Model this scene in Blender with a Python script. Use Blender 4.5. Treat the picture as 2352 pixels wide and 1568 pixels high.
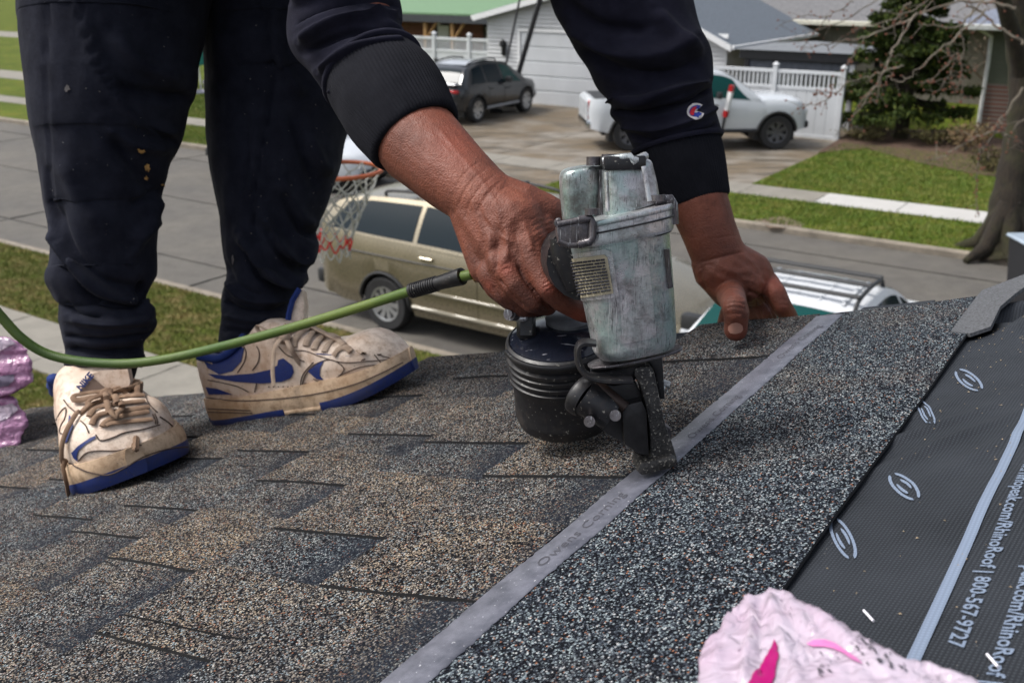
import bpy, bmesh, math, random
import numpy as np
from mathutils import Vector, Matrix, noise as mnoise
from mathutils.bvhtree import BVHTree
random.seed(7)
rng = np.random.default_rng(7)
S = bpy.context.scene
for o in list(bpy.data.objects): bpy.data.objects.remove(o)
col = S.collection
PI = math.pi
# ------------------------------------------------------------ camera, sky, sun, exposure
F = 2300.0; H = 4.3                       # focal length in px of a 2352 px wide picture, camera height above the lawn
PITCH = math.atan2(856, F); cP, sP = math.cos(PITCH), math.sin(PITCH)
cam = bpy.data.cameras.new('camera'); camo = bpy.data.objects.new('camera', cam); col.objects.link(camo)
camo.location = (0, 0, H); camo.rotation_euler = (PI/2 - PITCH, 0, 0)
cam.sensor_width = 36; cam.lens = 36*F/2352; cam.clip_start = .02; cam.clip_end = 900
cam.dof.use_dof = True; cam.dof.focus_distance = .74; cam.dof.aperture_fstop = 15
S.camera = camo
world = bpy.data.worlds.new('World'); S.world = world; world.use_nodes = True
wt = world.node_tree; wbg = wt.nodes['Background']
sky = wt.nodes.new('ShaderNodeTexSky'); sky.sky_type = 'NISHITA'; sky.sun_disc = False
SUN_EL, SUN_AZ = math.radians(54), math.radians(-88)     # overcast: soft light from the left, high
sky.sun_elevation = SUN_EL; sky.sun_rotation = SUN_AZ
sky.air_density = 1.0; sky.dust_density = 4.0; sky.ozone_density = 1.0
hs = wt.nodes.new('ShaderNodeHueSaturation'); hs.inputs['Saturation'].default_value = .45
wt.links.new(sky.outputs[0], hs.inputs['Color']); wt.links.new(hs.outputs[0], wbg.inputs['Color'])
wbg.inputs['Strength'].default_value = .115
sun = bpy.data.lights.new('sun', 'SUN'); sun.energy = 1.6; sun.angle = math.radians(16); sun.color = (1, .97, .93)
suno = bpy.data.objects.new('sun', sun); col.objects.link(suno)
sd = Vector((math.sin(SUN_AZ)*math.cos(SUN_EL), math.cos(SUN_AZ)*math.cos(SUN_EL), math.sin(SUN_EL)))
suno.rotation_euler = sd.to_track_quat('Z', 'Y').to_euler(); suno.location = (0, 0, 30)
S.view_settings.view_transform = 'Standard'; S.view_settings.look = 'None'
S.view_settings.exposure = 0.85; S.view_settings.gamma = 1.0
S.cycles.max_bounces = 5; S.cycles.diffuse_bounces = 3; S.cycles.glossy_bounces = 3
S.cycles.transmission_bounces = 3; S.cycles.transparent_max_bounces = 6
# ------------------------------------------------------------ measuring helpers
CAM = Vector((0, 0, H))
def ray(x, y):
    r = (x-1176)/F; u = -(y-784)/F
    return Vector((r, cP+u*sP, -sP+u*cP))
def P3(x, y, d): return CAM + ray(x, y)*d
AZ = math.atan2(1658, F*cP+856*sP)
U = Vector((math.sin(AZ), math.cos(AZ), 0)); D = Vector((-math.cos(AZ), math.sin(AZ), 0)); Zv = Vector((0, 0, 1))
def GP(x, y, z=0.0):
    r = ray(x, y); return CAM + r*((z-H)/r.z)
def AB(a, b, z=0.0): return U*a + D*b + Zv*z          # street frame: a away across the street, b along it to the left
def ab(x, y, z=0.0):
    p = GP(x, y, z); return p.dot(U), p.dot(D)
SL = math.radians(17.0)
W = D*math.cos(SL) - Zv*math.sin(SL); N = U.cross(W)
O = P3(1510, 1085, .775)
def RP(x, y, h=0.0):
    r = ray(x, y); return CAM + r*(((O-CAM).dot(N)+h)/r.dot(N))
def ruw(x, y, h=0.0):
    p = RP(x, y, h)-O; return p.dot(U), p.dot(W)
def RW(u, w, n=0.0): return O + U*u + W*w + N*n
def proj(p):
    v = p-CAM; d = v.y*cP - v.z*sP; u = v.y*sP + v.z*cP
    return 1176+F*v.x/d, 784-F*u/d, d
def projn(V):                                        # numpy version
    v = V - np.array(CAM); d = v[:, 1]*cP - v[:, 2]*sP; u = v[:, 1]*sP + v[:, 2]*cP
    return 1176+F*v[:, 0]/d, 784-F*u/d, d
RX, UPV, FW = Vector((1, 0, 0)), Vector((0, sP, cP)), Vector((0, cP, -sP))
# ------------------------------------------------------------ material helpers
MATS = {}
class NT:
    def __init__(s, name):
        s.m = bpy.data.materials.new(name); s.m.use_nodes = True; s.t = s.m.node_tree
        s.b = s.t.nodes['Principled BSDF']; s.n = s.t.nodes; s.l = s.t.links
        s.co = None
    def coord(s, kind='pos'):
        if kind == 'obj': return s.n.new('ShaderNodeTexCoord').outputs['Object']
        if s.co is None: s.co = s.n.new('ShaderNodeNewGeometry').outputs['Position']
        return s.co
    def mapped(s, scale=(1, 1, 1), rot=(0, 0, 0), kind='pos'):
        m = s.n.new('ShaderNodeMapping'); m.inputs['Scale'].default_value = scale; m.inputs['Rotation'].default_value = rot
        s.l.new(s.coord(kind), m.inputs[0]); return m.outputs[0]
    def noise(s, scale, detail=3, rough=.55, vec=None, kind='pos'):
        n = s.n.new('ShaderNodeTexNoise'); n.inputs['Scale'].default_value = scale
        n.inputs['Detail'].default_value = detail; n.inputs['Roughness'].default_value = rough
        s.l.new(vec if vec else s.coord(kind), n.inputs['Vector']); return n.outputs[0]
    def voro(s, scale, out='Distance', vec=None, kind='pos', feature='F1', rnd=1.0):
        n = s.n.new('ShaderNodeTexVoronoi'); n.feature = feature; n.inputs['Scale'].default_value = scale
        n.inputs['Randomness'].default_value = rnd
        s.l.new(vec if vec else s.coord(kind), n.inputs['Vector']); return n.outputs[out]
    def wave(s, scale, vec, dist=0.0, bands='X', detail=0):
        n = s.n.new('ShaderNodeTexWave'); n.bands_direction = bands; n.inputs['Scale'].default_value = scale
        n.inputs['Distortion'].default_value = dist; n.inputs['Detail'].default_value = detail
        s.l.new(vec, n.inputs['Vector']); return n.outputs['Fac']
    def ramp(s, fac, stops, interp='LINEAR'):
        r = s.n.new('ShaderNodeValToRGB'); r.color_ramp.interpolation = interp
        e = r.color_ramp.elements
        while len(e) < len(stops): e.new(.5)
        for k, (p, c) in enumerate(stops):
            e[k].position = p; e[k].color = (c[0], c[1], c[2], 1) if not isinstance(c, (int, float)) else (c, c, c, 1)
        s.l.new(fac, r.inputs[0]); return r.outputs[0]
    def mix(s, fac, a, b, mode='MIX'):
        n = s.n.new('ShaderNodeMix'); n.data_type = 'RGBA'; n.blend_type = mode
        for sock, v in ((n.inputs[0], fac), (n.inputs[6], a), (n.inputs[7], b)):
            if isinstance(v, (int, float)): sock.default_value = v
            elif isinstance(v, tuple): sock.default_value = (*v[:3], 1)
            else: s.l.new(v, sock)
        return n.outputs[2]
    def math(s, op, a, b=0.0, c=None):
        n = s.n.new('ShaderNodeMath'); n.operation = op
        for k, v in enumerate((a, b) if c is None else (a, b, c)):
            if isinstance(v, (int, float)): n.inputs[k].default_value = v
            else: s.l.new(v, n.inputs[k])
        return n.outputs[0]
    def sep(s, vec=None):
        n = s.n.new('ShaderNodeSeparateXYZ'); s.l.new(vec or s.coord(), n.inputs[0]); return n.outputs
    def attr(s, name, out='Fac'):
        n = s.n.new('ShaderNodeAttribute'); n.attribute_name = name; return n.outputs[out]
    def set(s, color=None, rough=None, metal=None, **kw):
        for key, v in (('Base Color', color), ('Roughness', rough), ('Metallic', metal), *((k.replace('_', ' '), v) for k, v in kw.items())):
            if v is None: continue
            i = s.b.inputs[key]
            if isinstance(v, (int, float)): i.default_value = v
            elif isinstance(v, tuple): i.default_value = (*v[:3], 1)
            else: s.l.new(v, i)
        return s
    def bump(s, h, strength=.4, dist=.001, prev=None):
        b = s.n.new('ShaderNodeBump'); b.inputs['Strength'].default_value = strength; b.inputs['Distance'].default_value = dist
        s.l.new(h, b.inputs['Height'])
        if prev: s.l.new(prev, b.inputs['Normal'])
        s.l.new(b.outputs[0], s.b.inputs['Normal']); return b.outputs[0]
def simple(name, c, rough=.6, metal=0, var=.15, scale=8, bump=0, bscale=60, bd=.002, spec=None, kind='pos'):
    """a plain material with a soft two-scale colour variation and optional relief"""
    if name in MATS: return MATS[name]
    t = NT(name)
    c0 = tuple(max(0, x*(1-var)) for x in c); c1 = tuple(min(1, x*(1+var)) for x in c)
    t.set(color=t.ramp(t.noise(scale, 4, .65, kind=kind), [(.3, c0), (.7, c1)]), rough=rough, metal=metal)
    if spec is not None: t.b.inputs['Specular IOR Level'].default_value = spec
    if bump: t.bump(t.noise(bscale, 4, kind=kind), bump, bd)
    MATS[name] = t.m; return t.m
# ------------------------------------------------------------ mesh helpers
class MB:
    def __init__(s): s.v = []; s.f = []; s.mi = []; s.cur = 0
    def add(s, vs, fs, M=None):
        o = len(s.v)
        s.v += [tuple(M @ Vector(v)) if M is not None else tuple(v) for v in vs]
        s.f += [tuple(i+o for i in f) for f in fs]; s.mi += [s.cur]*len(fs); return s
    def box(s, c, d, M=None, R=None, bev=0, seg=1):
        x, y, z = d[0]/2, d[1]/2, d[2]/2
        T = Matrix.Translation(c) @ (R.to_4x4() if R is not None else Matrix.Identity(4))
        if M is not None: T = M @ T
        if bev:
            bm = bmesh.new(); bmesh.ops.create_cube(bm, size=1)
            bmesh.ops.scale(bm, vec=d, verts=bm.verts)
            bmesh.ops.bevel(bm, geom=bm.edges[:], offset=bev, segments=seg, affect='EDGES', profile=.6)
            bm.verts.index_update()
            s.add([v.co[:] for v in bm.verts], [[v.index for v in f.verts] for f in bm.faces], T); bm.free(); return s
        vs = [(-x,-y,-z),(x,-y,-z),(x,y,-z),(-x,y,-z),(-x,-y,z),(x,-y,z),(x,y,z),(-x,y,z)]
        return s.add(vs, [(0,3,2,1),(4,5,6,7),(0,1,5,4),(1,2,6,5),(2,3,7,6),(3,0,4,7)], T)
    def loft(s, rings, closed=True, cap=True, M=None):
        n = len(rings[0]); vs = [p for r in rings for p in r]; fs = []
        for i in range(len(rings)-1):
            for j in range(n if closed else n-1):
                k = (j+1) % n; fs.append((i*n+j, i*n+k, (i+1)*n+k, (i+1)*n+j))
        if cap and closed: fs += [tuple(range(n))[::-1], tuple(range((len(rings)-1)*n, len(rings)*n))]
        return s.add(vs, fs, M)
    def tube(s, path, r, seg=8, M=None, cap=True, flat=1.0, up=None, closed=False):
        path = [Vector(p) for p in path]; n = len(path)
        rs = r if isinstance(r, (list, tuple)) else [r]*n
        rings = []; prev = None
        for i, p in enumerate(path):
            if closed: t = path[(i+1) % n]-path[i-1]
            else: t = path[min(i+1, n-1)]-path[max(i-1, 0)]
            t = t.normalized() if t.length > 1e-9 else Vector((0, 0, 1))
            if prev is None:
                a = Vector(up) if up is not None else (Vector((0, 0, 1)) if abs(t.z) < .9 else Vector((1, 0, 0)))
                prev = (a - t*a.dot(t)).normalized()
            else:
                q = prev - t*prev.dot(t); prev = q.normalized() if q.length > 1e-6 else prev
            if up is not None:
                a = Vector(up); q = a - t*a.dot(t)
                if q.length > 1e-3: prev = q.normalized()
            b = t.cross(prev)
            rings.append([p + b*(math.cos(2*PI*k/seg)*rs[i]) + prev*(math.sin(2*PI*k/seg)*rs[i]*flat) for k in range(seg)])
        if closed: rings.append(rings[0]); cap = False
        return s.loft(rings, True, cap, M)
    def cyl(s, a, b, r, seg=20, M=None, r2=None): return s.tube([a, b], [r, r if r2 is None else r2], seg, M)
    def lathe(s, prof, axis_o, axis, seg=32, M=None, cap=True, start=None):
        ax = Vector(axis).normalized(); a = Vector(start) if start is not None else (Vector((0, 0, 1)) if abs(ax.z) < .9 else Vector((1, 0, 0)))
        e1 = (a-ax*a.dot(ax)).normalized(); e2 = ax.cross(e1); o = Vector(axis_o)
        rings = [[o + ax*h + e1*(r*math.cos(2*PI*k/seg)) + e2*(r*math.sin(2*PI*k/seg)) for k in range(seg)] for r, h in prof]
        return s.loft(rings, True, cap, M)
    def prism(s, poly, z0, z1, M=None):
        n = len(poly); vs = [(x, y, z0) for x, y in poly]+[(x, y, z1) for x, y in poly]
        fs = [tuple(range(n))[::-1], tuple(range(n, 2*n))]+[(i, (i+1) % n, n+(i+1) % n, n+i) for i in range(n)]
        return s.add(vs, fs, M)
    def sphere(s, c, r, M=None, seg=12, ring=8):
        R3 = (r, r, r) if isinstance(r, (int, float)) else r
        rings = []
        for i in range(1, ring):
            t = PI*i/ring
            rings.append([(c[0]+R3[0]*math.sin(t)*math.cos(2*PI*k/seg), c[1]+R3[1]*math.sin(t)*math.sin(2*PI*k/seg), c[2]-R3[2]*math.cos(t)) for k in range(seg)])
        return s.loft(rings, True, True, M)
    def mesh(s, name, mats, smooth=None, fix=True):
        me = bpy.data.meshes.new(name); me.from_pydata(s.v, [], s.f)
        for m in (mats if isinstance(mats, (list, tuple)) else [mats]): me.materials.append(m)
        if any(s.mi): me.polygons.foreach_set('material_index', s.mi)
        if fix:
            bm = bmesh.new(); bm.from_mesh(me); bmesh.ops.recalc_face_normals(bm, faces=bm.faces); bm.to_mesh(me); bm.free()
        me.update()
        if smooth is not None: shade(me, smooth)
        return me
    def build(s, name, mats, parent=None, smooth=None, world=False, **kw):
        return link(name, s.mesh(name, mats, smooth), parent, world, **kw)
def shade(me, angle):
    me.polygons.foreach_set('use_smooth', [True]*len(me.polygons))
    if angle < 179: me.set_sharp_from_angle(angle=math.radians(angle))
def link(name, data, parent=None, world=False, label=None, cat=None, group=None, kind=None):
    o = bpy.data.objects.new(name, data); col.objects.link(o)
    if parent is not None:
        o.parent = parent
        if world:
            m = parent
            T = Matrix.Identity(4)
            while m is not None: T = m.matrix_parent_inverse @ m.matrix_basis @ T if m.parent else m.matrix_basis @ T; m = m.parent
            o.matrix_parent_inverse = T.inverted()
    return tag(o, label, cat, group, kind)
def tag(o, label=None, cat=None, group=None, kind=None):
    for k, v in (('label', label), ('category', cat), ('group', group), ('kind', kind)):
        if v: o[k] = v
    return o
def thing(name, label, cat, loc=(0, 0, 0), M=None, group=None):
    o = bpy.data.objects.new(name, None); col.objects.link(o); o.empty_display_size = .1
    if M is not None: o.matrix_basis = M
    else: o.location = loc
    return tag(o, label, cat, group)
def copy_tree(o, parent=None):
    c = o.copy(); col.objects.link(c)
    if parent is not None: c.parent = parent
    for ch in list(o.children): copy_tree(ch, c)
    return c
def frame(x, y, z, o):
    M = Matrix.Identity(4)
    for i, a in enumerate((x, y, z, o)):
        for j in range(3): M[j][i] = a[j]
    return M
def grid(nu, nv, fn):
    vs = [fn(i/(nu-1), j/(nv-1)) for j in range(nv) for i in range(nu)]
    fs = [(j*nu+i, j*nu+i+1, (j+1)*nu+i+1, (j+1)*nu+i) for j in range(nv-1) for i in range(nu-1)]
    return vs, fs
def interp(x, pts):
    if x <= pts[0][0]: return pts[0][1]
    for (a, p), (b, q) in zip(pts, pts[1:]):
        if x <= b: return p+(q-p)*(x-a)/(b-a)
    return pts[-1][1]
def smooth_interp(x, pts):                            # catmull-rom through (x, value)
    n = len(pts)
    if x <= pts[0][0]: return pts[0][1]
    if x >= pts[-1][0]: return pts[-1][1]
    for i in range(n-1):
        if pts[i][0] <= x <= pts[i+1][0]:
            x0, y0 = pts[i]; x1, y1 = pts[i+1]; h = x1-x0
            m0 = (y1-pts[i-1][1])/(x1-pts[i-1][0]) if i > 0 else (y1-y0)/h
            m1 = (pts[i+2][1]-y0)/(pts[i+2][0]-x0) if i+2 < n else (y1-y0)/h
            t = (x-x0)/h
            return (2*t**3-3*t*t+1)*y0+(t**3-2*t*t+t)*h*m0+(-2*t**3+3*t*t)*y1+(t**3-t*t)*h*m1
def spline(pts, n, closed=False):
    P = [Vector(p) for p in pts]; m = len(P); out = []
    seg = m if closed else m-1
    for k in range(n):
        t = k/(n if closed else n-1)*seg; i = min(int(t), seg-1); f = t-i
        if closed: a, b, c, d = P[(i-1) % m], P[i % m], P[(i+1) % m], P[(i+2) % m]
        else: a, b, c, d = P[max(i-1, 0)], P[i], P[min(i+1, m-1)], P[min(i+2, m-1)]
        out.append(b*1.0 + (c-a)*.5*f + (a*2-b*5+c*4-d)*.5*f*f + (b*3-a-c*3+d)*.5*f**3)
    return out
def text_mesh(body, size, shear=0.0, extrude=0.0, spacing=1.0, res=2, align='LEFT', bold=0.0):
    cu = bpy.data.curves.new('lettering', 'FONT'); cu.body = body; cu.size = size; cu.shear = shear; cu.extrude = extrude
    cu.space_character = spacing; cu.resolution_u = res; cu.align_x = align; cu.offset = bold
    o = bpy.data.objects.new('lettering', cu); col.objects.link(o)
    dg = bpy.context.evaluated_depsgraph_get(); me = bpy.data.meshes.new_from_object(o.evaluated_get(dg))
    bpy.data.objects.remove(o); bpy.data.curves.remove(cu); return me
# ============================================================ THE ROOF UNDER THE WORKER (roof frame: x=u along the eave, y=w downslope, z=n out of the roof)
MR = frame(U, W, N, O)
roof = thing('house_roof', 'dark grey shingled roof with courses still being laid, under the worker', 'roof', M=MR)
def granules(name, cold=.55, gap=1.0, size=.00118):
    t = NT(name)
    v = t.mapped((1, 1, 1), kind='obj')
    w1 = t.noise(900, 1, .5, vec=v)
    vc = t.voro(1/size, 'Color', vec=v); vd = t.voro(1/size, 'Distance', vec=v)
    s = t.sep(vc)
    cool = t.ramp(s[0], [(0, (.006, .007, .010)), (.36, (.020, .024, .032)), (.54, (.060, .072, .092)), (.69, (.15, .185, .21)), (.83, (.34, .41, .43)), (.94, (.58, .60, .60)), (.98, (.36, .17, .10))], 'CONSTANT')
    warm = t.ramp(s[0], [(0, (.007, .007, .008)), (.28, (.028, .026, .028)), (.44, (.10, .088, .080)), (.56, (.30, .235, .165)), (.72, (.60, .44, .26)), (.87, (.24, .30, .33)), (.93, (.60, .53, .44)), (.97, (.40, .16, .08))], 'CONSTANT')
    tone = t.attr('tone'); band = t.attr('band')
    big = t.noise(7, 3, .6, vec=v); 
    f = t.math('ADD', t.math('MULTIPLY', t.math('SUBTRACT', big, .5), 1.3), tone)
    fcl = t.n.new('ShaderNodeClamp'); t.l.new(f, fcl.inputs[0])
    c = t.mix(fcl.outputs[0], cool, warm)
    edge = t.ramp(vd, [(.25, (1, 1, 1)), (.75, (.25, .25, .27))])
    c = t.mix(gap, c, edge, 'MULTIPLY')
    mot = t.ramp(t.noise(38, 3, .6, vec=v), [(.3, (.62, .62, .66)), (.62, (1.12, 1.1, 1.08))])
    c = t.mix(1.0, c, mot, 'MULTIPLY')
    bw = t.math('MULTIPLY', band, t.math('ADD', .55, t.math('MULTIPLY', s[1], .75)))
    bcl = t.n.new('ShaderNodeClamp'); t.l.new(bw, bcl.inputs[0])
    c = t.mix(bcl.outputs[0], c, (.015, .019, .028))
    t.set(color=c, rough=.9); t.b.inputs['Specular IOR Level'].default_value = .08
    t.bump(t.math('SUBTRACT', 1.0, vd), .9, .0007)
    return t.m
M_GR = granules('shingle_granules'); M_ASPH = simple('asphalt_backing', (.014, .014, .015), .8, bump=.5, bscale=400, bd=.0005)
E1 = .143; BUTT0 = .161
def und(u, w):                                        # the deck is not perfectly flat
    return .0035*mnoise.noise(Vector((u*3.1, w*3.1, 1.7))) + .0012*mnoise.noise(Vector((u*14, w*14, 5.2)))
def rake_u(w):
    return interp(w, [(-.2, .475), (0, .455), (.2, .437), (.45, .428), (.65, .418), (1.0, .372), (1.7, .335), (2.6, .31)])
TEETH = {0: [-.213, -.016, .287], 1: [-.305, -.131, .073], 2: [-.203, -.029, .105, .30], 3: [-.40, -.156, -.094, .06, .25],
         4: [-.29, -.12, .045, .20], 5: [-.36, -.20, -.02, .13, .30]}
NCOURSE = 16
def base_n(k, w): return .001 + .0050*(w-(BUTT0+E1*(k-1)))/E1
def slab(mb, us, ws, top, bot, attrs):
    """a thin slab over the grid us x ws; us may be a function list per w to give a ragged side"""
    nu, nw = len(us[0]), len(ws); o = len(mb.v)
    for j, w in enumerate(ws):
        for u in us[j]: mb.v.append((u, w, top(u, w))); attrs.append((w, u))
    for j, w in enumerate(ws):
        for u in us[j]: mb.v.append((u, w, bot(u, w))); attrs.append((w, u))
    B = nu*nw
    for j in range(nw-1):
        for i in range(nu-1):
            a = o+j*nu+i; mb.f.append((a, a+1, a+nu+1, a+nu)); mb.mi.append(0)
            a += B; mb.f.append((a, a+nu, a+nu+1, a+1)); mb.mi.append(1)
    rim = [j*nu for j in range(nw)]; 
    def side(ix):
        for p, q in zip(ix, ix[1:]): mb.f.append((o+p, o+q, o+q+B, o+p+B)); mb.mi.append(2)
    side([i for i in range(nu)][::-1]); side([(nw-1)*nu+i for i in range(nu)]); side([j*nu for j in range(nw)]); side([j*nu+nu-1 for j in range(nw)][::-1])
M_EDGE = simple('shingle_cut_edge', (.010, .010, .011), .9)
def make_shingle(k, ua, ub, teeth, last):
    """one laminated shingle: a backing strip and the raised tabs on it"""
    mb = MB(); at = []
    wb = BUTT0+E1*k; wt_ = -.165 if k == 0 else wb-E1-.035
    ws = [wt_+(wb-wt_)*i/(8 if k == 0 else 6) for i in range((8 if k == 0 else 6)+1)]
    nu = max(3, int((ub-ua)/.035)+1)
    def row(w, j):
        b = ub
        if last: b = rake_u(w)+.006*mnoise.noise(Vector((w*30, k*3.3, 0)))+.010*((k*7919 % 13)/13-.5)
        r = [ua+(b-ua)*i/(nu-1) for i in range(nu)]
        r = [x+(0 if 0 < i < nu-1 else .0006*mnoise.noise(Vector((w*900, x*500, k)))) for i, x in enumerate(r)]
        return r
    def nt(u, w):
        if k == 0 and w < .02:
            lift = .004*max(0, mnoise.noise(Vector((u*5+3, 2, 0))))*max(0, (.0-w)/.165)**2
            return .0033 + lift + und(u, w)
        return base_n(k, w)+und(u, w)
    n0 = len(mb.v)
    slab(mb, [row(w+.0012*(mnoise.noise(Vector((j, k, 3)))), j) for j, w in enumerate(ws)], ws, nt, lambda u, w: nt(u, w)-(.0024 if (k == 0 and w < .02) else .006), at)
    nb = len(mb.v); tt = []
    wtop = (.0185 if k == 0 else wb-E1-.004)
    for (a, b) in teeth:
        cutL, cutR = a < ua+.0015, b > ub-.0015; a = max(a, ua+.0004); b = min(b, ub-.0004)
        if last and b > rake_u(wb)-.05: b = rake_u(wb)
        if b-a < .02: continue
        sl = .006*mnoise.noise(Vector((a*40, k, 1)))
        m = 9; wws = [wtop+(wb+.0002-wtop)*i/(m-1) for i in range(m)]; us = []
        n2 = max(3, int((b-a)/.035)+2)
        for w in wws:
            f = (w-wtop)/(wb-wtop)
            a2 = a+sl*(1-f)+.0011*mnoise.noise(Vector((w*160, a*90, 3)))
            b2 = b-.012*(1-f)+.0011*mnoise.noise(Vector((w*160, b*90, 7)))
            if cutL: a2 = a
            if cutR and not last: b2 = b
            if last and b > rake_u(wb)-.01: b2 = rake_u(w)+.002+.010*((k*7919 % 13)/13-.5)
            us.append([a2+(b2-a2)*i/(n2-1) for i in range(n2)])
        slab(mb, us, wws, lambda u, w: base_n(k, w)+und(u, w)+.0026, lambda u, w: base_n(k, w)+und(u, w)-.0004, at)
        tt.append((nb, len(mb.v), a)); nb = len(mb.v)
    me = bpy.data.meshes.new('shingle'); me.from_pydata(mb.v, [], mb.f)
    for m_ in (M_GR, M_ASPH, M_EDGE): me.materials.append(m_)
    me.polygons.foreach_set('material_index', mb.mi)
    tone = np.zeros(len(mb.v)); band = np.zeros(len(mb.v))
    nb0 = tt[0][0] if tt else len(mb.v)
    r = random.Random(k*31+int(ua*100))
    tb = r.uniform(.08, .28)
    for i in range(nb0):
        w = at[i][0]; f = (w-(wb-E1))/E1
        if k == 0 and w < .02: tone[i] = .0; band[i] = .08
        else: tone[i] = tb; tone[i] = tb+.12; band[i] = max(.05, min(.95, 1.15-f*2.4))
    for (s0, s1, a) in tt:
        tv = r.choice([.3, .38, .45, .52, .6])+r.uniform(-.1, .1)
        for i in range(s0, s1):
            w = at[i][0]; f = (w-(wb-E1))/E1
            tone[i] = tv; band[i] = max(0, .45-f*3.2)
    for nm, arr in (('tone', tone), ('band', band)):
        a_ = me.attributes.new(nm, 'FLOAT', 'POINT'); a_.data.foreach_set('value', arr.astype(np.float32))
    me.update(); me.polygons.foreach_set('use_smooth', [False]*len(me.polygons))
    return link('shingle', me, roof)
M_STRIP = NT('nail_strip_fabric')
_v = M_STRIP.mapped((1, 1, 1), kind='obj')
_w = M_STRIP.wave(330, _v, .4, 'X')
_c = M_STRIP.ramp(M_STRIP.noise(60, 4, .7, vec=_v), [(.3, (.075, .08, .10)), (.7, (.185, .19, .225))])
_c = M_STRIP.mix(.35, _c, M_STRIP.ramp(_w, [(.2, (.55, .55, .6)), (.7, (1.1, 1.1, 1.15))]), 'MULTIPLY')
_sp = M_STRIP.ramp(M_STRIP.noise(420, 2, .5, vec=_v), [(.70, (0, 0, 0)), (.76, (1, 1, 1))])
_c = M_STRIP.mix(_sp, _c, (.7, .7, .74))
M_STRIP.set(color=_c, rough=.38); M_STRIP.bump(_w, .25, .0004); M_STRIP = M_STRIP.m
M_INK = simple('dull_black_ink', (.02, .02, .03), .7)
M_INKS = simple('faded_ink', (.075, .076, .092), .7)
course0 = []
for k in range(NCOURSE):
    wb = BUTT0+E1*k
    lim = -.9 if k < 8 else -.6
    if k in TEETH:
        te = TEETH[k]; r = random.Random(k)
        ext = []; x = te[0]-r.uniform(.22, .3)
        while x > lim-.3: ext.append(x); x -= r.uniform(.2, .32)
        te = sorted(ext+te)
    else:
        r = random.Random(k*5+2); te = []; x = lim-r.uniform(0, .3)
        while x < .5: te.append(x); x += r.uniform(.13, .32)
    iv = [(a, a+(min(.62, .66)*((te[i+1] if i+1 < len(te) else a+.24)-a))) for i, a in enumerate(te)]
    cuts = [rake_u(wb)+.5]
    x = {0: -.62, 1: -.28, 2: -.62, 3: .02, 4: -.36, 5: -.66}.get(k, -.8+((k*37) % 10)/10)
    cuts = [x]
    while cuts[-1] < rake_u(wb)-.12: cuts.append(cuts[-1]+1.0)
    while cuts[0] > lim: cuts.insert(0, cuts[0]-1.0)
    for a, b in zip(cuts, cuts[1:]):
        last = b >= cuts[-1]
        b2 = rake_u(wb) if last else b-.0012
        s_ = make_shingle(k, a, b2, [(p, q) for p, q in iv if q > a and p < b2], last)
        if k == 0: course0.append((s_, a, b2))
# nail strip woven on every shingle; only that of the newest course shows
for s_, a, b in course0:
    mb = MB(); n = int((b-a)/.004)
    prof = [(-.0122, .0003), (-.0118, .0009), (0, .0010), (.0172, .0009), (.0178, .0003)]
    rings = []
    for i in range(n+1):
        u = a+.001+(b-a-.003)*i/n
        j0 = .0020*mnoise.noise(Vector((u*260, 1, 0))); j1 = .0016*mnoise.noise(Vector((u*260, 9, 0)))
        wand = .0012*math.sin(u*17)
        rings.append([(u, w+wand+(j0 if q < 2 else (j1 if q > 2 else 0)), .0034+und(u, w)+h) for q, (w, h) in enumerate(prof)])
    mb.loft(rings, closed=False)
    st = mb.build('nail_strip', M_STRIP, s_, 60)
def roof_text(body, u, w, size, up, right, parent, mat, name, shear=0, n=.0062, sx=1.0, bold=0):
    me = text_mesh(body, size, shear=shear, bold=bold)
    me.materials.clear(); me.materials.append(mat)
    for v in me.vertices:
        x, y = v.co.x*sx, v.co.y
        uu, ww = u+right[0]*x+up[0]*y, w+right[1]*x+up[1]*y
        v.co = (uu, ww, n+(und(uu, ww) if n > .003 else uly_n(uu, ww)))
    o = link(name, me, parent); return o
strip_par = course0[-1][0] if course0[-1][1] < -.3 else course0[-2][0]
for (px, py, L) in ((1583, 1018, .135), (1205, 1318, .15), (1795, 838, .16)):
    u0, w0 = ruw(px, py)
    roof_text('Owens Corning', u0, -.0025, .0125, (0, 1), (1, 0), [c for c in course0 if c[1] <= u0][-1][0], M_INKS, 'lettering', shear=.35, sx=L/.105, n=.0047)
# ---- underlayment
def uly_n(u, w):
    n = -.0015+und(u, w)*.4
    if w < -.10:
        d = max(0, 1-abs(w+.185)/.10)
        n += .004*d*max(0, math.sin(u*95+w*140+3*mnoise.noise(Vector((u*8, w*8, 0)))))*max(0, 1-abs(u-.06)/.10)
        f = max(0, min(1, (u-.30)/.10))
        n += f*max(0, 1-max(0, u-.42)/.05)*(.016*max(0, mnoise.noise(Vector((u*5+1, w*9+u*8, 2)))) + .012*math.sin((w*1.2+u*.55)*75+4*mnoise.noise(Vector((u*5, w*5, 4))))*min(1, (-.10-w)/.1)) - f*.006
        n -= max(0, u-.435)*1.3
        n += .0022*max(0, mnoise.noise(Vector((u*11, w*16, 8))))*min(1, (-.15-w)/.05 if w < -.15 else 0)
    return n
M_ULY = NT('woven_underlayment'); t = M_ULY
_v = t.mapped((1, 1, 1), rot=(0, 0, math.radians(4)), kind='obj')
_a = t.wave(135, _v, .15, 'X'); _b = t.wave(135, _v, .15, 'Y'); _ab = t.math('MULTIPLY', _a, _b)
_big = t.noise(9, 4, .6, vec=_v)
_c = t.ramp(_big, [(.3, (.007, .008, .010)), (.72, (.024, .027, .033))])
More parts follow.
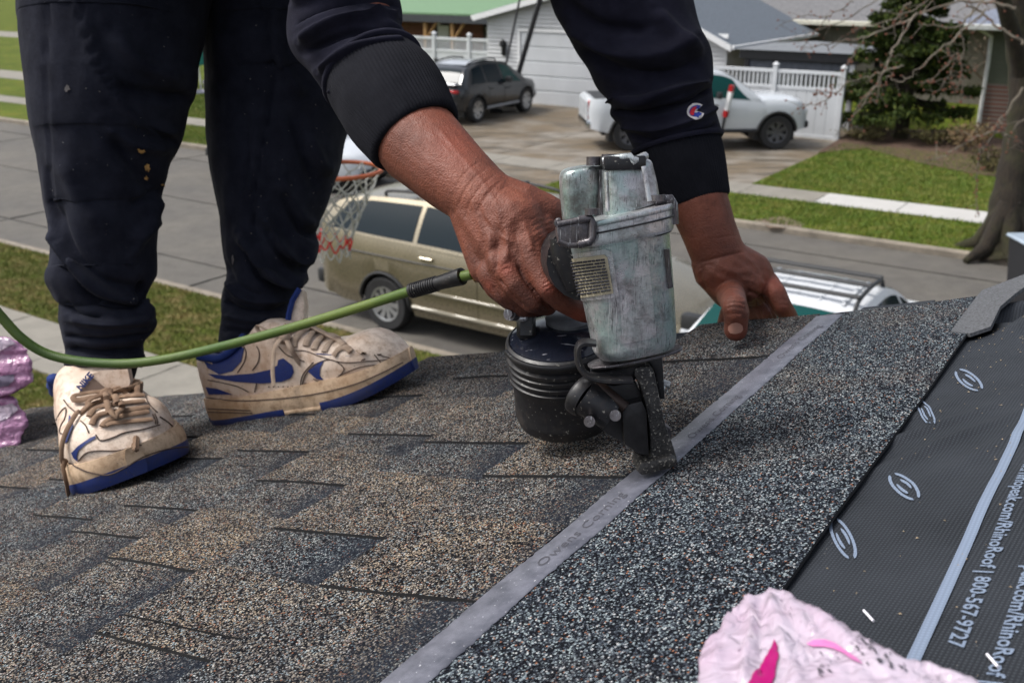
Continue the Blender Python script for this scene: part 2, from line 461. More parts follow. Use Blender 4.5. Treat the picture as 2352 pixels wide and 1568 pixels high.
_c = t.mix(t.ramp(_ab, [(.2, .1), (.6, .6)]), _c, (.056, .064, .076))
_fl = t.ramp(t.noise(340, 2, .5, vec=_v), [(.73, (0, 0, 0)), (.77, (.7, .7, .7))])
_flm = t.ramp(t.noise(6, 2, vec=_v), [(.5, (0, 0, 0)), (.62, (1, 1, 1))])
_c = t.mix(t.mix(1, _fl, _flm, 'MULTIPLY'), _c, (.35, .33, .30))
t.set(color=_c, rough=.62); t.b.inputs['Specular IOR Level'].default_value = .18; t.bump(_ab, .5, .0005); M_ULY = t.m
mb = MB()
nu_, nw_ = 260, 150
vs, fs = grid(nu_, nw_, lambda s, q: (lambda u, w: (u, w, uly_n(u, w)))(-.75+1.235*s, -.02-(.68 if q > 0 else 0)*q))
mb.add(vs, fs); mb.build('underlayment', M_ULY, roof, 60); UL = roof.children[-1] if False else bpy.data.objects['underlayment']
M_PRINT = NT('pale_print'); t = M_PRINT
_v = t.mapped(kind='obj'); _ab = t.math('MULTIPLY', t.wave(135, _v, .15, 'X'), t.wave(135, _v, .15, 'Y'))
t.set(color=t.ramp(_ab, [(.1, (.15, .19, .26)), (.55, (.20, .25, .34))]), rough=.5); M_PRINT = t.m
def print_poly(name, pts, parent=UL, n=.0007):
    mb = MB(); mb.add([(u, w, uly_n(u, w)+n) for u, w in pts], [tuple(range(len(pts)))]); return mb.build(name, M_PRINT, parent)
uA, wA = ruw(2107, 1490); uB, wB = ruw(2345, 975)
LW = (wA+wB)/2
mb = MB(); rg = []
for i in range(90):
    u = -.6+1.0*i/89; rg.append([(u, LW-.0032, uly_n(u, LW)+.0008), (u, LW+.0032, uly_n(u, LW)+.0008)])
mb.loft(rg, closed=False); mb.build('printed_line', M_PRINT, UL)
mb = MB(); rg = []
for i in range(90):
    u = -.6+1.0*i/89; rg.append([(u, LW-.078-.0032, uly_n(u, LW-.078)+.0008), (u, LW-.078+.0032, uly_n(u, LW-.078)+.0008)])
mb.loft(rg, closed=False); mb.build('printed_line', M_PRINT, UL)
TXT = 'www.rhinopeak.com/RhinoRoof | 800-567-9727'; PRE = 'www.rhinopeak.com/RhinoRoof | '
def wid(b_, z): m_ = text_mesh(b_, z); q = max(v.co.x for v in m_.vertices); bpy.data.meshes.remove(m_); return q
TS = .0108; w0_, w1_ = wid(PRE+'8', TS), wid(TXT, TS)
u8, wt8 = ruw(2236, 1316); u7, wt7 = ruw(2182, 1480)
sx_ = (u8-u7)/(w1_-w0_+.6*TS); ust = u8+(w0_-.55*TS)*sx_; wbl = (wt8+wt7)/2+.0002
for du_, dw_ in ((0, 0), (.080, -.0205), (-.098, -.0205)):
    roof_text(TXT, ust+du_, wbl+dw_, TS, (0, -1), (-1, 0), UL, M_PRINT, 'lettering', n=.0008, sx=sx_, bold=.00022)
def emblem(c, a, b):
    """oval mark of split curves printed on the sheet: centre, long and short half axes in px"""
    for s0 in (0, PI):
        for (k, w_, a0, a1) in ((1.0, .17, .30, 2.85), (.50, .17, .45, 2.2)):
            mb = MB(); rg = []; m_ = 16
            for i in range(m_+1):
                th = s0+a0+(a1-a0)*i/m_; q = []; wd = w_*math.sin(PI*(i+1)/(m_+2))**.5
                for r_ in (k-wd, k+wd):
                    x = c[0]+a[0]*math.cos(th)*r_+b[0]*math.sin(th)*r_; y = c[1]+a[1]*math.cos(th)*r_+b[1]*math.sin(th)*r_
                    u_, w2 = ruw(x, y); q.append((u_, w2, uly_n(u_, w2)+.0008))
                rg.append(q)
            mb.loft(rg, closed=False); mb.build('printed_emblem', M_PRINT, UL)
emblem((1936, 1235), (20, 44), (-20, 2)); emblem((2077, 1118), (28, 30), (-18, 8)); emblem((2127, 947), (16, 31), (-13, 1)); emblem((2225, 870), (26, 22), (-14, 8))
# grey starter strip sticking out at the rake, and loose shingle-waste
pp = [ruw(*q) for q in ((2186, 774), (2220, 724), (2256, 676), (2352, 650), (2420, 636), (2400, 655), (2335, 695), (2300, 722), (2278, 764), (2230, 778))]
mb = MB(); n_ = len(pp); hh = [.0055, .0055, .0055, .010, .014, .013, .010, .008, .0065, .0055]; mb.add([(u, w, h+und(u, w)) for (u, w), h in zip(pp, hh)]+[(u, w, h-.0035+und(u, w)) for (u, w), h in zip(pp, hh)], [tuple(range(n_)), tuple(range(2*n_-1, n_-1, -1))]+[(i, (i+1) % n_, n_+(i+1) % n_, n_+i) for i in range(n_)])
mb.build('starter_strip', simple('felt_grey', (.085, .088, .095), .8, var=.6, scale=420, bump=.8, bscale=700, bd=.0008), roof)
# dark deck and body of the roof below, reaching back past the camera, down to the eave and up to the ridge
M_DARKFELT = simple('dark_felt', (.02, .021, .024), .7)
mb = MB()
WE = BUTT0+E1*(NCOURSE-1)-.02
mb.box((-2.4, (WE-2.2)/2, -.030), (5.5, WE+2.2, .05)); mb.build('roof_deck', simple('plywood_deck', (.25, .17, .10), .8, scale=4), roof)
mb = MB(); mb.box((-3.1, -.4, .0-.0035), (4.6, WE*2-1.2, .003)); mb.build('felt_sheet', M_DARKFELT, roof)
mb = MB(); mb.box((.34, (WE-2.2)/2, -.128), (.02, WE+2.2, .14), bev=.003); mb.box((-2.4, WE+.012, -.10), (5.5, .02, .14), bev=.003)
mb.build('fascia_board', simple('white_trim', (.7, .7, .68), .5), roof)
mb = MB(); mb.loft([[(u, w, n) for u, n in ((.325, -.004), (.362, -.002), (.364, -.045))] for w in (WE+.02, -2.2)], closed=False)
mb.build('drip_edge', simple('dark_metal_trim', (.05, .05, .05), .4, 1), roof)
# the wall below the gable
hw = thing('house_wall', 'pale sided gable wall of the house the worker stands on', 'house wall', loc=RW(.2, 0)-Zv*O.z)
mb = MB(); a0 = RW(.18, WE-.4, -.15); b0 = RW(.18, -2.1, -.15); off = -U*5.2
q = [a0, b0, Vector((b0.x, b0.y, -.02)), Vector((a0.x, a0.y, -.02))]
mb.add([*q, *[p+off for p in q]], [(0, 1, 2, 3), (4, 7, 6, 5), (0, 3, 7, 4), (1, 5, 6, 2), (0, 4, 5, 1)])
mb.build('wall', simple('pale_siding', (.55, .54, .50), .6, bump=.2), hw, world=True)
# loose wood chips, granules and two paper-wrapped nails lying on the sheet
M_CHIP = simple('wood_chips', (.27, .21, .14), .8, var=.6, scale=300)
mb = MB(); r = random.Random(3)
for i in range(620):
    u = r.uniform(-.3, .4); w = r.uniform(-.42, -.17)
    if r.random() > (.25+.9*max(0, min(1, (u+.05)/.35))): continue
    s = r.uniform(.0004, .0011); a = r.uniform(0, PI); n = uly_n(u, w)+.0006
    c_, s_ = math.cos(a)*s, math.sin(a)*s; e = r.uniform(.25, .8)
    mb.add([(u+c_, w+s_, n), (u-s_*e, w+c_*e, n+.0004), (u-c_, w-s_, n), (u+s_*e, w-c_*e, n+.0006)], [(0, 1, 2, 3)])
o = mb.build('wood_chips', M_CHIP); o.matrix_basis = MR; tag(o, 'tiny tan wood chips and crumbs scattered on the black sheet', 'debris', kind='stuff')
M_PIN = simple('white_plastic', (.72, .70, .76), .4)
for (p, q, lab) in (((1984, 1401), (2006, 1425), 'small white plastic sliver on black sheet above the pink bundle'), ((2267, 1501), (2292, 1529), 'small white plastic sliver on black sheet at the lower right corner')):
    a, b = ruw(*p), ruw(*q)
    mb = MB(); mb.tube([(a[0], a[1], uly_n(*a)+.0016), (b[0], b[1], uly_n(*b)+.0016)], .0007, 8)
    o = mb.build('plastic_sliver', M_PIN); o.matrix_basis = MR; tag(o, lab, 'plastic sliver', group='white slivers on the black sheet')
# ============================================================ THE STREET (street frame: a = away from us across the street, b = along it to the left)
def grass_mat(name, c0, c1, c2, dry=.45):
    t = NT(name)
    n1 = t.noise(.55, 5, .7); n2 = t.noise(22, 3, .7); n3 = t.noise(4.5, 4, .65)
    c = t.ramp(n2, [(.25, c0), (.55, c1), (.8, tuple(x*1.35 for x in c1))])
    f = t.ramp(n3, [(dry, 0.0), (dry+.2, 1.0)]); c = t.mix(f, c, c2)
    c = t.mix(.8, c, t.ramp(n1, [(.3, (.55, .60, .6)), (.7, (1.2, 1.1, 1.0))]), 'MULTIPLY')
    t.set(color=c, rough=.9); t.b.inputs['Specular IOR Level'].default_value = .15
    t.bump(n2, 1.0, .03); return t.m
M_GRASS = grass_mat('spring_grass', (.028, .050, .004), (.095, .135, .010), (.16, .14, .03), .50)
M_GRASS2 = grass_mat('patchy_grass', (.035, .050, .008), (.10, .13, .018), (.21, .165, .075), .44)
M_CONC = NT('street_concrete'); t = M_CONC
n1 = t.noise(.7, 4, .6); n2 = t.noise(70, 3, .7); n3 = t.noise(3.5, 5, .7)
c = t.ramp(n2, [(.3, (.075, .069, .061)), (.7, (.130, .122, .108))])
c = t.mix(1, c, t.ramp(n1, [(.3, (.80, .80, .82)), (.7, (1.12, 1.10, 1.05))]), 'MULTIPLY')
c = t.mix(1, c, t.ramp(n3, [(.3, (.80, .79, .78)), (.6, (1.05, 1.05, 1.05))]), 'MULTIPLY')
t.set(color=c, rough=.85); t.bump(n2, .3, .004); M_CONC = t.m
M_SIDE = simple('sidewalk_concrete', (.21, .195, .165), .85, var=.15, scale=3, bump=.3, bscale=90, bd=.003)
M_SIDE2 = simple('new_sidewalk_concrete', (.44, .43, .41), .85, var=.06, scale=3)
M_DRIVE = NT('driveway_concrete'); t = M_DRIVE
n1 = t.noise(.45, 5, .62); n2 = t.noise(60, 3, .6); st_ = t.noise(.9, 3, .5, vec=t.mapped((1, 3.2, 1), rot=(0, 0, .55)))
c = t.ramp(n2, [(.3, (.17, .152, .128)), (.7, (.27, .245, .208))])
c = t.mix(t.ramp(n1, [(.40, 0.0), (.56, .85)]), c, (.125, .09, .05))
c = t.mix(t.ramp(st_, [(.47, 0.0), (.62, .85)]), c, (.075, .06, .04))
t.set(color=c, rough=t.ramp(st_, [(.5, .8), (.7, .35)])); M_DRIVE = t.m
M_TAR = simple('tar_seam_filler', (.035, .037, .045), .5)
M_KERB = simple('kerb_concrete', (.22, .19, .15), .9, var=.35, scale=2.5, bump=.5, bscale=40, bd=.006)
def ablink(mb, name, mat, kind='structure', parent=None, **kw):
    o = mb.build(name, mat, parent); return tag(o, kind=kind if parent is None else None, **kw)
MS = frame(U, D, Zv, Vector((0, 0, 0)))
def box_ab(a0, a1, b0, b1, z0, z1, mb=None, bev=0):
    mb = mb or MB(); mb.box(((a0+a1)/2, (b0+b1)/2, (z0+z1)/2), (a1-a0, b1-b0, z1-z0), MS, bev=bev); return mb
ablink(box_ab(-400, 800, -600, 700, -.62, -.60), 'ground', simple('soil', (.10, .08, .05), .95))
ablink(box_ab(-30, 5.6, -60, 90, -.55, .10), 'near_lawn', M_GRASS2)
ablink(box_ab(6.7, 8.5, -60, 90, -.55, .10), 'near_verge', M_GRASS2)
ablink(box_ab(5.6, 6.7, -60, 90, -.55, .045), 'near_pavement', M_SIDE)
ablink(box_ab(8.5, 8.66, -60, 160, -.5, .106, bev=.02), 'near_kerb', M_KERB)
ablink(box_ab(16.65, 16.82, -60, 160, -.5, .106, bev=.02), 'far_kerb', M_KERB)
ablink(box_ab(16.82, 18.9, -60, 7.35, -.55, .10), 'far_verge', M_GRASS)
ablink(box_ab(16.9, 18.9, 9.9, 10.95, -.55, .10), 'verge_island', M_GRASS)
ablink(box_ab(16.82, 18.9, 20.4, 160, -.55, .10), 'far_verge', M_GRASS)
ablink(box_ab(19.95, 120, -60, 7.45, -.55, .10), 'far_lawn', M_GRASS)
ablink(box_ab(19.95, 120, 20.4, 200, -.55, .10), 'far_lawn', M_GRASS)
ablink(box_ab(29.5, 120, 7.45, 20.4, -.55, .08), 'back_yard', M_GRASS)
street = box_ab(8.66, 16.65, -60, 160, -.5, -.02).build('street', M_TAR); tag(street, kind='structure')
r = random.Random(5)
def slab_ab(a0, a1, b0, b1, z, mat, name, parent, gap=.02, th=.06):
    mb = MB(); n = 10; pts = []
    j = lambda: r.uniform(-.012, .012)
    for k in range(n): pts.append((a0+gap+(a1-a0-2*gap)*k/n, b0+gap+j()))
    for k in range(n): pts.append((a1-gap+j()*.6, b0+gap+(b1-b0-2*gap)*k/n))
    for k in range(n): pts.append((a1-gap-(a1-a0-2*gap)*k/n, b1-gap+j()))
    for k in range(n): pts.append((a0+gap+j()*.6, b1-gap-(b1-b0-2*gap)*k/n))
    mb.prism(pts, z-th, z, MS); return mb.build(name, mat, parent)
for (a0, a1, off, L) in ((8.66, 9.75, 1.2, 6.1), (9.75, 12.65, 1.2, 6.1), (12.65, 15.6, 3.6, 6.1), (15.6, 16.65, 3.6, 6.1)):
    b = -14+off
    while b < 62:
        slab_ab(a0, a1, b, b+L, r.uniform(-.002, .003), M_CONC, 'concrete_slab', street, gap=.03); b += L
near_pav = bpy.data.objects['near_pavement']
b = -6.0
while b < 20: slab_ab(5.62, 6.68, b, b+1.5, .10, M_SIDE, 'paving_slab', near_pav, gap=.008); b += 1.5
far_pav = box_ab(18.9, 19.95, -60, 160, -.55, .05).build('far_pavement', M_SIDE); tag(far_pav, kind='structure')
b = -3.3
while b < 42:
    slab_ab(18.92, 19.93, b, b+1.52, .10, M_SIDE2 if -3 < b < 4.6 else M_SIDE, 'paving_slab', far_pav, gap=.008); b += 1.52
drive = box_ab(16.65, 29.5, 7.45, 20.4, -.58, .02).build('driveway', simple('gravel_bed', (.10, .085, .06), .9)); tag(drive, kind='structure')
for (a0, a1) in ((16.83, 18.9), (19.95, 23.1), (23.1, 26.3), (26.3, 29.5)):
    bs = [7.45, 10.7, 13.9, 17.1, 20.4]
    for b0, b1 in zip(bs, bs[1:]):
        if a0 < 17:
            if b0 < 10: continue
            b0 = 10.97 if b0 == 10.7 else b0
        slab_ab(a0, a1, b0, b1, .085+r.uniform(0, .004), M_DRIVE, 'concrete_slab', drive, gap=.012)
ablink(box_ab(16.83, 18.9, 7.36, 9.9, -.5, .095), 'verge_patch', M_GRASS)
ndrv = box_ab(-2, 8.5, .6, 4.0, -.5, .108).build('near_driveway', M_CONC); tag(ndrv, kind='structure')
for (a0, a1, b0, b1) in ((23.3, 25.2, 30, 160), (38.2, 41.5, 24, 160)):
    ablink(box_ab(a0, a1, b0, b1, -.4, .106), 'far_path', M_SIDE)
# mulch bed by the spruce
mb = MB(); pts = [ab(*q, .1) for q in ((1880, 352), (1990, 342), (2110, 375), (2230, 400), (2330, 412), (2352, 330), (2180, 300), (1960, 300))]
mb.prism(pts, .05, .125, MS); mulch = mb.build('mulch_bed', simple('brown_mulch', (.085, .050, .032), .95, var=.6, scale=12, bump=1, bscale=30, bd=.03)); tag(mulch, kind='structure')
mb = MB(); pts = [ab(*q, .1) for q in ((1730, 505), (1800, 497), (1850, 515), (1835, 525), (1770, 522))]
mb.prism(pts, .08, .104, MS); o = mb.build('bare_soil', simple('bare_earth', (.16, .12, .085), .95, var=.3, scale=6)); tag(o, kind='structure')
# grass blades where the lawns are close enough to show them
def blades(name, areas, n, hgt, cols, label):
    tot = sum((a1-a0)*(b1-b0) for a0, a1, b0, b1 in areas); V = []; Cc = []
    for a0, a1, b0, b1 in areas:
        m = int(n*(a1-a0)*(b1-b0)/tot)
        a = rng.uniform(a0, a1, m); b = rng.uniform(b0, b1, m); h = rng.uniform(.5, 1.2, m)*hgt; th = rng.uniform(0, 2*PI, m); w = hgt*.16
        base = np.outer(a, np.array(U))+np.outer(b, np.array(D))+np.array([0, 0, .098])
        dx = np.stack([np.cos(th), np.sin(th), np.zeros(m)], 1)*w; le = np.stack([rng.normal(0, .35, m)*h, rng.normal(0, .35, m)*h, h], 1)
        V.append(np.stack([base-dx, base+dx, base+le], 1).reshape(-1, 3))
    V = np.concatenate(V); m = len(V)//3
    me = bpy.data.meshes.new(name); me.vertices.add(m*3); me.loops.add(m*3); me.polygons.add(m)
    me.vertices.foreach_set('co', V.ravel()); me.loops.foreach_set('vertex_index', np.arange(m*3, dtype=np.int32))
    me.polygons.foreach_set('loop_start', np.arange(0, m*3, 3, dtype=np.int32)); me.update(); me.materials.append(cols)
    o = link(name, me); tag(o, label, 'grass', kind='stuff')
def blade_mat(name, c0, c1, c2):
    t = NT(name); n = t.noise(45, 2); n2 = t.noise(3.5, 4, .65)
    c = t.ramp(n, [(.3, c0), (.7, c1)]); c = t.mix(t.ramp(n2, [(.45, 0.0), (.65, .85)]), c, c2)
    t.set(color=c, rough=.7); return t.m
blades('near_grass', [(4.2, 5.6, 6.5, 13.5), (6.7, 8.5, 4.2, 18)], 90000, .045, blade_mat('near_blades', (.06, .08, .012), (.17, .20, .03), (.32, .24, .10)), 'short patchy grass on the near lawn and verge')
blades('far_grass', [(16.82, 18.9, 1.5, 7.3), (19.95, 26, 2.5, 7.4), (16.82, 18.9, 20.5, 26), (19.95, 26, 21, 32), (16.9, 18.9, 7.4, 10.9)], 110000, .06, blade_mat('far_blades', (.045, .085, .006), (.13, .20, .014), (.22, .21, .05)), 'bright green grass across the street')
# ------------------------------------------------------------ buildings (built in the street frame)
M_WHITE = simple('white_vinyl', (.52, .54, .56), .5, var=.05, scale=2)
M_SIDING = simple('white_siding', (.52, .53, .54), .6, var=.06, scale=2)
M_TRIM = simple('white_metal_trim', (.70, .71, .72), .45, var=.04)
M_ROOF1 = simple('blue_grey_shingles', (.105, .125, .150), .85, var=.35, scale=18)
M_ROOF2 = simple('grey_shingles', (.14, .14, .145), .85, var=.3, scale=14)
M_DARKW = simple('dark_brown_wood', (.03, .022, .018), .7, var=.4)
M_BRICK = NT('red_brick'); t = M_BRICK
bt = t.n.new('ShaderNodeTexBrick'); t.l.new(t.mapped((1, 1, 1), rot=(PI/2, 0, 0), kind='obj'), bt.inputs[0])
bt.inputs['Scale'].default_value = 4.5; bt.inputs['Color1'].default_value = (.21, .07, .045, 1); bt.inputs['Color2'].default_value = (.14, .045, .032, 1); bt.inputs['Mortar'].default_value = (.22, .18, .15, 1)
t.set(color=bt.outputs[0], rough=.85); t.bump(bt.outputs[1], .4, .01); M_BRICK = t.m
M_GLASSD = NT('dark_window_glass').set(color=(.02, .03, .035), rough=.08).m
def bld(name, label, cat, a, b): return thing(name, label, cat, M=MS @ Matrix.Translation((a, b, 0)))
def part(mb, name, mat, par, smooth=None, **kw): return mb.build(name, mat, par, smooth, **kw)
# garage: gable to the street, plane a=28.6, b from 11.6 to 20.45, eave 2.4
GB = bld('garage', 'white sided garage with a wide gable over the driveway', 'garage', 28.6, 11.75)
gw = 8.55; pk = 3.75; zr = 4.0; ze0, ze1 = 2.26, 2.84; s0_, s1_ = (zr-ze0)/pk, (zr-ze1)/(gw-pk)
ze = 2.26
mb = MB(); z = .1; k = 0                               # wall as a solid with the door opening, clapboards on top
mb.box((3.5, gw/2, 1.17), (6.98, gw-.04, 2.1)); part(mb, 'wall', M_SIDING, GB)
mb = MB(); mb.add([(x, y, z) for x in (.02, 7) for y, z in ((.02, 2.2), (gw-.02, 2.2), (gw-.02, ze1), (pk, zr), (.02, ze0))], [(0, 1, 2, 3, 4), (5, 9, 8, 7, 6), (0, 5, 6, 1), (1, 6, 7, 2), (2, 7, 8, 3), (3, 8, 9, 4), (4, 9, 5, 0)]); part(mb, 'gable', M_SIDING, GB)
DB0, DB1, DH = 1.55, 7.2, 2.36
ch = .125; z = .02
while z < zr-.25:
    segs = [(0 if z < ze0-.1 else pk-(zr-z-.1)/s0_, gw if z < ze1-.1 else pk+(zr-z-.1)/s1_)]
    if z < DH+.06: segs = [(0, DB0-.08), (DB1+.08, gw)]
    for s0, s1 in segs:
        if s1-s0 < .1: continue
        mb = MB(); mb.add([(-.004, s0, z+ch), (-.045, s0, z+.008), (0.0, s0, z), (-.004, s1, z+ch), (-.045, s1, z+.008), (0.0, s1, z)], [(0, 1, 4, 3), (1, 2, 5, 4), (0, 2, 1), (3, 4, 5)])
        part(mb, 'siding_board', M_SIDING, GB)
    z += ch
dr = MB(); dr.box((-.004, (DB0+DB1)/2, DH/2+.04), (.02, DB1-DB0, DH-.08)); door = part(dr, 'garage_door', M_WHITE, GB)
for k in range(5):
    mb = MB(); h = (DH-.06)/5; mb.box((-.03, (DB0+DB1)/2, .06+h*(k+.5)), (.045, DB1-DB0-.02, h-.035), bev=.010); part(mb, 'door_panel', M_WHITE, door)
mb = MB(); mb.box((-.05, DB0-.05, DH/2+.02), (.07, .09, DH)); mb.box((-.05, DB1+.05, DH/2+.02), (.07, .09, DH)); mb.box((-.05, (DB0+DB1)/2, DH+.06), (.07, DB1-DB0+.2, .1)); part(mb, 'door_frame', M_TRIM, GB)
for s in (0, 1):
    y0, z0 = (-.25, ze0-.25*s0_) if s == 0 else (gw+.35, ze1-.35*s1_)
    mb = MB(); q = [(-.35, y0, z0+.10), (-.35, pk, zr+.10), (7.3, pk, zr+.10), (7.3, y0, z0+.10)]; q += [(x, y, z-.08) for x, y, z in q]
    mb.add(q, [(0, 1, 2, 3), (4, 7, 6, 5), (0, 4, 5, 1), (3, 2, 6, 7), (0, 3, 7, 4)]); rf = part(mb, 'roof', M_ROOF1, GB)
    mb = MB(); q = [(-.38, y0, z0+.09), (-.38, pk, zr+.09), (-.38, pk, zr-.09), (-.38, y0, z0-.09)]; q += [(-.35, y, z) for x, y, z in q]
    mb.add(q, [(0, 3, 2, 1), (4, 5, 6, 7), (0, 1, 5, 4), (3, 7, 6, 2), (0, 4, 7, 3)]); part(mb, 'rake_board', M_TRIM, GB)
    mb = MB(); mb.box((3.45, y0+(-.05 if s == 0 else .05), z0+.02), (7.6, .10, .12), bev=.02); part(mb, 'gutter', M_TRIM, GB)
mb = MB(); mb.box((-.09, 7.85, 1.72), (.10, .16, .30), bev=.03); mb.lathe([(.02, .2), (.11, .12), (.13, 0), (.06, -.05)], (-.14, 7.85, 1.9), (0, 0, 1), 12); part(mb, 'lantern', simple('black_iron', (.02, .02, .02), .4, .6), GB)
# two dark poles leaning across the garage front
M_BLK = simple('black_paint', (.015, .016, .02), .4)
for (p, q, a0, r_, lab) in (((1202, -40), (1157, 172), 26.2, .035, 'thin black pole leaning in front of the white garage corner'), ((1252, -40), (1188, 178), 27.6, .085, 'thick dark grey pole leaning across the edge of the garage door')):
    def ata(x, y, a):
        rr = ray(x, y); return CAM+rr*((a-CAM.dot(U))/rr.dot(U))
    A = ata(*p, a0); B = ata(*q, a0); Dn = (B-A)/(A.z-B.z); B = A+Dn*(A.z-.1)
    t_ = thing('leaning_pole', lab, 'pole', loc=B, group='dark poles leaning by the garage')
    mb = MB(); mb.tube([A, B], r_, 10); part(mb, 'shaft', M_BLK, t_, 40, world=True)
    mb = MB(); mb.box(B+Zv*.05, (.4, .4, .10), bev=.02); part(mb, 'base', M_BLK, t_, world=True)
def fence(name, label, a, b0, b1, h, posts, group=None, pitch=.115):
    """white vinyl privacy fence with an open baluster row under the top rail"""
    th_ = bld(name, label, 'fence', a, b0); L = b1-b0
    for pb in posts:
        mb = MB(); mb.box((0, pb-b0, (h+.12)/2), (.13, .13, h+.12), bev=.008); po = part(mb, 'post', M_WHITE, th_)
        mb = MB(); mb.add([(-.085, -.085, 0), (.085, -.085, 0), (.085, .085, 0), (-.085, .085, 0), (0, 0, .08)], [(0, 1, 4), (1, 2, 4), (2, 3, 4), (3, 0, 4), (3, 2, 1, 0)], Matrix.Translation((0, pb-b0, h+.12))); part(mb, 'post_cap', M_WHITE, po)
    for p0, p1 in zip(posts, posts[1:]):
        y0, y1 = p0-b0+.065, p1-b0-.065; m = (y0+y1)/2; w = y1-y0
        for nm, z0, z1, d in (('top_rail', h-.09, h, .07), ('middle_rail', h-.50, h-.41, .07), ('bottom_rail', .05, .17, .07)):
            mb = MB(); mb.box((0, m, (z0+z1)/2), (d, w, z1-z0), bev=.006); part(mb, nm, M_WHITE, th_)
        n = max(1, round(w/.30))
        for i in range(n):
            mb = MB(); mb.box((0, y0+w*(i+.5)/n, (.17+h-.50)/2), (.035, w/n-.008, h-.67)); part(mb, 'panel', M_WHITE, th_)
        n = int(w/pitch)
        for i in range(n):
            mb = MB(); mb.box((0, y0+w*(i+.5)/n, h-.25), (.03, .045, .32)); part(mb, 'baluster', M_WHITE, th_)
    return th_
f1 = fence('vinyl_fence', 'white vinyl fence and gate right of the garage behind the pickup truck', 26.65, 7.75, 12.2, 1.80, [7.75, 9.55, 12.2], 'white vinyl fences')
f2 = fence('vinyl_fence', 'white vinyl fence left of the garage behind the black car', 29.25, 20.55, 27.4, 2.02, [20.6, 21.55, 23.1, 25.3, 27.4], 'white vinyl fences')
for f, ys in ((f1, [(1.83, 1.1), (1.83, .98)]), (f2, [(.98, 1.28), (2.45, 1.25)])):
    f['group'] = 'white vinyl fences'
    for y, z in ys:
        mb = MB(); mb.box((-.085, y, z), (.05, .16, .10), bev=.01); part(mb, 'gate_hinge', M_BLK, f)
# gazebo behind the right fence
gz = bld('gazebo', 'dark metal gazebo with a flat grey top behind the right white fence', 'gazebo', 28.3, 8.0)
mb = MB(); mb.box((1.2, 1.5, 2.02), (2.7, 3.4, .26), bev=.02); part(mb, 'beam_frame', M_BLK, gz)
mb = MB(); mb.add([(-.3, -.3, 2.16), (-.3, 3.3, 2.16), (2.7, 3.3, 2.16), (2.7, -.3, 2.16), (1.2, 1.5, 2.36)], [(0, 1, 4), (1, 2, 4), (2, 3, 4), (3, 0, 4), (3, 2, 1, 0)]); part(mb, 'roof', simple('grey_steel_roof', (.16, .17, .18), .5), gz)
mb = MB(); mb.box((0, 1.5, 1.72), (.03, 2.9, .34)); part(mb, 'screen', simple('blue_grey_screen', (.07, .08, .10), .6, var=.4), gz)
for x, y in ((0, 0), (0, 3.0), (2.4, 0), (2.4, 3.0)):
    mb = MB(); mb.box((x, y, .98), (.14, .14, 1.9)); part(mb, 'post', M_WHITE if y == 0 and x == 0 else M_BLK, gz)
# neighbour houses further back
h1 = bld('house', 'big grey roofed house behind the garage and the gazebo', 'house', 36, 3.0)
mb = MB(); mb.box((4.5, 9.5, 1.3), (8, 15.4, 2.6)); part(mb, 'wall', simple('tan_siding', (.20, .185, .15), .8), h1)
mb = MB(); mb.add([(-.3, .9, 2.62), (-.3, 18, 2.62), (5.2, 18, 5.6), (5.2, 2.2, 5.6), (9.8, 1, 2.6), (9.8, 18, 2.6)], [(0, 3, 2, 1), (3, 4, 5, 2), (0, 4, 3), (1, 2, 5)]); part(mb, 'roof', M_ROOF2, h1)
mb = MB(); mb.box((-.36, 9.4, 2.56), (.12, 17.2, .16), bev=.02); part(mb, 'gutter', simple('cream_gutter', (.60, .58, .48), .5), h1)
mb = MB(); mb.add([(-.33, .9, 2.66), (5.2, 2.2, 5.66), (5.2, 1.75, 5.66), (-.33, .45, 2.66), (-.33, .9, 2.5), (5.2, 2.2, 5.5), (5.2, 1.75, 5.5), (-.33, .45, 2.5)], [(0, 1, 2, 3), (4, 7, 6, 5), (0, 4, 5, 1), (3, 2, 6, 7), (0, 3, 7, 4)]); part(mb, 'rake_board', M_TRIM, h1)
# brick house with green patio roof, left behind the fence
h2 = bld('house', 'red brick house with a green porch roof behind the left fence', 'house', 33.2, 20.0)
mb = MB(); mb.box((3, 6, 1.35), (5.8, 14, 2.7)); part(mb, 'wall', M_BRICK, h2)
mb = MB(); mb.add([(-1.9, -1, 2.72), (-1.9, 13.5, 2.72), (1.5, 13.5, 3.5), (1.5, -1, 3.5), (-1.9, -1, 2.66), (-1.9, 13.5, 2.66)], [(0, 3, 2, 1), (4, 5, 2, 3), (0, 1, 5, 4)]); part(mb, 'porch_roof', simple('green_patio_roof', (.13, .23, .12), .5, var=.08), h2)
mb = MB(); mb.box((-1.93, 6.2, 2.52), (.10, 14.4, .26)); part(mb, 'fascia', simple('dark_slate_trim', (.035, .04, .045), .6), h2)
mb = MB(); mb.add([(.2, -1, 2.9), (.2, 14, 2.9), (4, 14, 5.0), (4, -1, 5.0), (7, -1, 3), (7, 14, 3)], [(0, 3, 2, 1), (3, 4, 5, 2)]); part(mb, 'roof', simple('charcoal_shingles', (.05, .052, .06), .85, var=.3), h2)
for y, w_ in ((.2, .5), (2.6, 1.2), (5.3, .9)):
    mb = MB(); mb.box((.06, y+w_/2, 1.75), (.10, w_, 1.0)); wn = part(mb, 'window', M_DARKW, h2)
    mb = MB(); mb.box((.0, y+w_/2, 1.85), (.03, w_-.35, .62)); part(mb, 'blind', M_TRIM, wn)
M_OAK = simple('tan_porch_post', (.30, .17, .06), .7, var=.25)
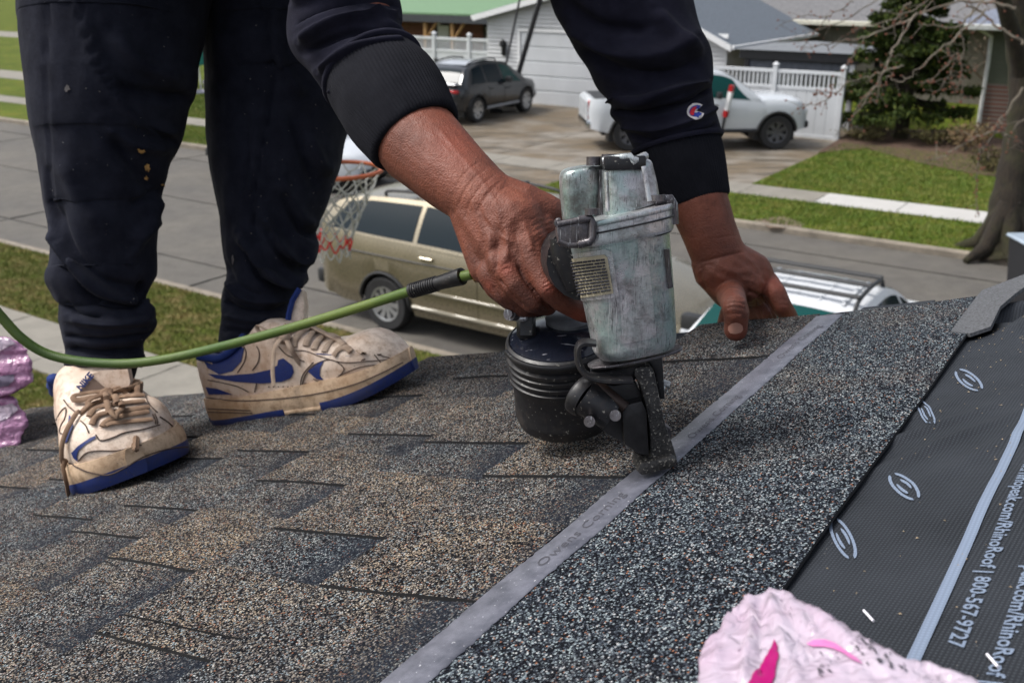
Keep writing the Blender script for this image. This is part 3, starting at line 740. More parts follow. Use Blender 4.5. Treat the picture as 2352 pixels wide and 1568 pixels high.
for y in (.25, 1.6, 3.9, 5.2, 7.6):
    mb = MB(); mb.box((-1.8, y, 1.25), (.14, .14, 2.5)); mb.tube([(-1.8, y, 1.7), (-1.8, y-.55, 2.4)], .06, 6); part(mb, 'porch_post', M_OAK, h2)
# white garden ornaments on the porch
for (p, lab) in (((1006, 48), 'pale round lantern hanging on the brick porch, left one'), ((1045, 44), 'pale round lantern hanging on the brick porch, right one')):
    b_, z_ = (lambda v: (v.dot(D), v.z))(ata(*p, 31.9))
    g = bld('porch_lantern', lab, 'lantern', 31.9, b_); g['group'] = 'lanterns on the brick porch'
    mb = MB(); mb.sphere((0, 0, z_), (.12, .12, .17)); mb.lathe([(.04, 0), (.02, .14), (.015, 2.60-z_-.17)], (0, 0, z_+.16), (0, 0, 1), 8); part(mb, 'shade', M_TRIM, g, 50)
# right hand house: blue-grey roof, olive siding over brick, white downspout
h3 = bld('house', 'house at right with blue grey roof, olive siding over red brick', 'house', 30.2, -2.0)
bR = (lambda v: v.dot(D))(ata(2262, 200, 30.2))+2.0
mb = MB(); mb.box((3.5, bR/2-2, .72), (7, bR+4, 1.34)); part(mb, 'brick_base', M_BRICK, h3)
M_OLIVE = simple('olive_siding', (.10, .11, .075), .7, var=.1)
for k in range(12):
    mb = MB(); z = 1.39+k*.125; mb.box((3.5, bR/2-2, z+.0625), (7+.02, bR+4.02-.01*(k % 2), .118)); part(mb, 'siding_board', M_OLIVE, h3)
mb = MB(); mb.box((3.5, bR/2-2, 2.1), (6.97, bR+3.97, 1.54)); part(mb, 'wall', M_OLIVE, h3)
mb = MB(); y1 = bR+1.0; mb.add([(-.6, y1, 2.92), (-.6, -6, 2.92), (3.5, -6, 4.3), (3.5, y1-3.2, 4.3), (7.6, y1, 2.92), (7.6, -6, 2.92)], [(0, 1, 2, 3), (3, 2, 5, 4), (0, 3, 4)]); part(mb, 'roof', simple('blue_shingles', (.16, .18, .23), .8, var=.25, scale=14), h3)
mb = MB(); mb.box((-.66, y1/2-3, 2.86), (.13, y1+6.1, .15), bev=.02); mb.box((3.5, y1+.02, 2.86), (8.3, .12, .15), bev=.02); part(mb, 'gutter', simple('pale_gutter', (.60, .62, .60), .4), h3)
mb = MB(); mb.tube([(-.58, bR+.3, 2.84), (-.12, bR+.02, 2.6), (-.08, bR+.0, 1.9), (-.08, bR, .2), (-.35, bR, .1)], .055, 8); part(mb, 'downspout', simple('white_downspout', (.62, .63, .6), .4), h3, 50)
# far backdrop of roofs and hedges left and beyond
for i, (a, b, w_, d_, lab, m_) in enumerate(((48, 38, 16, 9, 'low brown brick house far away at the upper left edge', M_BRICK), (64, 22, 14, 9, 'distant pale house beyond the brick house', M_SIDING), (60, -6, 16, 9, 'distant grey house beyond the spruce', M_SIDING))):
    g = bld('house', lab, 'house', a, b)
    mb = MB(); mb.box((d_/2, w_/2, 1.35), (d_, w_, 2.7)); part(mb, 'wall', m_, g)
    mb = MB(); mb.add([(-.4, -.4, 2.72), (-.4, w_+.4, 2.72), (d_/2, w_+.4, 4.4), (d_/2, -.4, 4.4), (d_+.4, -.4, 2.7), (d_+.4, w_+.4, 2.7)], [(0, 3, 2, 1), (3, 4, 5, 2), (0, 4, 3), (1, 2, 5)]); part(mb, 'roof', M_ROOF2, g)
    for q in range(3):
        mb = MB(); mb.box((-.02, w_*(q+.5)/3, 1.5), (.06, 1.3, 1.0)); part(mb, 'window', M_GLASSD, g)
# closed patio umbrella and clutter seen between the legs
up = GP(463, 214, .1); um = thing('patio_umbrella', 'closed teal patio umbrella with a yellow band seen between the legs', 'umbrella', loc=(up.x, up.y, .1))
M_TEAL = simple('teal_canvas', (.01, .16, .13), .7); M_YEL = simple('yellow_canvas', (.62, .36, .02), .7)
mb = MB(); mb.cyl((0, 0, 0), (0, 0, 2.9), .025, 8); part(mb, 'pole', M_TRIM, um)
mb = MB(); mb.lathe([(.05, 0), (.30, .05), (.26, .5), (.16, 1.2), (.13, 1.35)], (0, 0, .95), (0, 0, 1), 9); part(mb, 'canopy', M_TEAL, um, 40)
mb = MB(); mb.lathe([(.14, 0), (.10, .16), (.02, .45)], (0, 0, 2.30), (0, 0, 1), 9); part(mb, 'canopy_top', M_YEL, um, 40)
mb = MB(); mb.lathe([(.32, 0), (.3, .06), (.06, .12)], (0, 0, 0), (0, 0, 1), 14); part(mb, 'base', simple('pale_stone', (.4, .4, .45), .8), um, 40)
for k, (dx, c_, lab) in enumerate(((-.35, (.45, .42, .40), 'pale grey planter beside the closed teal umbrella'), (.38, (.30, .24, .45), 'lilac planter beside the closed teal umbrella'))):
    g = thing('planter', lab, 'planter', loc=(up.x+dx, up.y-.2, .1)); mb = MB()
    mb.lathe([(.16, 0), (.23, .42), (.25, .45), (.21, .45), (.2, .38)], (0, 0, 0), (0, 0, 1), 12); part(mb, 'pot', simple('pot_'+'ab'[k], c_, .8), g, 40)
    mb = MB(); r2 = random.Random(k)
    for i in range(120):
        v = Vector((r2.gauss(0, .12), r2.gauss(0, .12), .45+abs(r2.gauss(.12, .12)))); e = Vector((r2.uniform(-1, 1), r2.uniform(-1, 1), r2.uniform(-.5, 1)))*.05; f = Vector((r2.uniform(-1, 1), r2.uniform(-1, 1), 0))*.03
        mb.add([v-e, v+f, v+e], [(0, 1, 2)])
    part(mb, 'foliage', simple('pale_foliage', (.25, .28, .16), .8, var=.4), g)
# ============================================================ VEHICLES (local: x forward, y left, z up, origin on the ground mid-wheelbase)
def paint(name, c, rough=.22, metal=.0, coat=.6, dirt=.15):
    t = NT(name); n = t.noise(2.5, 4, .6, kind='obj'); n2 = t.noise(60, 3, kind='obj')
    c2 = tuple(x*(1-dirt) for x in c)
    t.set(color=t.ramp(n, [(.35, c2), (.65, c)]), rough=t.ramp(n2, [(.3, rough), (.8, rough+.12)]), metal=metal)
    t.b.inputs['Coat Weight'].default_value = coat; t.b.inputs['Coat Roughness'].default_value = .08; return t.m
M_AGLASS = NT('tinted_car_glass').set(color=(.012, .02, .026), rough=.05).m; M_AGLASS.node_tree.nodes['Principled BSDF'].inputs['Specular IOR Level'].default_value = .14
M_TGLASS = NT('teal_car_glass').set(color=(.004, .050, .046), rough=.08, Specular_IOR_Level=.2).m
M_TYRE = simple('tyre_rubber', (.016, .016, .017), .75)
M_RIM = simple('alloy_wheel', (.42, .43, .44), .35, .75)
M_CLAD = simple('black_plastic_trim', (.02, .021, .023), .55)
M_RED = NT('red_lamp').set(color=(.32, .01, .012), rough=.15).m
M_HEAD = NT('clear_lamp').set(color=(.55, .57, .6), rough=.12).m
M_CHROME = simple('chrome', (.6, .61, .62), .18, 1)
def wheel(R_, w_, rim, spokes=10, rimm=M_RIM):
    """meshes for a wheel whose axle is y; outer face towards +y"""
    tb = MB(); hw_ = w_/2
    tb.lathe([(rim, -hw_), (R_*.93, -hw_), (R_, -hw_*.7), (R_, hw_*.7), (R_*.93, hw_), (rim, hw_*.92), (rim*.98, hw_*.4)], (0, 0, 0), (0, 1, 0), 32, cap=False)
    tb.lathe([(.0001, -hw_*.2), (rim, -hw_*.2)], (0, 0, 0), (0, 1, 0), 20, cap=False)
    rb = MB(); rb.lathe([(rim*1.0, hw_*.35), (rim*1.0, hw_*.95), (rim*.90, hw_*.90), (rim*.88, hw_*.35)], (0, 0, 0), (0, 1, 0), 32, cap=False)
    rb.lathe([(.001, hw_*.75), (rim*.17, hw_*.72), (rim*.2, hw_*.3)], (0, 0, 0), (0, 1, 0), 14, cap=False)
    for k in range(spokes):
        a = 2*PI*k/spokes; c_, s_ = math.cos(a), math.sin(a)
        M = frame((c_, 0, s_), (0, 1, 0), (-s_, 0, c_), (0, 0, 0)); wd = rim*2*PI/spokes*.26
        rb.add([(rim*.12, hw_*.70, -wd*.55), (rim*.92, hw_*.86, -wd), (rim*.92, hw_*.86, wd), (rim*.12, hw_*.70, wd*.55), (rim*.12, hw_*.4, -wd*.5), (rim*.92, hw_*.5, -wd), (rim*.92, hw_*.5, wd), (rim*.12, hw_*.4, wd*.5)],
               [(0, 1, 2, 3), (4, 7, 6, 5), (0, 4, 5, 1), (3, 2, 6, 7)], M)
    return tb.mesh('tyre', M_TYRE, 50), rb.mesh('rim', rimm, 40)
def car(name, label, M, body, xs, wb, R_, paintm, sides, wsh, roofz, cab, wheelp=(.22, .21, 10), glass=M_AGLASS, clad=False, rear=None, extra=None, front_glass=None, halfw=.9, sill=.26, rimm=M_RIM, door_split=(.35, -.55), rails=False, roofw=.62, win=None, bed=None, open_mat=None):
    """body: list of (x, z belt, z top centre, half width); cab: list (x, z roof) from cowl to tail; xs range"""
    T = thing(name, label, 'car' if name != 'pickup_truck' else 'pickup truck', M=M)
    x0, x1 = body[0][0], body[-1][0]; n = int((x1-x0)/.06)+1
    XS = [x0+(x1-x0)*i/(n-1) for i in range(n)]
    fb = lambda x, c: smooth_interp(x, [(b[0], b[c]) for b in body])
    def zbot(x):
        z = sill+max(0, (x-(x1-.55))*.18)+max(0, ((x0+.55)-x)*.25)
        for wx in (wb/2, -wb/2):
            d = abs(x-wx); RR = R_*1.17
            if d < RR: z = max(z, R_+math.sqrt(RR*RR-d*d))
        return z
    def endk(x):                                       # plan-view rounding towards both ends
        e = min(x-x0, x1-x); return 1-.20*max(0, 1-e/.45)**2.2-.03*max(0, 1-e/1.3)
    sec = []
    def section(x):
        hw_ = fb(x, 3)*endk(x); zb = zbot(x); zl = fb(x, 1); zt = fb(x, 2); zm = .5*(sill+zl)+.06
        zm = max(zm, zb+.03); zl = max(zl, zm+.05)
        return [(x, hw_*.93 if zb < sill+.05 else hw_*.985, zb), (x, hw_*.985, zb+(zm-zb)*.5), (x, hw_, zm), (x, hw_*.995, zm+(zl-zm)*.55), (x, hw_*.95, zl), (x, hw_*.90, zl+(zt-zl)*.5), (x, hw_*.6, zt), (x, 0, zt+.012)]
    rings = [section(x) for x in XS]
    full = [r_+[(x, -y, z) for x, y, z in r_[-2::-1]] for r_ in rings]
    mb = MB(); mb.loft(full, closed=False)
    for k in (0, -1):
        r_ = full[k]; mb.add(r_, [tuple(range(len(r_)))])
    B = part(mb, 'body', paintm, T, 32)
    mb = MB(); mb.box(((x0+x1)/2, 0, sill+.16), (x1-x0-.5, halfw*1.60, .22)); 
    for s in (-1, 1):
        for wx in (wb/2, -wb/2): mb.box((wx, s*halfw*.52, R_+.1), (R_*2.4, halfw*.5, R_*1.5))
    part(mb, 'underbody', M_CLAD, T)
    # greenhouse
    cx0, cx1 = cab[0][0], cab[-1][0]; m = int(abs(cx1-cx0)/.06)+1
    def zr(x): return smooth_interp(x, sorted(cab))
    lo, hi = min(cx0, cx1), max(cx0, cx1); zmax = max(c[1] for c in cab)
    def cabsec(x, v):                                  # v 0 belt .. 1 roof edge
        zl = fb(x, 1)-.02; z1_ = max(zr(x), zl+.01); f = (z1_-zl)/(zmax-zl)
        wl = fb(x, 3)*endk(x)*.955; wr = wl+(roofw-wl)*min(1, f)**1.0
        bulge = .02*math.sin(PI*v)
        return wl+(wr-wl)*v+bulge, zl+(z1_-zl)*v*.97
    CX = [lo+(hi-lo)*i/(m-1) for i in range(m)]; rg = []
    for x in CX:
        h = [(x, *cabsec(x, v)) for v in (0, .33, .66, .9, 1)]
        zt = zr(x); zl = fb(x, 1)-.02; zt = max(zt, zl+.012); y1 = h[-1][1]
        h = [(a, b, c) for a, b, c in h]+[(x, y1*.90, zt-.006), (x, y1*.5, zt+.014), (x, 0, zt+.02)]
        rg.append(h+[(a, -b, c) for a, b, c in h[-2::-1]])
    mb = MB(); mb.loft(rg, closed=False)
    for k in (0, -1): mb.add(rg[k], [tuple(range(len(rg[k])))])
    CB = part(mb, 'roof', paintm, T, 32)
    def side_patch(nm, xa0, xa1, xb0, xb1, v0, v1, mat, off, par, s):
        mbp = MB()
        def fn(i, j):
            v = v0+(v1-v0)*j; xx = (xa0+(xb0-xa0)*j)+((xa1+(xb1-xb0-xa1+xa0)*0+ (xb1-xa1)*j)-(xa0+(xb0-xa0)*j))*i
            y, z = cabsec(xx, v); return (xx, s*(y+off), z)
        vs, fs = grid(10, 6, fn); mbp.add(vs, fs); return part(mbp, nm, mat, par, 60)
    for s in (-1, 1):
        for (xa0, xa1, xb0, xb1, gm) in (win or []):
            side_patch('side_window', xa0, xa1, xb0, xb1, .10, .90, gm or glass, .006, T, s)
    def top_patch(nm, xa, xb, ya, yb, mat, off):
        mbp = MB()
        def fn(i, j):
            x = xa+(xb-xa)*i; f = -1+2*j; y1, _ = cabsec(x, 1); zt = max(zr(x), fb(x, 1)-.01)
            wl, _ = cabsec(x, 0); hw2 = y1*(ya+(yb-ya)*i); y = f*hw2
            return (x, y, zt+.02-.026*abs(f)**2*1.0)
        vs, fs = grid(14, 9, fn)
        sl = Vector((vs[-1][0]-vs[0][0], 0, (zr(xb)-zr(xa)))).normalized(); nn = Vector((-sl.z, 0, sl.x)); nn = nn if nn.z > 0 else -nn
        mbp.add([Vector(v)+nn*off for v in vs], fs); return part(mbp, nm, mat, T, 60)
    if wsh: top_patch('windshield', wsh[0], wsh[1], .98, .90, front_glass or glass, .022)
    if rear: top_patch('rear_window', rear[0], rear[1], .90, .90, glass, .022)
    # doors: thin proud panels with gaps
    bod = lambda x, f: None
    def bodypt(x, z, s, off):
        pr = section(x)[:5]
        for p, q in zip(pr, pr[1:]):
            if z <= q[2] or q is pr[-1]:
                tt_ = (z-p[2])/(q[2]-p[2]) if q[2] > p[2] else 0; return (x, s*(p[1]+(q[1]-p[1])*max(0, min(1, tt_))+off), z)
    for s in (-1, 1):
        for (xa, xb) in sides:
            mbp = MB(); vs, fs = grid(12, 8, lambda i, j: bodypt(xa+(xb-xa)*i, sill+.10+(fb(xa+(xb-xa)*i, 1)-.045-sill-.10)*j, s, .007)); mbp.add(vs, fs)
            ring = [j*12 for j in range(8)]; 
            dv = len(vs); inner = [bodypt(v[0], v[2], s, -.01) for v in vs]; mbp.add(inner, [])
            edge = list(range(12))+[j*12+11 for j in range(1, 8)]+list(range(94, 83, -1))+[j*12 for j in range(6, 0, -1)]
            for p, q in zip(edge, edge[1:]+edge[:1]): mbp.f.append((p, q, q+dv, p+dv)); mbp.mi.append(0)
            d_ = part(mbp, 'door', paintm, T, 40)
            hx = xa+.16 if xb-xa > .5 else xa+.1; hz = fb(hx, 1)-.12
            p = bodypt(hx, hz, s, .03); mbh = MB(); mbh.box(p, (.20, .03, .035), bev=.01); part(mbh, 'handle', paintm if not clad else M_CLAD, d_)
        # mirror
        xm = (wsh[0]-.25) if wsh else 0.6
        y, z = cabsec(min(max(xm, lo), hi), .12); mbp = MB(); mbp.box((xm, s*(y+.13), z+.06), (.12, .22, .16), bev=.04, seg=2); part(mbp, 'mirror', M_CLAD if clad or glass is M_AGLASS else paintm, T, 40)
        if clad:
            mbp = MB(); mbp.tube([bodypt(-wb/2+R_*1.25, sill+.05, s, .01), bodypt(wb/2-R_*1.25, sill+.05, s, .01)], .05, 8); part(mbp, 'side_sill', M_CLAD if clad is True else clad, T, 50)
        for wx in (wb/2, -wb/2):
            mbp = MB(); pts = []
            for k in range(17):
                a = PI*k/16; x = wx+math.cos(a)*R_*1.17; z = R_+math.sin(a)*R_*1.17
                pts.append(bodypt(x, max(z, sill+.02), s, .004))
            mbp.tube(pts, .022 if not clad else .035, 6); part(mbp, 'wheel_arch', M_CLAD if clad or True else paintm, T, 50)
    tm_, rm_ = wheel(R_, wheelp[0], wheelp[1], wheelp[2], rimm)
    for s in (-1, 1):
        for wx in (wb/2, -wb/2):
            w_ = link('wheel', tm_, T); w_.location = (wx, s*(fb(wx, 3)-wheelp[0]/2-.01), R_)
            if s < 0: w_.rotation_euler = (0, 0, PI)
            rr = link('rim', rm_, w_)
    # lamps
    for s in (-1, 1):
        p = section(x1-.12); hy = p[4][1]; zz = fb(x1-.12, 1)
        mbp = MB(); mbp.box((x1-.11, s*(hy-.16), zz-.10), (.18, .34, .15), bev=.03); part(mbp, 'headlight', M_HEAD, T, 40)
        p = section(x0+.08); hy = p[4][1]; zz = fb(x0+.08, 1)
        tl = extra.get('tail', (.16, .30)) if extra else (.16, .30)
        mbp = MB(); mbp.box((x0+.07, s*(hy-.10), zz-tl[1]/2-.02), (.14, tl[0]*1.6, tl[1]), bev=.03); part(mbp, 'tail_light', M_RED, T, 40)
    mbp = MB(); mbp.box((x1-.02, 0, sill+.16), (.12, halfw*1.5, .18), bev=.04); mbp.box((x1-.005, 0, fb(x1-.02, 1)-.13), (.06, halfw*.8, .14), bev=.02); part(mbp, 'grille', M_CLAD, T)
    mbp = MB(); mbp.box((x0+.03, 0, sill+.20), (.14, halfw*1.6, .20), bev=.05, seg=2); part(mbp, 'rear_bumper', extra.get('bump', M_CLAD) if extra else M_CLAD, T, 40)
    mbp = MB(); mbp.box((x0-.012, 0, sill+.42), (.02, .30, .15), bev=.004); part(mbp, 'number_plate', M_TRIM, T)
    if rails:
        xr0, xr1 = rails[0], rails[1]
        for s in (-1, 1):
            y = roofw*.93; mbp = MB(); pts = [(xr0, s*y, zr(xr0)-.01), (xr0+.08, s*y, zr(xr0+.08)+.06), ((xr0+xr1)/2, s*y, zr((xr0+xr1)/2)+.075), (xr1-.08, s*y, zr(xr1-.08)+.06), (xr1, s*y, zr(xr1)-.01)]
            mbp.tube(spline(pts, 16), .02, 8); part(mbp, 'roof_rail', M_CLAD, T, 50)
        for x in rails[2:]:
            mbp = MB(); mbp.box((x, 0, zr(x)+.085), (.06, roofw*1.9, .03), bev=.01); part(mbp, 'crossbar', M_CLAD, T)
    return T, fb, cabsec, zr, section, bodypt
def place(a, b, fwd_a, fwd_b, z=0.0):
    f = (U*fwd_a+D*fwd_b).normalized(); l = Zv.cross(f); return frame(f, l, Zv, AB(a, b, z))
# ---- gold minivan along the near kerb, heading right
P_GOLD = paint('gold_beige_paint', (.27, .235, .165), .24, .60, .5, .12)
vb = [(-2.80, .95, .96, .84), (-2.68, 1.16, 1.17, .95), (-1.6, 1.18, 1.19, .985), (0, 1.15, 1.16, .985), (1.0, 1.10, 1.12, .975), (1.45, 1.02, 1.10, .965), (2.0, .90, .97, .93), (2.40, .76, .82, .86), (2.52, .62, .68, .74)]
vc = [(1.50, 1.10), (.85, 1.48), (.45, 1.60), (-.3, 1.665), (-1.4, 1.66), (-2.15, 1.60), (-2.60, 1.42), (-2.74, 1.16)]
van = car('minivan', 'gold beige minivan parked along the kerb beyond the roof edge', place(9.98, 6.52, 0, -1), vb, None, 3.0, .35, P_GOLD,
    [(-.95, -.05), (.0, .98)], (.62, 1.42), 1.665, vc, wheelp=(.21, .225, 10), rear=(-2.3, -2.62), halfw=.98, sill=.27, roofw=.66, rails=(-1.7, .1, -1.35, -.4),
    win=[(-2.50, -1.05, -2.2, -1.05, None), (-.98, -.02, -.98, -.02, None), (.06, 1.10, .06, .62, None)])
T = van[0]
for z, dz in ((.40, .03), (.64, .022)):
    for s in (-1, 1):
        mb = MB(); pts = [van[5](x, z, s, .012) for x in [-1.05+2.1*i/14 for i in range(15)]]; mb.tube(pts, dz, 6); part(mb, 'side_moulding', paint('beige_moulding', (.26, .235, .18), .45, .1), T, 60)
for s in (-1, 1):
    mb = MB(); pts = [van[5](x, .98, s, .006) for x in [-2.2+2.1*i/12 for i in range(13)]]; mb.tube(pts, .010, 5); part(mb, 'door_track', M_CLAD, T)
# ---- white SUV with roof rack on our driveway, nose towards us
P_WHITE = paint('white_paint', (.66, .68, .70), .25, 0, .5, .06)
sb = [(-2.1, .85, .9, .78), (-2.0, .98, 1.00, .88), (-1.2, 1.00, 1.02, .92), (0, 1.0, 1.02, .92), (.8, .98, 1.03, .91), (1.5, .92, 1.03, .90), (2.0, .84, .94, .86), (2.2, .70, .78, .76)]
sc_ = [(1.35, 1.04), (.72, 1.40), (.40, 1.52), (-.1, 1.56), (-.5, 1.54), (-.75, 1.44), (-1.25, 1.03)]
suv = car('parked_car', 'white car with black roof rack and teal windshield below the far hand', place(8.62, 2.63, -1, 0, .05), sb, None, 2.65, .34, P_WHITE,
    [(-.75, .05), (.1, .95)], (.46, 1.30), 1.56, sc_, wheelp=(.21, .21, 8), rear=(-.72, -1.15), front_glass=M_TGLASS, halfw=.92, roofw=.58, rails=(-.52, .34, -.44, -.10, .24),
    win=[(-1.0, -.68, -.85, -.68, None), (-.62, .05, -.62, .05, None), (.12, 1.02, .12, .60, None)])
for k in range(5):
    y = -.42+.21*k; mb = MB(); mb.tube([(x, y, suv[3](x)+.016) for x in [-.5+.8*i/8 for i in range(9)]], .018, 6, flat=.5); part(mb, 'roof_rib', P_WHITE, suv[0], 60)
# ---- white sedan with a sunroof further along the street
P_WHITE2 = paint('pearl_white_paint', (.58, .61, .64), .2, 0, .6, .04)
db = [(-2.3, .80, .86, .74), (-2.15, .95, 1.0, .84), (-1.4, .96, 1.03, .90), (0, .93, .96, .91), (.9, .90, .96, .90), (1.6, .84, .93, .88), (2.1, .74, .80, .80), (2.3, .60, .64, .7)]
dc = [(1.2, .96), (.45, 1.32), (.1, 1.42), (-.5, 1.44), (-1.0, 1.38), (-1.5, 1.16), (-1.75, 1.02)]
sed = car('parked_sedan', 'white car parked at the far kerb, seen beyond the basketball hoop', place(15.5, 15.95, 0, -1), db, None, 2.75, .34, P_WHITE2,
    [(-.85, -.05), (0, .9)], (.28, 1.12), 1.44, dc, wheelp=(.2, .22, 8), rear=(-.98, -1.6), halfw=.9, roofw=.58, glass=NT('grey_blue_glass').set(color=(.06, .09, .12), rough=.1).m,
    win=[(-1.35, -.9, -1.15, -.9, None), (-.84, .0, -.84, .0, None), (.05, .95, .05, .5, None)])
mb = MB(); mb.sphere((1.90, .86, .80), (.20, .06, .07), seg=16); part(mb, 'fog_lamp', M_AGLASS, sed[0], 60)
# ---- black crossover in the far driveway
P_BLACK = paint('dark_grey_paint', (.022, .024, .028), .25, .3, .7, .2)
bb = [(-2.25, .80, .95, .80), (-2.15, 1.02, 1.10, .90), (-1.2, 1.06, 1.10, .95), (0, 1.0, 1.04, .95), (.9, .97, 1.05, .94), (1.6, .93, 1.05, .93), (2.1, .82, .93, .86), (2.3, .62, .72, .76)]
bc = [(1.35, 1.05), (.62, 1.48), (.25, 1.60), (-.5, 1.66), (-1.3, 1.60), (-1.75, 1.47), (-2.05, 1.12)]
crs = car('parked_crossover', 'black crossover car parked in the driveway in front of the left fence', place(25.28, 18.34, 1, .04, .09), bb, None, 2.75, .37, P_BLACK,
    [(-.8, .0), (.05, .98)], (.42, 1.28), 1.66, bc, wheelp=(.24, .25, 6), rear=(-1.72, -2.02), clad=simple('grey_sill', (.25, .26, .28), .35, .3), halfw=.95, roofw=.62, extra={'tail': (.24, .10)}, rails=(-1.4, .1),
    win=[(-1.62, -.88, -1.35, -.88, None), (-.8, .02, -.8, .02, None), (.1, 1.08, .1, .58, M_TGLASS)], sill=.32)
mb = MB(); vs, fs = grid(12, 7, lambda i, j: (-1.45+1.6*i, (-.56+1.12*j), crs[3](-1.45+1.6*i)+.028)); mb.add(vs, fs); part(mb, 'glass_roof', paint('pale_glass_roof', (.40, .42, .45), .12), crs[0], 60)
mb = MB(); mb.box((-2.12, 0, 1.13), (.30, 1.5, .04), bev=.015); part(mb, 'tail_spoiler', paint('silver_trim', (.45, .47, .50), .2, .5), crs[0])
# ---- white pickup on the right of the far driveway
pb_ = [(-2.85, 1.20, 1.21, .92), (-2.8, 1.24, 1.25, .95), (-1.0, 1.24, 1.25, .97), (0, 1.22, 1.24, .98), (1.1, 1.20, 1.26, .98), (2.0, 1.14, 1.26, .97), (2.5, 1.02, 1.16, .92), (2.65, .80, .92, .84)]
pc_ = [(1.35, 1.26), (.72, 1.72), (.35, 1.86), (-.4, 1.90), (-.95, 1.85), (-1.02, 1.26)]
fw_a, fw_b = 2.3, -2.95; L_ = math.hypot(fw_a, fw_b)
nl = (-fw_b/L_, fw_a/L_)
tr = car('pickup_truck', 'white pickup truck parked right of the garage door', place(24.43-1.825*fw_a/L_+.80*(-fw_b/L_), 8.64-1.825*fw_b/L_+.80*(fw_a/L_), fw_a, fw_b, .09), pb_, None, 3.65, .42, P_WHITE2,
    [(-.92, .0), (.05, 1.0)], (.55, 1.28), 1.9, pc_, wheelp=(.27, .26, 7), rear=None, clad=True, halfw=.98, roofw=.70, sill=.42, rimm=simple('dark_alloy', (.10, .10, .11), .4, .6), extra={'tail': (.10, .48), 'bump': M_CHROME},
    win=[(-.86, .0, -.80, .0, None), (.06, 1.12, .06, .66, M_TGLASS)])
mb = MB(); mb.box((-1.9, 0, 1.262), (1.6, 1.56, .012)); part(mb, 'bed_opening', M_CLAD, tr[0])
mb = MB(); mb.box((-2.86, 0, .95), (.04, 1.45, .48), bev=.015); part(mb, 'tailgate', P_WHITE2, tr[0])
# ---- basketball hoop beside our driveway
rc = P3(769, 391, 4.9); rimR = .228
bh = thing('basketball_hoop', 'basketball hoop with white backboard, orange rim and frayed net', 'basketball hoop', loc=(rc.x-.9, rc.y, .1))
M_ORR = simple('orange_rim', (.42, .10, .035), .5); M_NET = simple('grey_net_cord', (.42, .42, .38), .8, var=.3); M_NRED = simple('red_net_cord', (.55, .02, .02), .8)
mb = MB(); mb.tube([(rc.x+rimR*math.cos(a), rc.y+rimR*math.sin(a), rc.z) for a in [2*PI*k/40 for k in range(40)]], .011, 8, closed=True); part(mb, 'rim', M_ORR, bh, 60, world=True)
mb = MB(); mb.box((rc.x-.40, rc.y+.02, rc.z+.32), (.035, 1.1, .72), bev=.008); part(mb, 'backboard', M_WHITE, bh, world=True)
mb = MB(); mb.box((rc.x-.31, rc.y, rc.z), (.17, .14, .07), bev=.01); part(mb, 'rim_bracket', M_ORR, bh, world=True)
mb = MB(); mb.tube([(rc.x-.42, rc.y, rc.z+.3), (rc.x-.46, rc.y, rc.z), (rc.x-.46, rc.y, .1)], .035, 10); part(mb, 'pole', M_BLK, bh, 50, world=True)
def netmesh(z0, z1, mbn, reds=False):
    n = 12; rows = 9
    def pt(i, j):
        f = j/rows; rr = rimR*(1-.62*min(1, f*1.15)**.8)*(1+.04*math.sin(i*2.2+j)); a = 2*PI*(i+.5*(j % 2))/n+f*.35
        return Vector((rc.x+rr*math.cos(a)-.04*f, rc.y+rr*math.sin(a), rc.z-.44*f-.01*math.sin(i*3)))
    for j in range(rows):
        if not z0 <= j < z1: continue
        for i in range(n):
            p = pt(i, j); 
            for q in ((pt(i, j+1), pt(i-1, j+1)) if j % 2 == 0 else (pt(i, j+1), pt(i+1, j+1))):
                mbn.tube([p, (p+q)/2+Vector((0, 0, -.006)), q], .0042, 5)
mb = MB(); netmesh(0, 7, mb); part(mb, 'net', M_NET, bh, world=True)
mb = MB(); netmesh(7, 8, mb); part(mb, 'net_band', M_NRED, bh, world=True, label='red band near the bottom of the net')
mb = MB(); netmesh(8, 9, mb); part(mb, 'net_hem', M_NET, bh, world=True)
# ---- marker stake in front of the pickup, black bin at right
sk = GP(1648, 345, .1); stp = ata(1682, 196, sk.dot(U)); stt = thing('marker_stake', 'leaning dark stake with white and red marker by the pickup', 'stake', loc=sk)
dn = stp-sk
mb = MB(); mb.tube([sk, sk+dn*.55], .035, 8); part(mb, 'stake', M_BLK, stt, world=True)
mb = MB(); mb.tube([sk+dn*.52, sk+dn*.62], .07, 4); mb.tube([sk+dn*.90, sk+dn], .07, 4); part(mb, 'red_band', M_RED, stt, world=True)
mb = MB(); mb.tube([sk+dn*.62, sk+dn*.90], .07, 4); part(mb, 'marker', M_TRIM, stt, world=True)
bn = GP(2362, 720, .11); bnn = thing('wheeled_bin', 'black bin with a pale rim at the right edge beyond the roof', 'bin', loc=bn)
mb = MB(); mb.loft([[(s*x, q*y, z) for s, q in ((-1, -1), (1, -1), (1, 1), (-1, 1))] for x, y, z in ((.20, .22, .02), (.27, .30, .95))]); part(mb, 'body', M_BLK, bnn)
mb = MB(); mb.box((0, 0, .97), (.62, .66, .05), bev=.02); part(mb, 'lid', simple('bluish_grey_plastic', (.30, .36, .42), .4), bnn)
mb = MB(); mb.cyl((-.05, -.33, .62), (-.05, -.31, .62), .055, 16); part(mb, 'orange_disc', simple('orange_reflector', (.7, .13, .01), .4), bnn)
mb = MB(); mb.cyl((-.26, .30, .1), (.26, .30, .1), .1, 14); part(mb, 'wheels', M_TYRE, bnn)
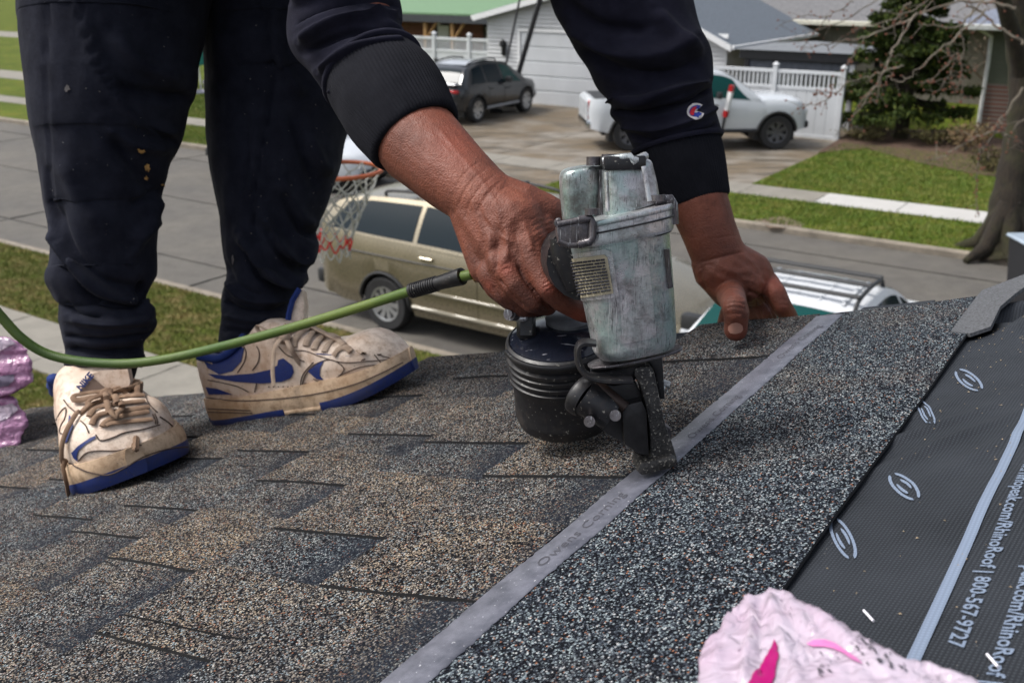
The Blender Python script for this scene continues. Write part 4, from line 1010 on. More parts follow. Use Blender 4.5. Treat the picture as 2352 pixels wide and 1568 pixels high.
# ============================================================ TREES
def tree_leaves(name, pts, size, mat, parent, seed=1, quad=True):
    r = np.random.default_rng(seed); n = len(pts); C0 = np.array(pts)
    d1 = r.normal(size=(n, 3)); d1 /= np.linalg.norm(d1, axis=1)[:, None]; d2 = np.cross(d1, r.normal(size=(n, 3))); d2 /= np.linalg.norm(d2, axis=1)[:, None]
    s = size*r.uniform(.6, 1.4, n)[:, None]
    V = np.stack([C0-d1*s-d2*s*.35, C0+d2*s*.4, C0+d1*s, C0-d2*s*.4], 1).reshape(-1, 3)
    me = bpy.data.meshes.new(name); me.vertices.add(n*4); me.loops.add(n*4); me.polygons.add(n)
    me.vertices.foreach_set('co', V.ravel()); me.loops.foreach_set('vertex_index', np.arange(n*4, dtype=np.int32))
    me.polygons.foreach_set('loop_start', np.arange(0, n*4, 4, dtype=np.int32)); me.update(); me.materials.append(mat)
    return link(name, me, parent)
def leafmat(name, c0, c1, c2):
    t = NT(name); c = t.ramp(t.noise(14, 2), [(.3, c0), (.5, c1), (.7, c2)]); t.set(color=c, rough=.7); t.b.inputs['Specular IOR Level'].default_value = .2; return t.m
M_BARK = NT('mossy_bark'); t = M_BARK
_v = t.mapped((1, 1, .16)); n = t.noise(26, 4, .7, vec=_v); m_ = t.noise(2.4, 3)
c = t.ramp(n, [(.3, (.006, .0045, .003)), (.7, (.030, .021, .012))]); c = t.mix(t.ramp(m_, [(.45, 0.0), (.62, .55)]), c, (.030, .032, .007))
t.set(color=c, rough=.95); t.bump(n, 1, .03); M_BARK = t.m
M_TWIG = simple('pale_twigs', (.13, .11, .085), .8, var=.35, scale=3); M_BUD = simple('red_buds', (.17, .06, .035), .8)
# spruce across the street
sp = GP(2068, 318, .12); st_ = thing('spruce_tree', 'dark green drooping spruce between the white fence and the right house', 'tree', loc=sp)
mb = MB(); mb.tube([(0, 0, -.1), (.02, 0, 1.5), (0, .02, 6.6)], [.20, .15, .03], 8); part(mb, 'trunk', M_BARK, st_, 60)
r = random.Random(11); pts = []
limbs = MB()
for k in range(190):
    z = .8+5.9*(k/190)**.95; a = r.uniform(0, 2*PI); L = (1.95*(1-(z-.8)/6.3)**.95)*r.uniform(.55, 1.2)
    droop = .28*L; tip = Vector((math.cos(a)*L, math.sin(a)*L, z-droop+.12*L)); o_ = Vector((0, 0, z))
    mid = (o_+tip)/2+Vector((0, 0, -.05)); limbs.tube([o_, mid, tip], [.03, .018, .006], 4)
    for q in range(int(210*L/1.2)+30):
        f = r.uniform(.22, 1)**.8; p = o_.lerp(tip, f)+Vector((0, 0, -.10*math.sin(PI*f)))
        sd_ = r.gauss(0, .13*L*(1.15-f)+.03); perp = Vector((-math.sin(a), math.cos(a), 0))
        pts.append(tuple(p+perp*sd_+Vector((0, 0, r.gauss(-.03, .05)-abs(sd_)*.3))))
part(limbs, 'limb', M_BARK, st_)
tree_leaves('foliage', pts, .070, leafmat('spruce_needles', (.006, .014, .003), (.026, .046, .007), (.085, .10, .014)), st_, 2)
# yellow forsythia and undergrowth
def shrub(name, label, px, py, rx, rz, n, mat, size, seed, cat='shrub', group=None, base=.1):
    p = GP(px, py, base); t_ = thing(name, label, cat, loc=p, group=group); r = random.Random(seed); pts = []; mb = MB()
    for k in range(16):
        a = r.uniform(0, 2*PI); tip = Vector((math.cos(a)*rx*r.uniform(.3, 1), math.sin(a)*rx*r.uniform(.3, 1), rz*r.uniform(.6, 1.05)))
        mb.tube([(0, 0, 0), tip*.5+Vector((0, 0, .1*rz)), tip], [.014, .009, .003], 4)
        for q in range(n//16):
            f = r.uniform(.3, 1); pts.append(tuple(tip*f+Vector((r.gauss(0, rx*.16), r.gauss(0, rx*.16), r.gauss(0, rz*.08)))))
    part(mb, 'stems', M_TWIG, t_); tree_leaves('foliage', pts, size, mat, t_, seed); return t_
shrub('forsythia', 'bright yellow flowering shrub left of the white downspout', 2238, 222, .60, 1.75, 2200, leafmat('yellow_flowers', (.5, .32, .01), (.75, .5, .02), (.8, .6, .05)), .05, 4)
LM = leafmat('undergrowth', (.03, .032, .012), (.065, .06, .02), (.12, .09, .04))
for k, (px, py, rx, rz, lab) in enumerate(((2150, 335, .9, .55, 'low green brush right of the spruce trunk'), (1985, 325, .7, .45, 'low green plants left of the spruce trunk'), (2215, 350, .8, .8, 'tangled brown shrub below the brick wall'), (2290, 395, .8, .5, 'green brush at the back of the mulch bed'))):
    shrub('low_shrub', lab, px, py, rx, rz, 900, LM if k != 2 else leafmat('dry_brush', (.10, .06, .035), (.17, .11, .06), (.12, .12, .04)), .045, 20+k, group='low shrubs in the mulch bed')
BR = leafmat('brown_hedge', (.06, .045, .03), (.13, .10, .07), (.20, .16, .11))
for k, (a, b, lab) in enumerate(((34.2, 2.6, 'bare brown shrubbery behind the spruce top'), (34.6, .9, 'bare brown shrubbery between spruce and right house'), (34.8, 4.6, 'bare brown treetops left of the spruce top'))):
    p = AB(a, b, .1); t_ = thing('bare_shrub', lab, 'shrub', loc=p, group='bare brown shrubs at the back'); r = random.Random(k); mb = MB(); pts = []
    for q in range(70):
        a_ = r.uniform(0, 2*PI); tip = Vector((math.cos(a_)*2.2*r.random(), math.sin(a_)*2.2*r.random(), r.uniform(1.6, 3.9))); mb.tube([(0, 0, 0), tip*.5, tip], [.05, .03, .008], 4)
        for e in range(5):
            f = r.uniform(.5, 1); o_ = tip*f; mb.tube([o_, o_+Vector((r.gauss(0, .5), r.gauss(0, .5), r.uniform(.1, .9)))], [.012, .004], 3)
        for e in range(45): f = r.uniform(.4, 1.05); pts.append(tuple(tip*f+Vector((r.gauss(0, .35), r.gauss(0, .35), r.gauss(0, .25)))))
    part(mb, 'stems', simple('brown_stems', (.13, .10, .075), .9), t_); tree_leaves('foliage', pts, .05, BR, t_, k+5)
# big bare tree by the far kerb, its twigs hanging into view
tp = GP(2300, 580, .1); bt_ = thing('bare_tree', 'large mossy bare tree at the right edge with budding twigs', 'tree', loc=tp)
def onp(x, y, d): return P3(x, y, d)
dT = (tp-CAM).dot(FW)
mb = MB(); tr_ = [onp(2305, 600, dT), onp(2304, 560, dT), onp(2312, 480, dT-.05), onp(2330, 380, dT-.1), onp(2345, 280, dT-.15), onp(2348, 180, dT-.2), onp(2338, 80, dT-.3), onp(2322, -60, dT-.4), onp(2305, -300, dT-.4)]
rr = [.46, .36, .27, .23, .21, .20, .19, .18, .15]
sm = spline(tr_, 40); ri = [smooth_interp(i/39*8, list(enumerate(rr)))*(1+.06*math.sin(i*1.9)) for i in range(40)]
mb.tube(sm, ri, 16)
for a in range(6):
    aa = a*1.05+.4; b0 = tp+Vector((math.cos(aa)*.75, math.sin(aa)*.75, -.06)); mb.tube([b0, tp+Vector((math.cos(aa)*.36, math.sin(aa)*.36, .10)), tp+Vector((0, 0, .75))], [.05, .13, .18], 8)
part(mb, 'trunk', M_BARK, bt_, 60, world=True)
mb = MB(); mb.tube(spline([onp(2348, 190, dT-.2), onp(2332, 100, dT-.55), onp(2308, 20, dT-.9), (onp(2290, -80, dT-1.3))], 14), [.15, .14, .13, .13, .13, .12, .12, .12, .11, .11, .1, .1, .1, .1], 12); part(mb, 'limb', M_BARK, bt_, 60, world=True)
BRC = [  # px polylines with depth
 ([(2110, 35), (1990, 85), (1925, 96), (1860, 110)], 13.2, 9), ([(2105, 30), (2050, 120), (2010, 200), (1965, 262)], 12.8, 9), ([(2010, 200), (1975, 238), (1955, 285)], 12.7, 6),
 ([(2050, 120), (2030, 170), (2012, 240)], 12.6, 6), ([(2260, 25), (2190, 90), (2130, 140), (2075, 185), (2035, 176)], 13, 8), ([(2260, 0), (2200, 60), (2110, 55)], 13.1, 8),
 ([(2205, 120), (2160, 165), (2120, 190)], 12.9, 5), ([(2120, 190), (2175, 182), (2208, 178)], 12.9, 4), ([(2207, 60), (2210, 130), (2204, 190), (2195, 215)], 12.4, 6), ([(2210, 130), (2212, 200), (2208, 240)], 12.4, 5),
 ([(2352, 200), (2310, 265), (2280, 300), (2235, 320), (2190, 345), (2130, 370)], 12, 9), ([(2280, 300), (2320, 315), (2350, 330)], 12, 8), ([(2300, 270), (2270, 330), (2250, 350), (2245, 400), (2243, 460), (2248, 500)], 12.2, 7), ([(2352, 275), (2330, 300), (2352, 350)], 12, 7),
 ([(1945, 190), (1905, 225), (1870, 240), (1830, 250)], 11.5, 6), ([(2080, 150), (2010, 170), (1945, 192)], 11.7, 7), ([(1905, 225), (1885, 215), (1870, 218)], 11.5, 3), ([(1905, 225), (1912, 205)], 11.5, 3), ([(2030, -10), (1950, 40), (1880, 70), (1790, 95)], 14, 5),
 ([(1960, 0), (1900, 40), (1850, 35), (1790, 60)], 14, 5), ([(1900, 40), (1870, 75), (1840, 115)], 14, 4), ([(2090, 5), (2060, 40), (2055, 90)], 13, 7), ([(1990, 85), (1960, 130), (1930, 170)], 12.9, 6), ([(2130, 0), (2090, 30), (2010, 55), (1960, 70)], 13.3, 6), ([(2170, 105), (2190, 150), (2150, 215)], 12.8, 5),
 ([(2352, 100), (2290, 60), (2240, 20), (2180, -10)], 13.4, 12), ([(2240, 20), (2205, 60)], 13.3, 8), ([(2330, 20), (2260, 5), (2180, 8), (2110, 35)], 13.4, 13)]
r = random.Random(9); buds = MB()
for k, (pl, d, wpx) in enumerate(BRC):
    q = spline([onp(x, y, d+.12*i) for i, (x, y) in enumerate(pl)], len(pl)*5); L = len(q)
    q = [p+Vector((r.gauss(0, .012), r.gauss(0, .012), r.gauss(0, .012))) for p in q]
    w = wpx/F*d/2*.62
    mb = MB(); mb.tube(q, [w*(1-.6*i/L) for i in range(L)], 6)
    for i in range(2, L):
        if r.random() < .45:
            e = Vector((r.gauss(0, .10), r.gauss(0, .05), r.gauss(-.02, .09))); tip = q[i]+e
            mb.tube([q[i], q[i]+e*.5+Vector((0, 0, .01)), tip], [w*.35, w*.28, w*.2], 4); buds.sphere(tip, r.uniform(.009, .018), seg=5, ring=4)
        if r.random() < .35: buds.sphere(q[i]+Vector((r.gauss(0, w), 0, r.gauss(0, w))), r.uniform(.010, .018), seg=5, ring=4)
    part(mb, 'branch', M_TWIG, bt_, 60, world=True)
o_ = part(buds, 'buds', M_BUD, bt_, world=True); o_['kind'] = 'stuff'
# ============================================================ SCULPTING HELPERS
from mathutils.geometry import delaunay_2d_cdt
def remesh(mb, voxel, smooth_it=4, factor=.5, name='body'):
    me = mb.mesh('tmp', [], None, fix=False) if False else bpy.data.meshes.new('tmp')
    me.from_pydata(mb.v, [], mb.f); me.update()
    bm = bmesh.new(); bm.from_mesh(me); bmesh.ops.recalc_face_normals(bm, faces=bm.faces); bm.to_mesh(me); bm.free()
    o = bpy.data.objects.new('tmp', me); col.objects.link(o)
    m = o.modifiers.new('r', 'REMESH'); m.mode = 'VOXEL'; m.voxel_size = voxel; m.adaptivity = 0
    s = o.modifiers.new('s', 'SMOOTH'); s.iterations = smooth_it; s.factor = factor
    dg = bpy.context.evaluated_depsgraph_get(); out = bpy.data.meshes.new_from_object(o.evaluated_get(dg)); out.name = name
    bpy.data.objects.remove(o); bpy.data.meshes.remove(me); return out
def cone(mb, a, b, ra, rb, seg=14, flat=None):
    """tapered capsule"""
    a, b = Vector(a), Vector(b); d = b-a; L = d.length; t = d.normalized(); rings = []
    up = Vector((0, 0, 1)) if abs(t.z) < .9 else Vector((1, 0, 0)); e1 = (up-t*up.dot(t)).normalized(); e2 = t.cross(e1)
    st = [(-ra*math.cos(q), ra*math.sin(q), 0) for q in (.25, .7, 1.15)] + [(0, ra, 0)] + [(L*.5, (ra+rb)/2, 0), (L, rb, 0)] + [(L+rb*math.cos(q), rb*math.sin(q), 0) for q in (1.15, .7, .25)]
    for h, r_, _ in st: rings.append([a+t*h+e1*(r_*math.cos(2*PI*k/seg))+e2*(r_*math.sin(2*PI*k/seg)) for k in range(seg)])
    mb.loft(rings)
def chain(mb, pts, seg=14):
    for p, q in zip(pts, pts[1:]): cone(mb, p[0], q[0], p[1], q[1], seg)
def vnormals(me):
    n = np.empty(len(me.vertices)*3, np.float32); me.vertices.foreach_get('normal', n); return n.reshape(-1, 3)
def vcos(me):
    n = np.empty(len(me.vertices)*3, np.float32); me.vertices.foreach_get('co', n); return n.reshape(-1, 3).astype(float)
def segdist(X, Y, pl):
    best = np.full(len(X), 1e9); side = np.zeros(len(X))
    for (x0, y0), (x1, y1) in zip(pl, pl[1:]):
        dx, dy = x1-x0, y1-y0; L2 = dx*dx+dy*dy+1e-9
        t = np.clip(((X-x0)*dx+(Y-y0)*dy)/L2, 0, 1); qx, qy = X-(x0+t*dx), Y-(y0+t*dy); d = np.hypot(qx, qy)
        m = d < best; best[m] = d[m]; side[m] = np.sign(qx*dy-qy*dx)[m]
    return best*np.where(side == 0, 1, side)
FOLD = 1.0
def crease(me, lines, noise_amp=0, noise_sc=(1, 1), fade=(.05, .35)):
    """sculpt folds: lines = [(polyline px, width px, height m, 'r'idge/'s'tep)] on the side that faces the camera"""
    V = vcos(me); Nn = vnormals(me); X, Y, Dp = projn(V); view = V-np.array(CAM); view /= np.linalg.norm(view, axis=1)[:, None]
    fac = np.clip((-(Nn*view).sum(1)-fade[0])/(fade[1]-fade[0]), 0, 1); disp = np.zeros(len(V))
    for ln in lines:
        pl, w, a = ln[:3]; kind = ln[3] if len(ln) > 3 else 'r'
        pl2 = pl if len(pl) < 3 else [(q.x, q.y) for q in spline([(x, y, 0) for x, y in pl], len(pl)*5)]
        d = segdist(X, Y, pl2)
        L = np.clip(np.minimum(np.hypot(X-pl[0][0], Y-pl[0][1]), np.hypot(X-pl[-1][0], Y-pl[-1][1]))/(w*2.2), .15, 1)
        if kind == 'r': disp += a*FOLD*np.exp(-(d/w)**2)*L
        else: disp += a*np.exp(-np.clip(d, 0, None)/w*1.2)*np.where(d > 0, 1, np.exp(-(d/(w*.28))**2))*L
    V += Nn*(disp*fac)[:, None]
    me.vertices.foreach_set('co', V.astype(np.float32).ravel()); me.update()
def noisedisp(me, amp, sc, seed=0):
    Nn = vnormals(me); V = vcos(me)
    d = np.array([mnoise.noise(Vector((v[0]*sc[0]+seed, v[1]*sc[1], v[2]*sc[2]))) for v in V])
    V += Nn*(d*amp)[:, None]; me.vertices.foreach_set('co', V.astype(np.float32).ravel()); me.update()
def silh(rows, n, seg=72, thick=.9, expo=2.0, closed_end=True):
    """a limb of cloth from its outline: rows = [(left px, right px, depth)], centre line in space, elliptical sections"""
    Ls = spline([P3(l[0], l[1], d) for l, r_, d in rows], n); Rs = spline([P3(r_[0], r_[1], d) for l, r_, d in rows], n)
    Cs = [(a+b)/2 for a, b in zip(Ls, Rs)]; rings = []
    for i in range(n):
        A = (Rs[i]-Ls[i])/2; t = (Cs[min(i+1, n-1)]-Cs[max(i-1, 0)]).normalized(); B = t.cross(A)
        B = B.normalized()*A.length*(thick[0]+(thick[1]-thick[0])*i/(n-1) if isinstance(thick, tuple) else thick)
        rings.append([Cs[i]+A*(math.copysign(abs(math.cos(q))**(2/expo), math.cos(q)))+B*(math.copysign(abs(math.sin(q))**(2/expo), math.sin(q))) for q in [2*PI*k/seg for k in range(seg)]])
    return rings
def bvh_of(mes):
    V = []; Fc = []
    for me in mes:
        o = len(V); V += [v.co.copy() for v in me.vertices]; Fc += [[i+o for i in p.vertices] for p in me.polygons]
    return BVHTree.FromPolygons(V, Fc)
def hit(bvh, x, y):
    d = ray(x, y).normalized(); r = bvh.ray_cast(CAM, d)
    if r[0] is None: r = (*bvh.find_nearest(CAM+d*1.0)[:1], None)
    return r[0], r[1]
def decal(name, poly, bvh, mat, parent, off=.0008, th=.0, step=None, label=None, holes=None):
    """a thin piece lying on a sculpted surface; poly in picture px"""
    n = len(poly); ds = []
    for i in range(n):
        (x0, y0), (x1, y1) = poly[i], poly[(i+1) % n]; L = math.hypot(x1-x0, y1-y0); m = max(1, int(L/(step or 6)))
        ds += [(x0+(x1-x0)*k/m, y0+(y1-y0)*k/m) for k in range(m)]
    xs = [p[0] for p in ds]; ys = [p[1] for p in ds]; st = step or 6; inner = []
    y = min(ys)+st/2
    while y < max(ys):
        x = min(xs)+st/2
        while x < max(xs): inner.append((x, y)); x += st
        y += st
    pts = [Vector(p) for p in ds+inner]; b = len(ds)
    vo, eo, fo, *_ = delaunay_2d_cdt(pts, [(i, (i+1) % b) for i in range(b)], [], 1, 1e-4)
    V = []
    for p in vo:
        h, nn = hit(bvh, p.x, p.y)
        if nn is None: nn = (CAM-h).normalized()
        if nn.dot(CAM-h) < 0: nn = -nn
        V.append(h+nn*off)
    mb = MB(); mb.add(V, [f for f in fo]); 
    return mb.build(name, mat, parent, 50, world=True, label=label)
def surfline(name, pl, bvh, r, mat, parent, n=None, off=0.0, seg=5, flat=1.0):
    q = spline([(x, y, 0) for x, y in pl], n or max(6, int(sum(math.dist(a, b) for a, b in zip(pl, pl[1:]))/7)))
    pts = []
    for p in q:
        h, nn = hit(bvh, p.x, p.y); nn = nn if nn is not None else (CAM-h).normalized()
        if nn.dot(CAM-h) < 0: nn = -nn
        pts.append(h+nn*off)
    mb = MB(); mb.tube(pts, r, seg, flat=flat); return mb.build(name, mat, parent, 60, world=True)
# ============================================================ THE WORKER
def fabric(name, c0, c1, wale=900, rough=.92, horizontal=True):
    t = NT(name); n = t.noise(30, 5, .7); s_ = t.noise(700, 2, .6); v = t.mapped((1, 1, 1))
    c = t.ramp(n, [(.3, c0), (.7, c1)])
    lint = t.ramp(t.noise(520, 1, .5), [(.78, (0, 0, 0)), (.82, (.22, .22, .22))])
    c = t.mix(lint, c, (.22, .20, .17))
    w = t.wave(wale, v, 1.0, 'Z' if horizontal else 'X')
    c = t.mix(.35, c, t.ramp(w, [(.2, (.6, .6, .6)), (.8, (1.3, 1.3, 1.35))]), 'MULTIPLY')
    t.set(color=c, rough=rough); t.b.inputs['Specular IOR Level'].default_value = .10
    t.b.inputs['Sheen Weight'].default_value = .02; t.b.inputs['Sheen Roughness'].default_value = .5
    b1 = t.bump(n, .35, .004); t.bump(w, .25, .0006, prev=b1); return t.m
M_PANT = fabric('black_knit_sweatpants', (.0075, .0085, .0150), (.0185, .0205, .0320), 420)
M_HOOD = fabric('black_fleece', (.0075, .0076, .0145), (.0170, .0172, .0300), 900)
M_CUFF = fabric('black_rib_knit', (.0060, .0064, .0095), (.0130, .0135, .0180), 900)
M_SOCK = simple('black_sock', (.008, .008, .010), .9)
M_SKIN = NT('brown_weathered_skin'); t = M_SKIN
n1 = t.noise(16, 4, .6); n2 = t.noise(300, 4, .6); n3 = t.noise(60, 5, .75)
c = t.ramp(n1, [(.28, (.095, .028, .016)), (.55, (.180, .053, .029)), (.8, (.270, .090, .050))])
c = t.mix(t.ramp(n3, [(.50, 0.0), (.74, .65)]), c, (.075, .022, .013))
tip_ = t.attr('dirt'); c = t.mix(t.math('MULTIPLY', tip_, t.ramp(n3, [(.35, .25), (.6, 1.0)])), c, (.055, .020, .015))
red_ = t.attr('red'); c = t.mix(red_, c, (.33, .075, .045))
t.set(color=c, rough=t.ramp(n3, [(.3, .50), (.7, .72)])); t.b.inputs['Subsurface Weight'].default_value = .10; t.b.inputs['Subsurface Scale'].default_value = .004
t.b.inputs['Subsurface Radius'].default_value = (1, .35, .2); t.b.inputs['Specular IOR Level'].default_value = .42
vv = t.voro(620, 'Distance'); b1 = t.bump(vv, .45, .0009); b2 = t.bump(n2, .5, .0010, prev=b1); t.bump(n3, .35, .0013, prev=b2); M_SKIN = t.m
footN, footF = RP(240, 1040), RP(560, 960)
person = thing('person', 'person in black sweatshirt and black sweatpants bending over, holding the nailer and pressing a shingle', 'person', loc=footN)
# ---- body: torso, head, upper arms and legs (inside the clothes), and both forearms with hands
hip = (footN+footF)/2+Zv*.86
shN = P3(860, -560, 1.00); shF = P3(1130, -560, 1.28); elN = P3(745, -165, 1.00); elF = P3(1388, -160, 1.17)
head = (shN+shF)/2+Vector((.24, -.02, .10))
core = MB()
def LP(side, px, py, d): return P3(px, py, d)
chain(core, [(hip, .10), (hip.lerp((shN+shF)/2, .5), .10), ((shN+shF)/2, .11)]); chain(core, [(shN, .045), (elN, .034)]); chain(core, [(shF, .045), (elF, .034)]); cone(core, shN, shF, .075, .075)
chain(core, [((shN+shF)/2, .06), (head, .055)]); cone(core, head+Vector((0, 0, -.03)), head+Vector((.10, 0, -.03)), .088, .075)
cone(core, head+Vector((.17, 0, -.045)), head+Vector((.19, 0, -.075)), .012, .014); 
for s_ in (-1, 1): cone(core, head+Vector((.03, .088*s_, -.04)), head+Vector((.03, .093*s_, -.07)), .018, .014)
chain(core, [(hip, .10), (P3(265, -60, 1.30), .065), (P3(248, 420, 1.32), .042), (P3(240, 700, 1.335), .030), (P3(240, 860, 1.345), .030), (P3(235, 930, 1.345), .028)])
chain(core, [(hip, .10), (P3(670, -60, 1.44), .065), (P3(630, 330, 1.44), .045), (P3(590, 700, 1.43), .032), (P3(585, 850, 1.43), .030)])
core_me = remesh(core, .009, 3)
# near (right) forearm and hand gripping the nailer handle
hb = MB()
chain(hb, [(elN, .034), (P3(880, 225, .945), .0400), (P3(965, 330, .895), .0390), (P3(1040, 400, .862), .0330), (P3(1098, 448, .842), .0285), (P3(1130, 478, .835), .0285)], 24)
chain(hb, [(P3(1085, 470, .845), .022), (P3(1105, 540, .835), .020), (P3(1118, 610, .828), .016)])
chain(hb, [(P3(1125, 478, .835), .0265), (P3(1180, 515, .822), .0270), (P3(1210, 560, .812), .0190)])
chain(hb, [(P3(1110, 490, .838), .0265), (P3(1150, 560, .822), .0235), (P3(1163, 606, .812), .0165)])
chain(hb, [(P3(1150, 520, .830), .024), (P3(1190, 560, .815), .021)])
wI = [(P3(1206, 570, .806), .0150), (P3(1228, 606, .798), .0112), (P3(1259, 661, .792), .0102), (P3(1293, 692, .800), .0092), (P3(1334, 714, .812), .0088), (P3(1347, 720, .818), .0080)]
wM = [(P3(1160, 607, .806), .0150), (P3(1182, 650, .800), .0112), (P3(1222, 690, .803), .0102), (P3(1256, 700, .822), .0092), (P3(1262, 690, .842), .0085)]
wR = [(P3(1133, 628, .815), .0135), (P3(1160, 672, .812), .0108), (P3(1200, 702, .820), .0098), (P3(1236, 704, .842), .0088)]
wP = [(P3(1122, 618, .832), .0120), (P3(1138, 660, .832), .0096), (P3(1172, 690, .842), .0088), (P3(1210, 694, .858), .0080)]
for w_ in (wI, wM, wR, wP): chain(hb, w_, 16)
chain(hb, [(P3(1140, 470, .838), .0265), (P3(1195, 478, .832), .0220), (P3(1245, 492, .835), .0185), (P3(1285, 510, .850), .0165), (P3(1330, 560, .880), .0125), (P3(1352, 600, .888), .0110)], 16)
chain(hb, [(P3(1180, 500, .83), .022), (P3(1235, 530, .825), .0165), (P3(1244, 570, .820), .0110)])
chain(hb, [(P3(1160, 600, .822), .020), (P3(1200, 640, .825), .018), (P3(1215, 660, .835), .014)])
hand_n = remesh(hb, .0014, 7, .5)
crease(hand_n, [
 ([(1120, 385), (1090, 408), (1066, 440), (1052, 475)], 2.6, -.0006), ([(1138, 400), (1105, 428), (1078, 468), (1068, 505)], 2.6, -.0006), ([(1150, 415), (1120, 445), (1095, 490)], 3, -.0007),
 ([(1100, 372), (1070, 395), (1048, 428)], 2.4, -.0006), ([(1160, 428), (1140, 450), (1122, 480)], 2.4, -.0005),
 ([(1200, 505), (1215, 545), (1222, 585)], 7, .0014), ([(1165, 520), (1166, 565), (1160, 605)], 7, .0018), ([(1128, 530), (1125, 575), (1126, 612)], 7, .0016), ([(1182, 520), (1190, 560), (1196, 600)], 6, -.0014), ([(1146, 540), (1142, 585), (1140, 625)], 6, -.0016), ([(1110, 530), (1108, 580)], 6, -.0010),
 ([(1190, 610), (1205, 640), (1228, 672), (1262, 712)], 3.4, -.0028), ([(1145, 640), (1170, 672), (1205, 706)], 3.2, -.0022), ([(1130, 655), (1155, 690), (1190, 712)], 3, -.0014),
 ([(1243, 655), (1256, 648), (1270, 640)], 2.0, -.0008), ([(1246, 663), (1260, 656), (1275, 648)], 2.0, -.0009), ([(1250, 670), (1264, 664), (1279, 656)], 2.0, -.0008), ([(1247, 659), (1262, 652), (1274, 645)], 9, .0008),
 ([(1150, 612), (1158, 606), (1170, 606)], 2.2, -.0007), ([(1152, 622), (1162, 616), (1174, 618)], 2.2, -.0007), ([(1161, 614), (1162, 618)], 13, .0020), ([(1119, 648), (1122, 655)], 9, .0012), ([(1210, 582), (1214, 590)], 12, .0010),
 ([(1270, 500), (1245, 508), (1222, 520)], 2.2, -.0006), ([(1272, 512), (1248, 520), (1222, 534)], 2.2, -.0007), ([(1272, 524), (1250, 533), (1226, 548)], 2.2, -.0007), ([(1262, 492), (1235, 497), (1215, 506)], 2.2, -.0005), ([(1266, 534), (1246, 544), (1226, 560)], 2.0, -.0006),
 ([(1205, 575), (1222, 566), (1240, 570)], 2.0, -.0005), ([(1208, 586), (1226, 576), (1246, 580)], 2.0, -.0005), ([(1212, 598), (1230, 588), (1250, 592)], 2.0, -.0005),
 ([(1010, 300), (1060, 360), (1110, 420), (1140, 470), (1150, 520)], 5, .0007), ([(1075, 440), (1098, 500), (1112, 560)], 4.5, .0008), ([(1105, 455), (1120, 500), (1150, 540), (1185, 560)], 4, .0009)])
V = vcos(hand_n); X, Y, Dp = projn(V)
def attrs(me, dirt, red):
    for nm, arr in (('dirt', dirt), ('red', red)):
        a_ = me.attributes.new(nm, 'FLOAT', 'POINT'); a_.data.foreach_set('value', np.clip(arr, 0, 1).astype(np.float32))
g = lambda x, y, r_: np.exp(-((X-x)**2+(Y-y)**2)/r_**2)
attrs(hand_n, .55*np.clip((Y-560)/140, 0, 1)*np.clip((1330-X)/100, .3, 1)+.35*g(1262, 500, 30)+.5*g(1080, 600, 25)+.4*g(1230, 705, 30), .5*g(1162, 618, 16)+.45*g(1262, 660, 18)+.35*g(1122, 655, 14)+.5*g(1330, 725, 22)+.25*g(1040, 330, 60))
# far (left) hand holding down the shingle edge
fb_ = MB(); TD = (RP(1692, 772, .020)-CAM).dot(FW)
chain(fb_, [(elF, .034), (P3(1560, 340, 1.165), .0405), (P3(1603, 462, 1.155), .0345), (P3(1628, 530, 1.155), .0315), (P3(1648, 582, 1.160), .0310), (P3(1668, 615, 1.165), .0325)], 24)
chain(fb_, [(P3(1660, 610, 1.165), .0335), (P3(1722, 630, 1.175), .0275), (P3(1755, 655, 1.185), .0180)])
chain(fb_, [(P3(1655, 615, 1.16), .0325), (P3(1700, 645, 1.165), .0285), (P3(1730, 668, 1.185), .0190)])
chain(fb_, [(P3(1640, 620, 1.165), .0240), (P3(1680, 665, 1.19), .0250), (P3(1700, 690, 1.21), .0170)])
chain(fb_, [(P3(1625, 605, 1.16), .0190), (P3(1654, 648, 1.158), .0200), (P3(1678, 676, 1.148), .0165), (P3(1688, 704, TD-.012), .0132), (P3(1691, 718, TD-.010), .0138), (P3(1691, 738, TD-.005), .0126), (P3(1690, 757, TD), .0126)], 18)
chain(fb_, [(P3(1758, 652, 1.176), .0165), (P3(1781, 674, 1.160), .0128), (P3(1794, 700, 1.158), .0116), (P3(1809, 723, 1.172), .0108), (P3(1818, 742, 1.190), .0102)], 16)
chain(fb_, [(P3(1736, 668, 1.195), .0150), (P3(1744, 698, 1.205), .0112), (P3(1757, 716, 1.200), .0106), (P3(1772, 745, 1.215), .0100)], 16)
chain(fb_, [(P3(1720, 676, 1.200), .0150), (P3(1728, 708, 1.212), .0125), (P3(1738, 745, 1.23), .0115)], 16)
chain(fb_, [(P3(1700, 680, 1.215), .0130), (P3(1672, 718, 1.235), .0100), (P3(1664, 745, 1.245), .0095)], 16)
hand_f = remesh(fb_, .0016, 6, .5)
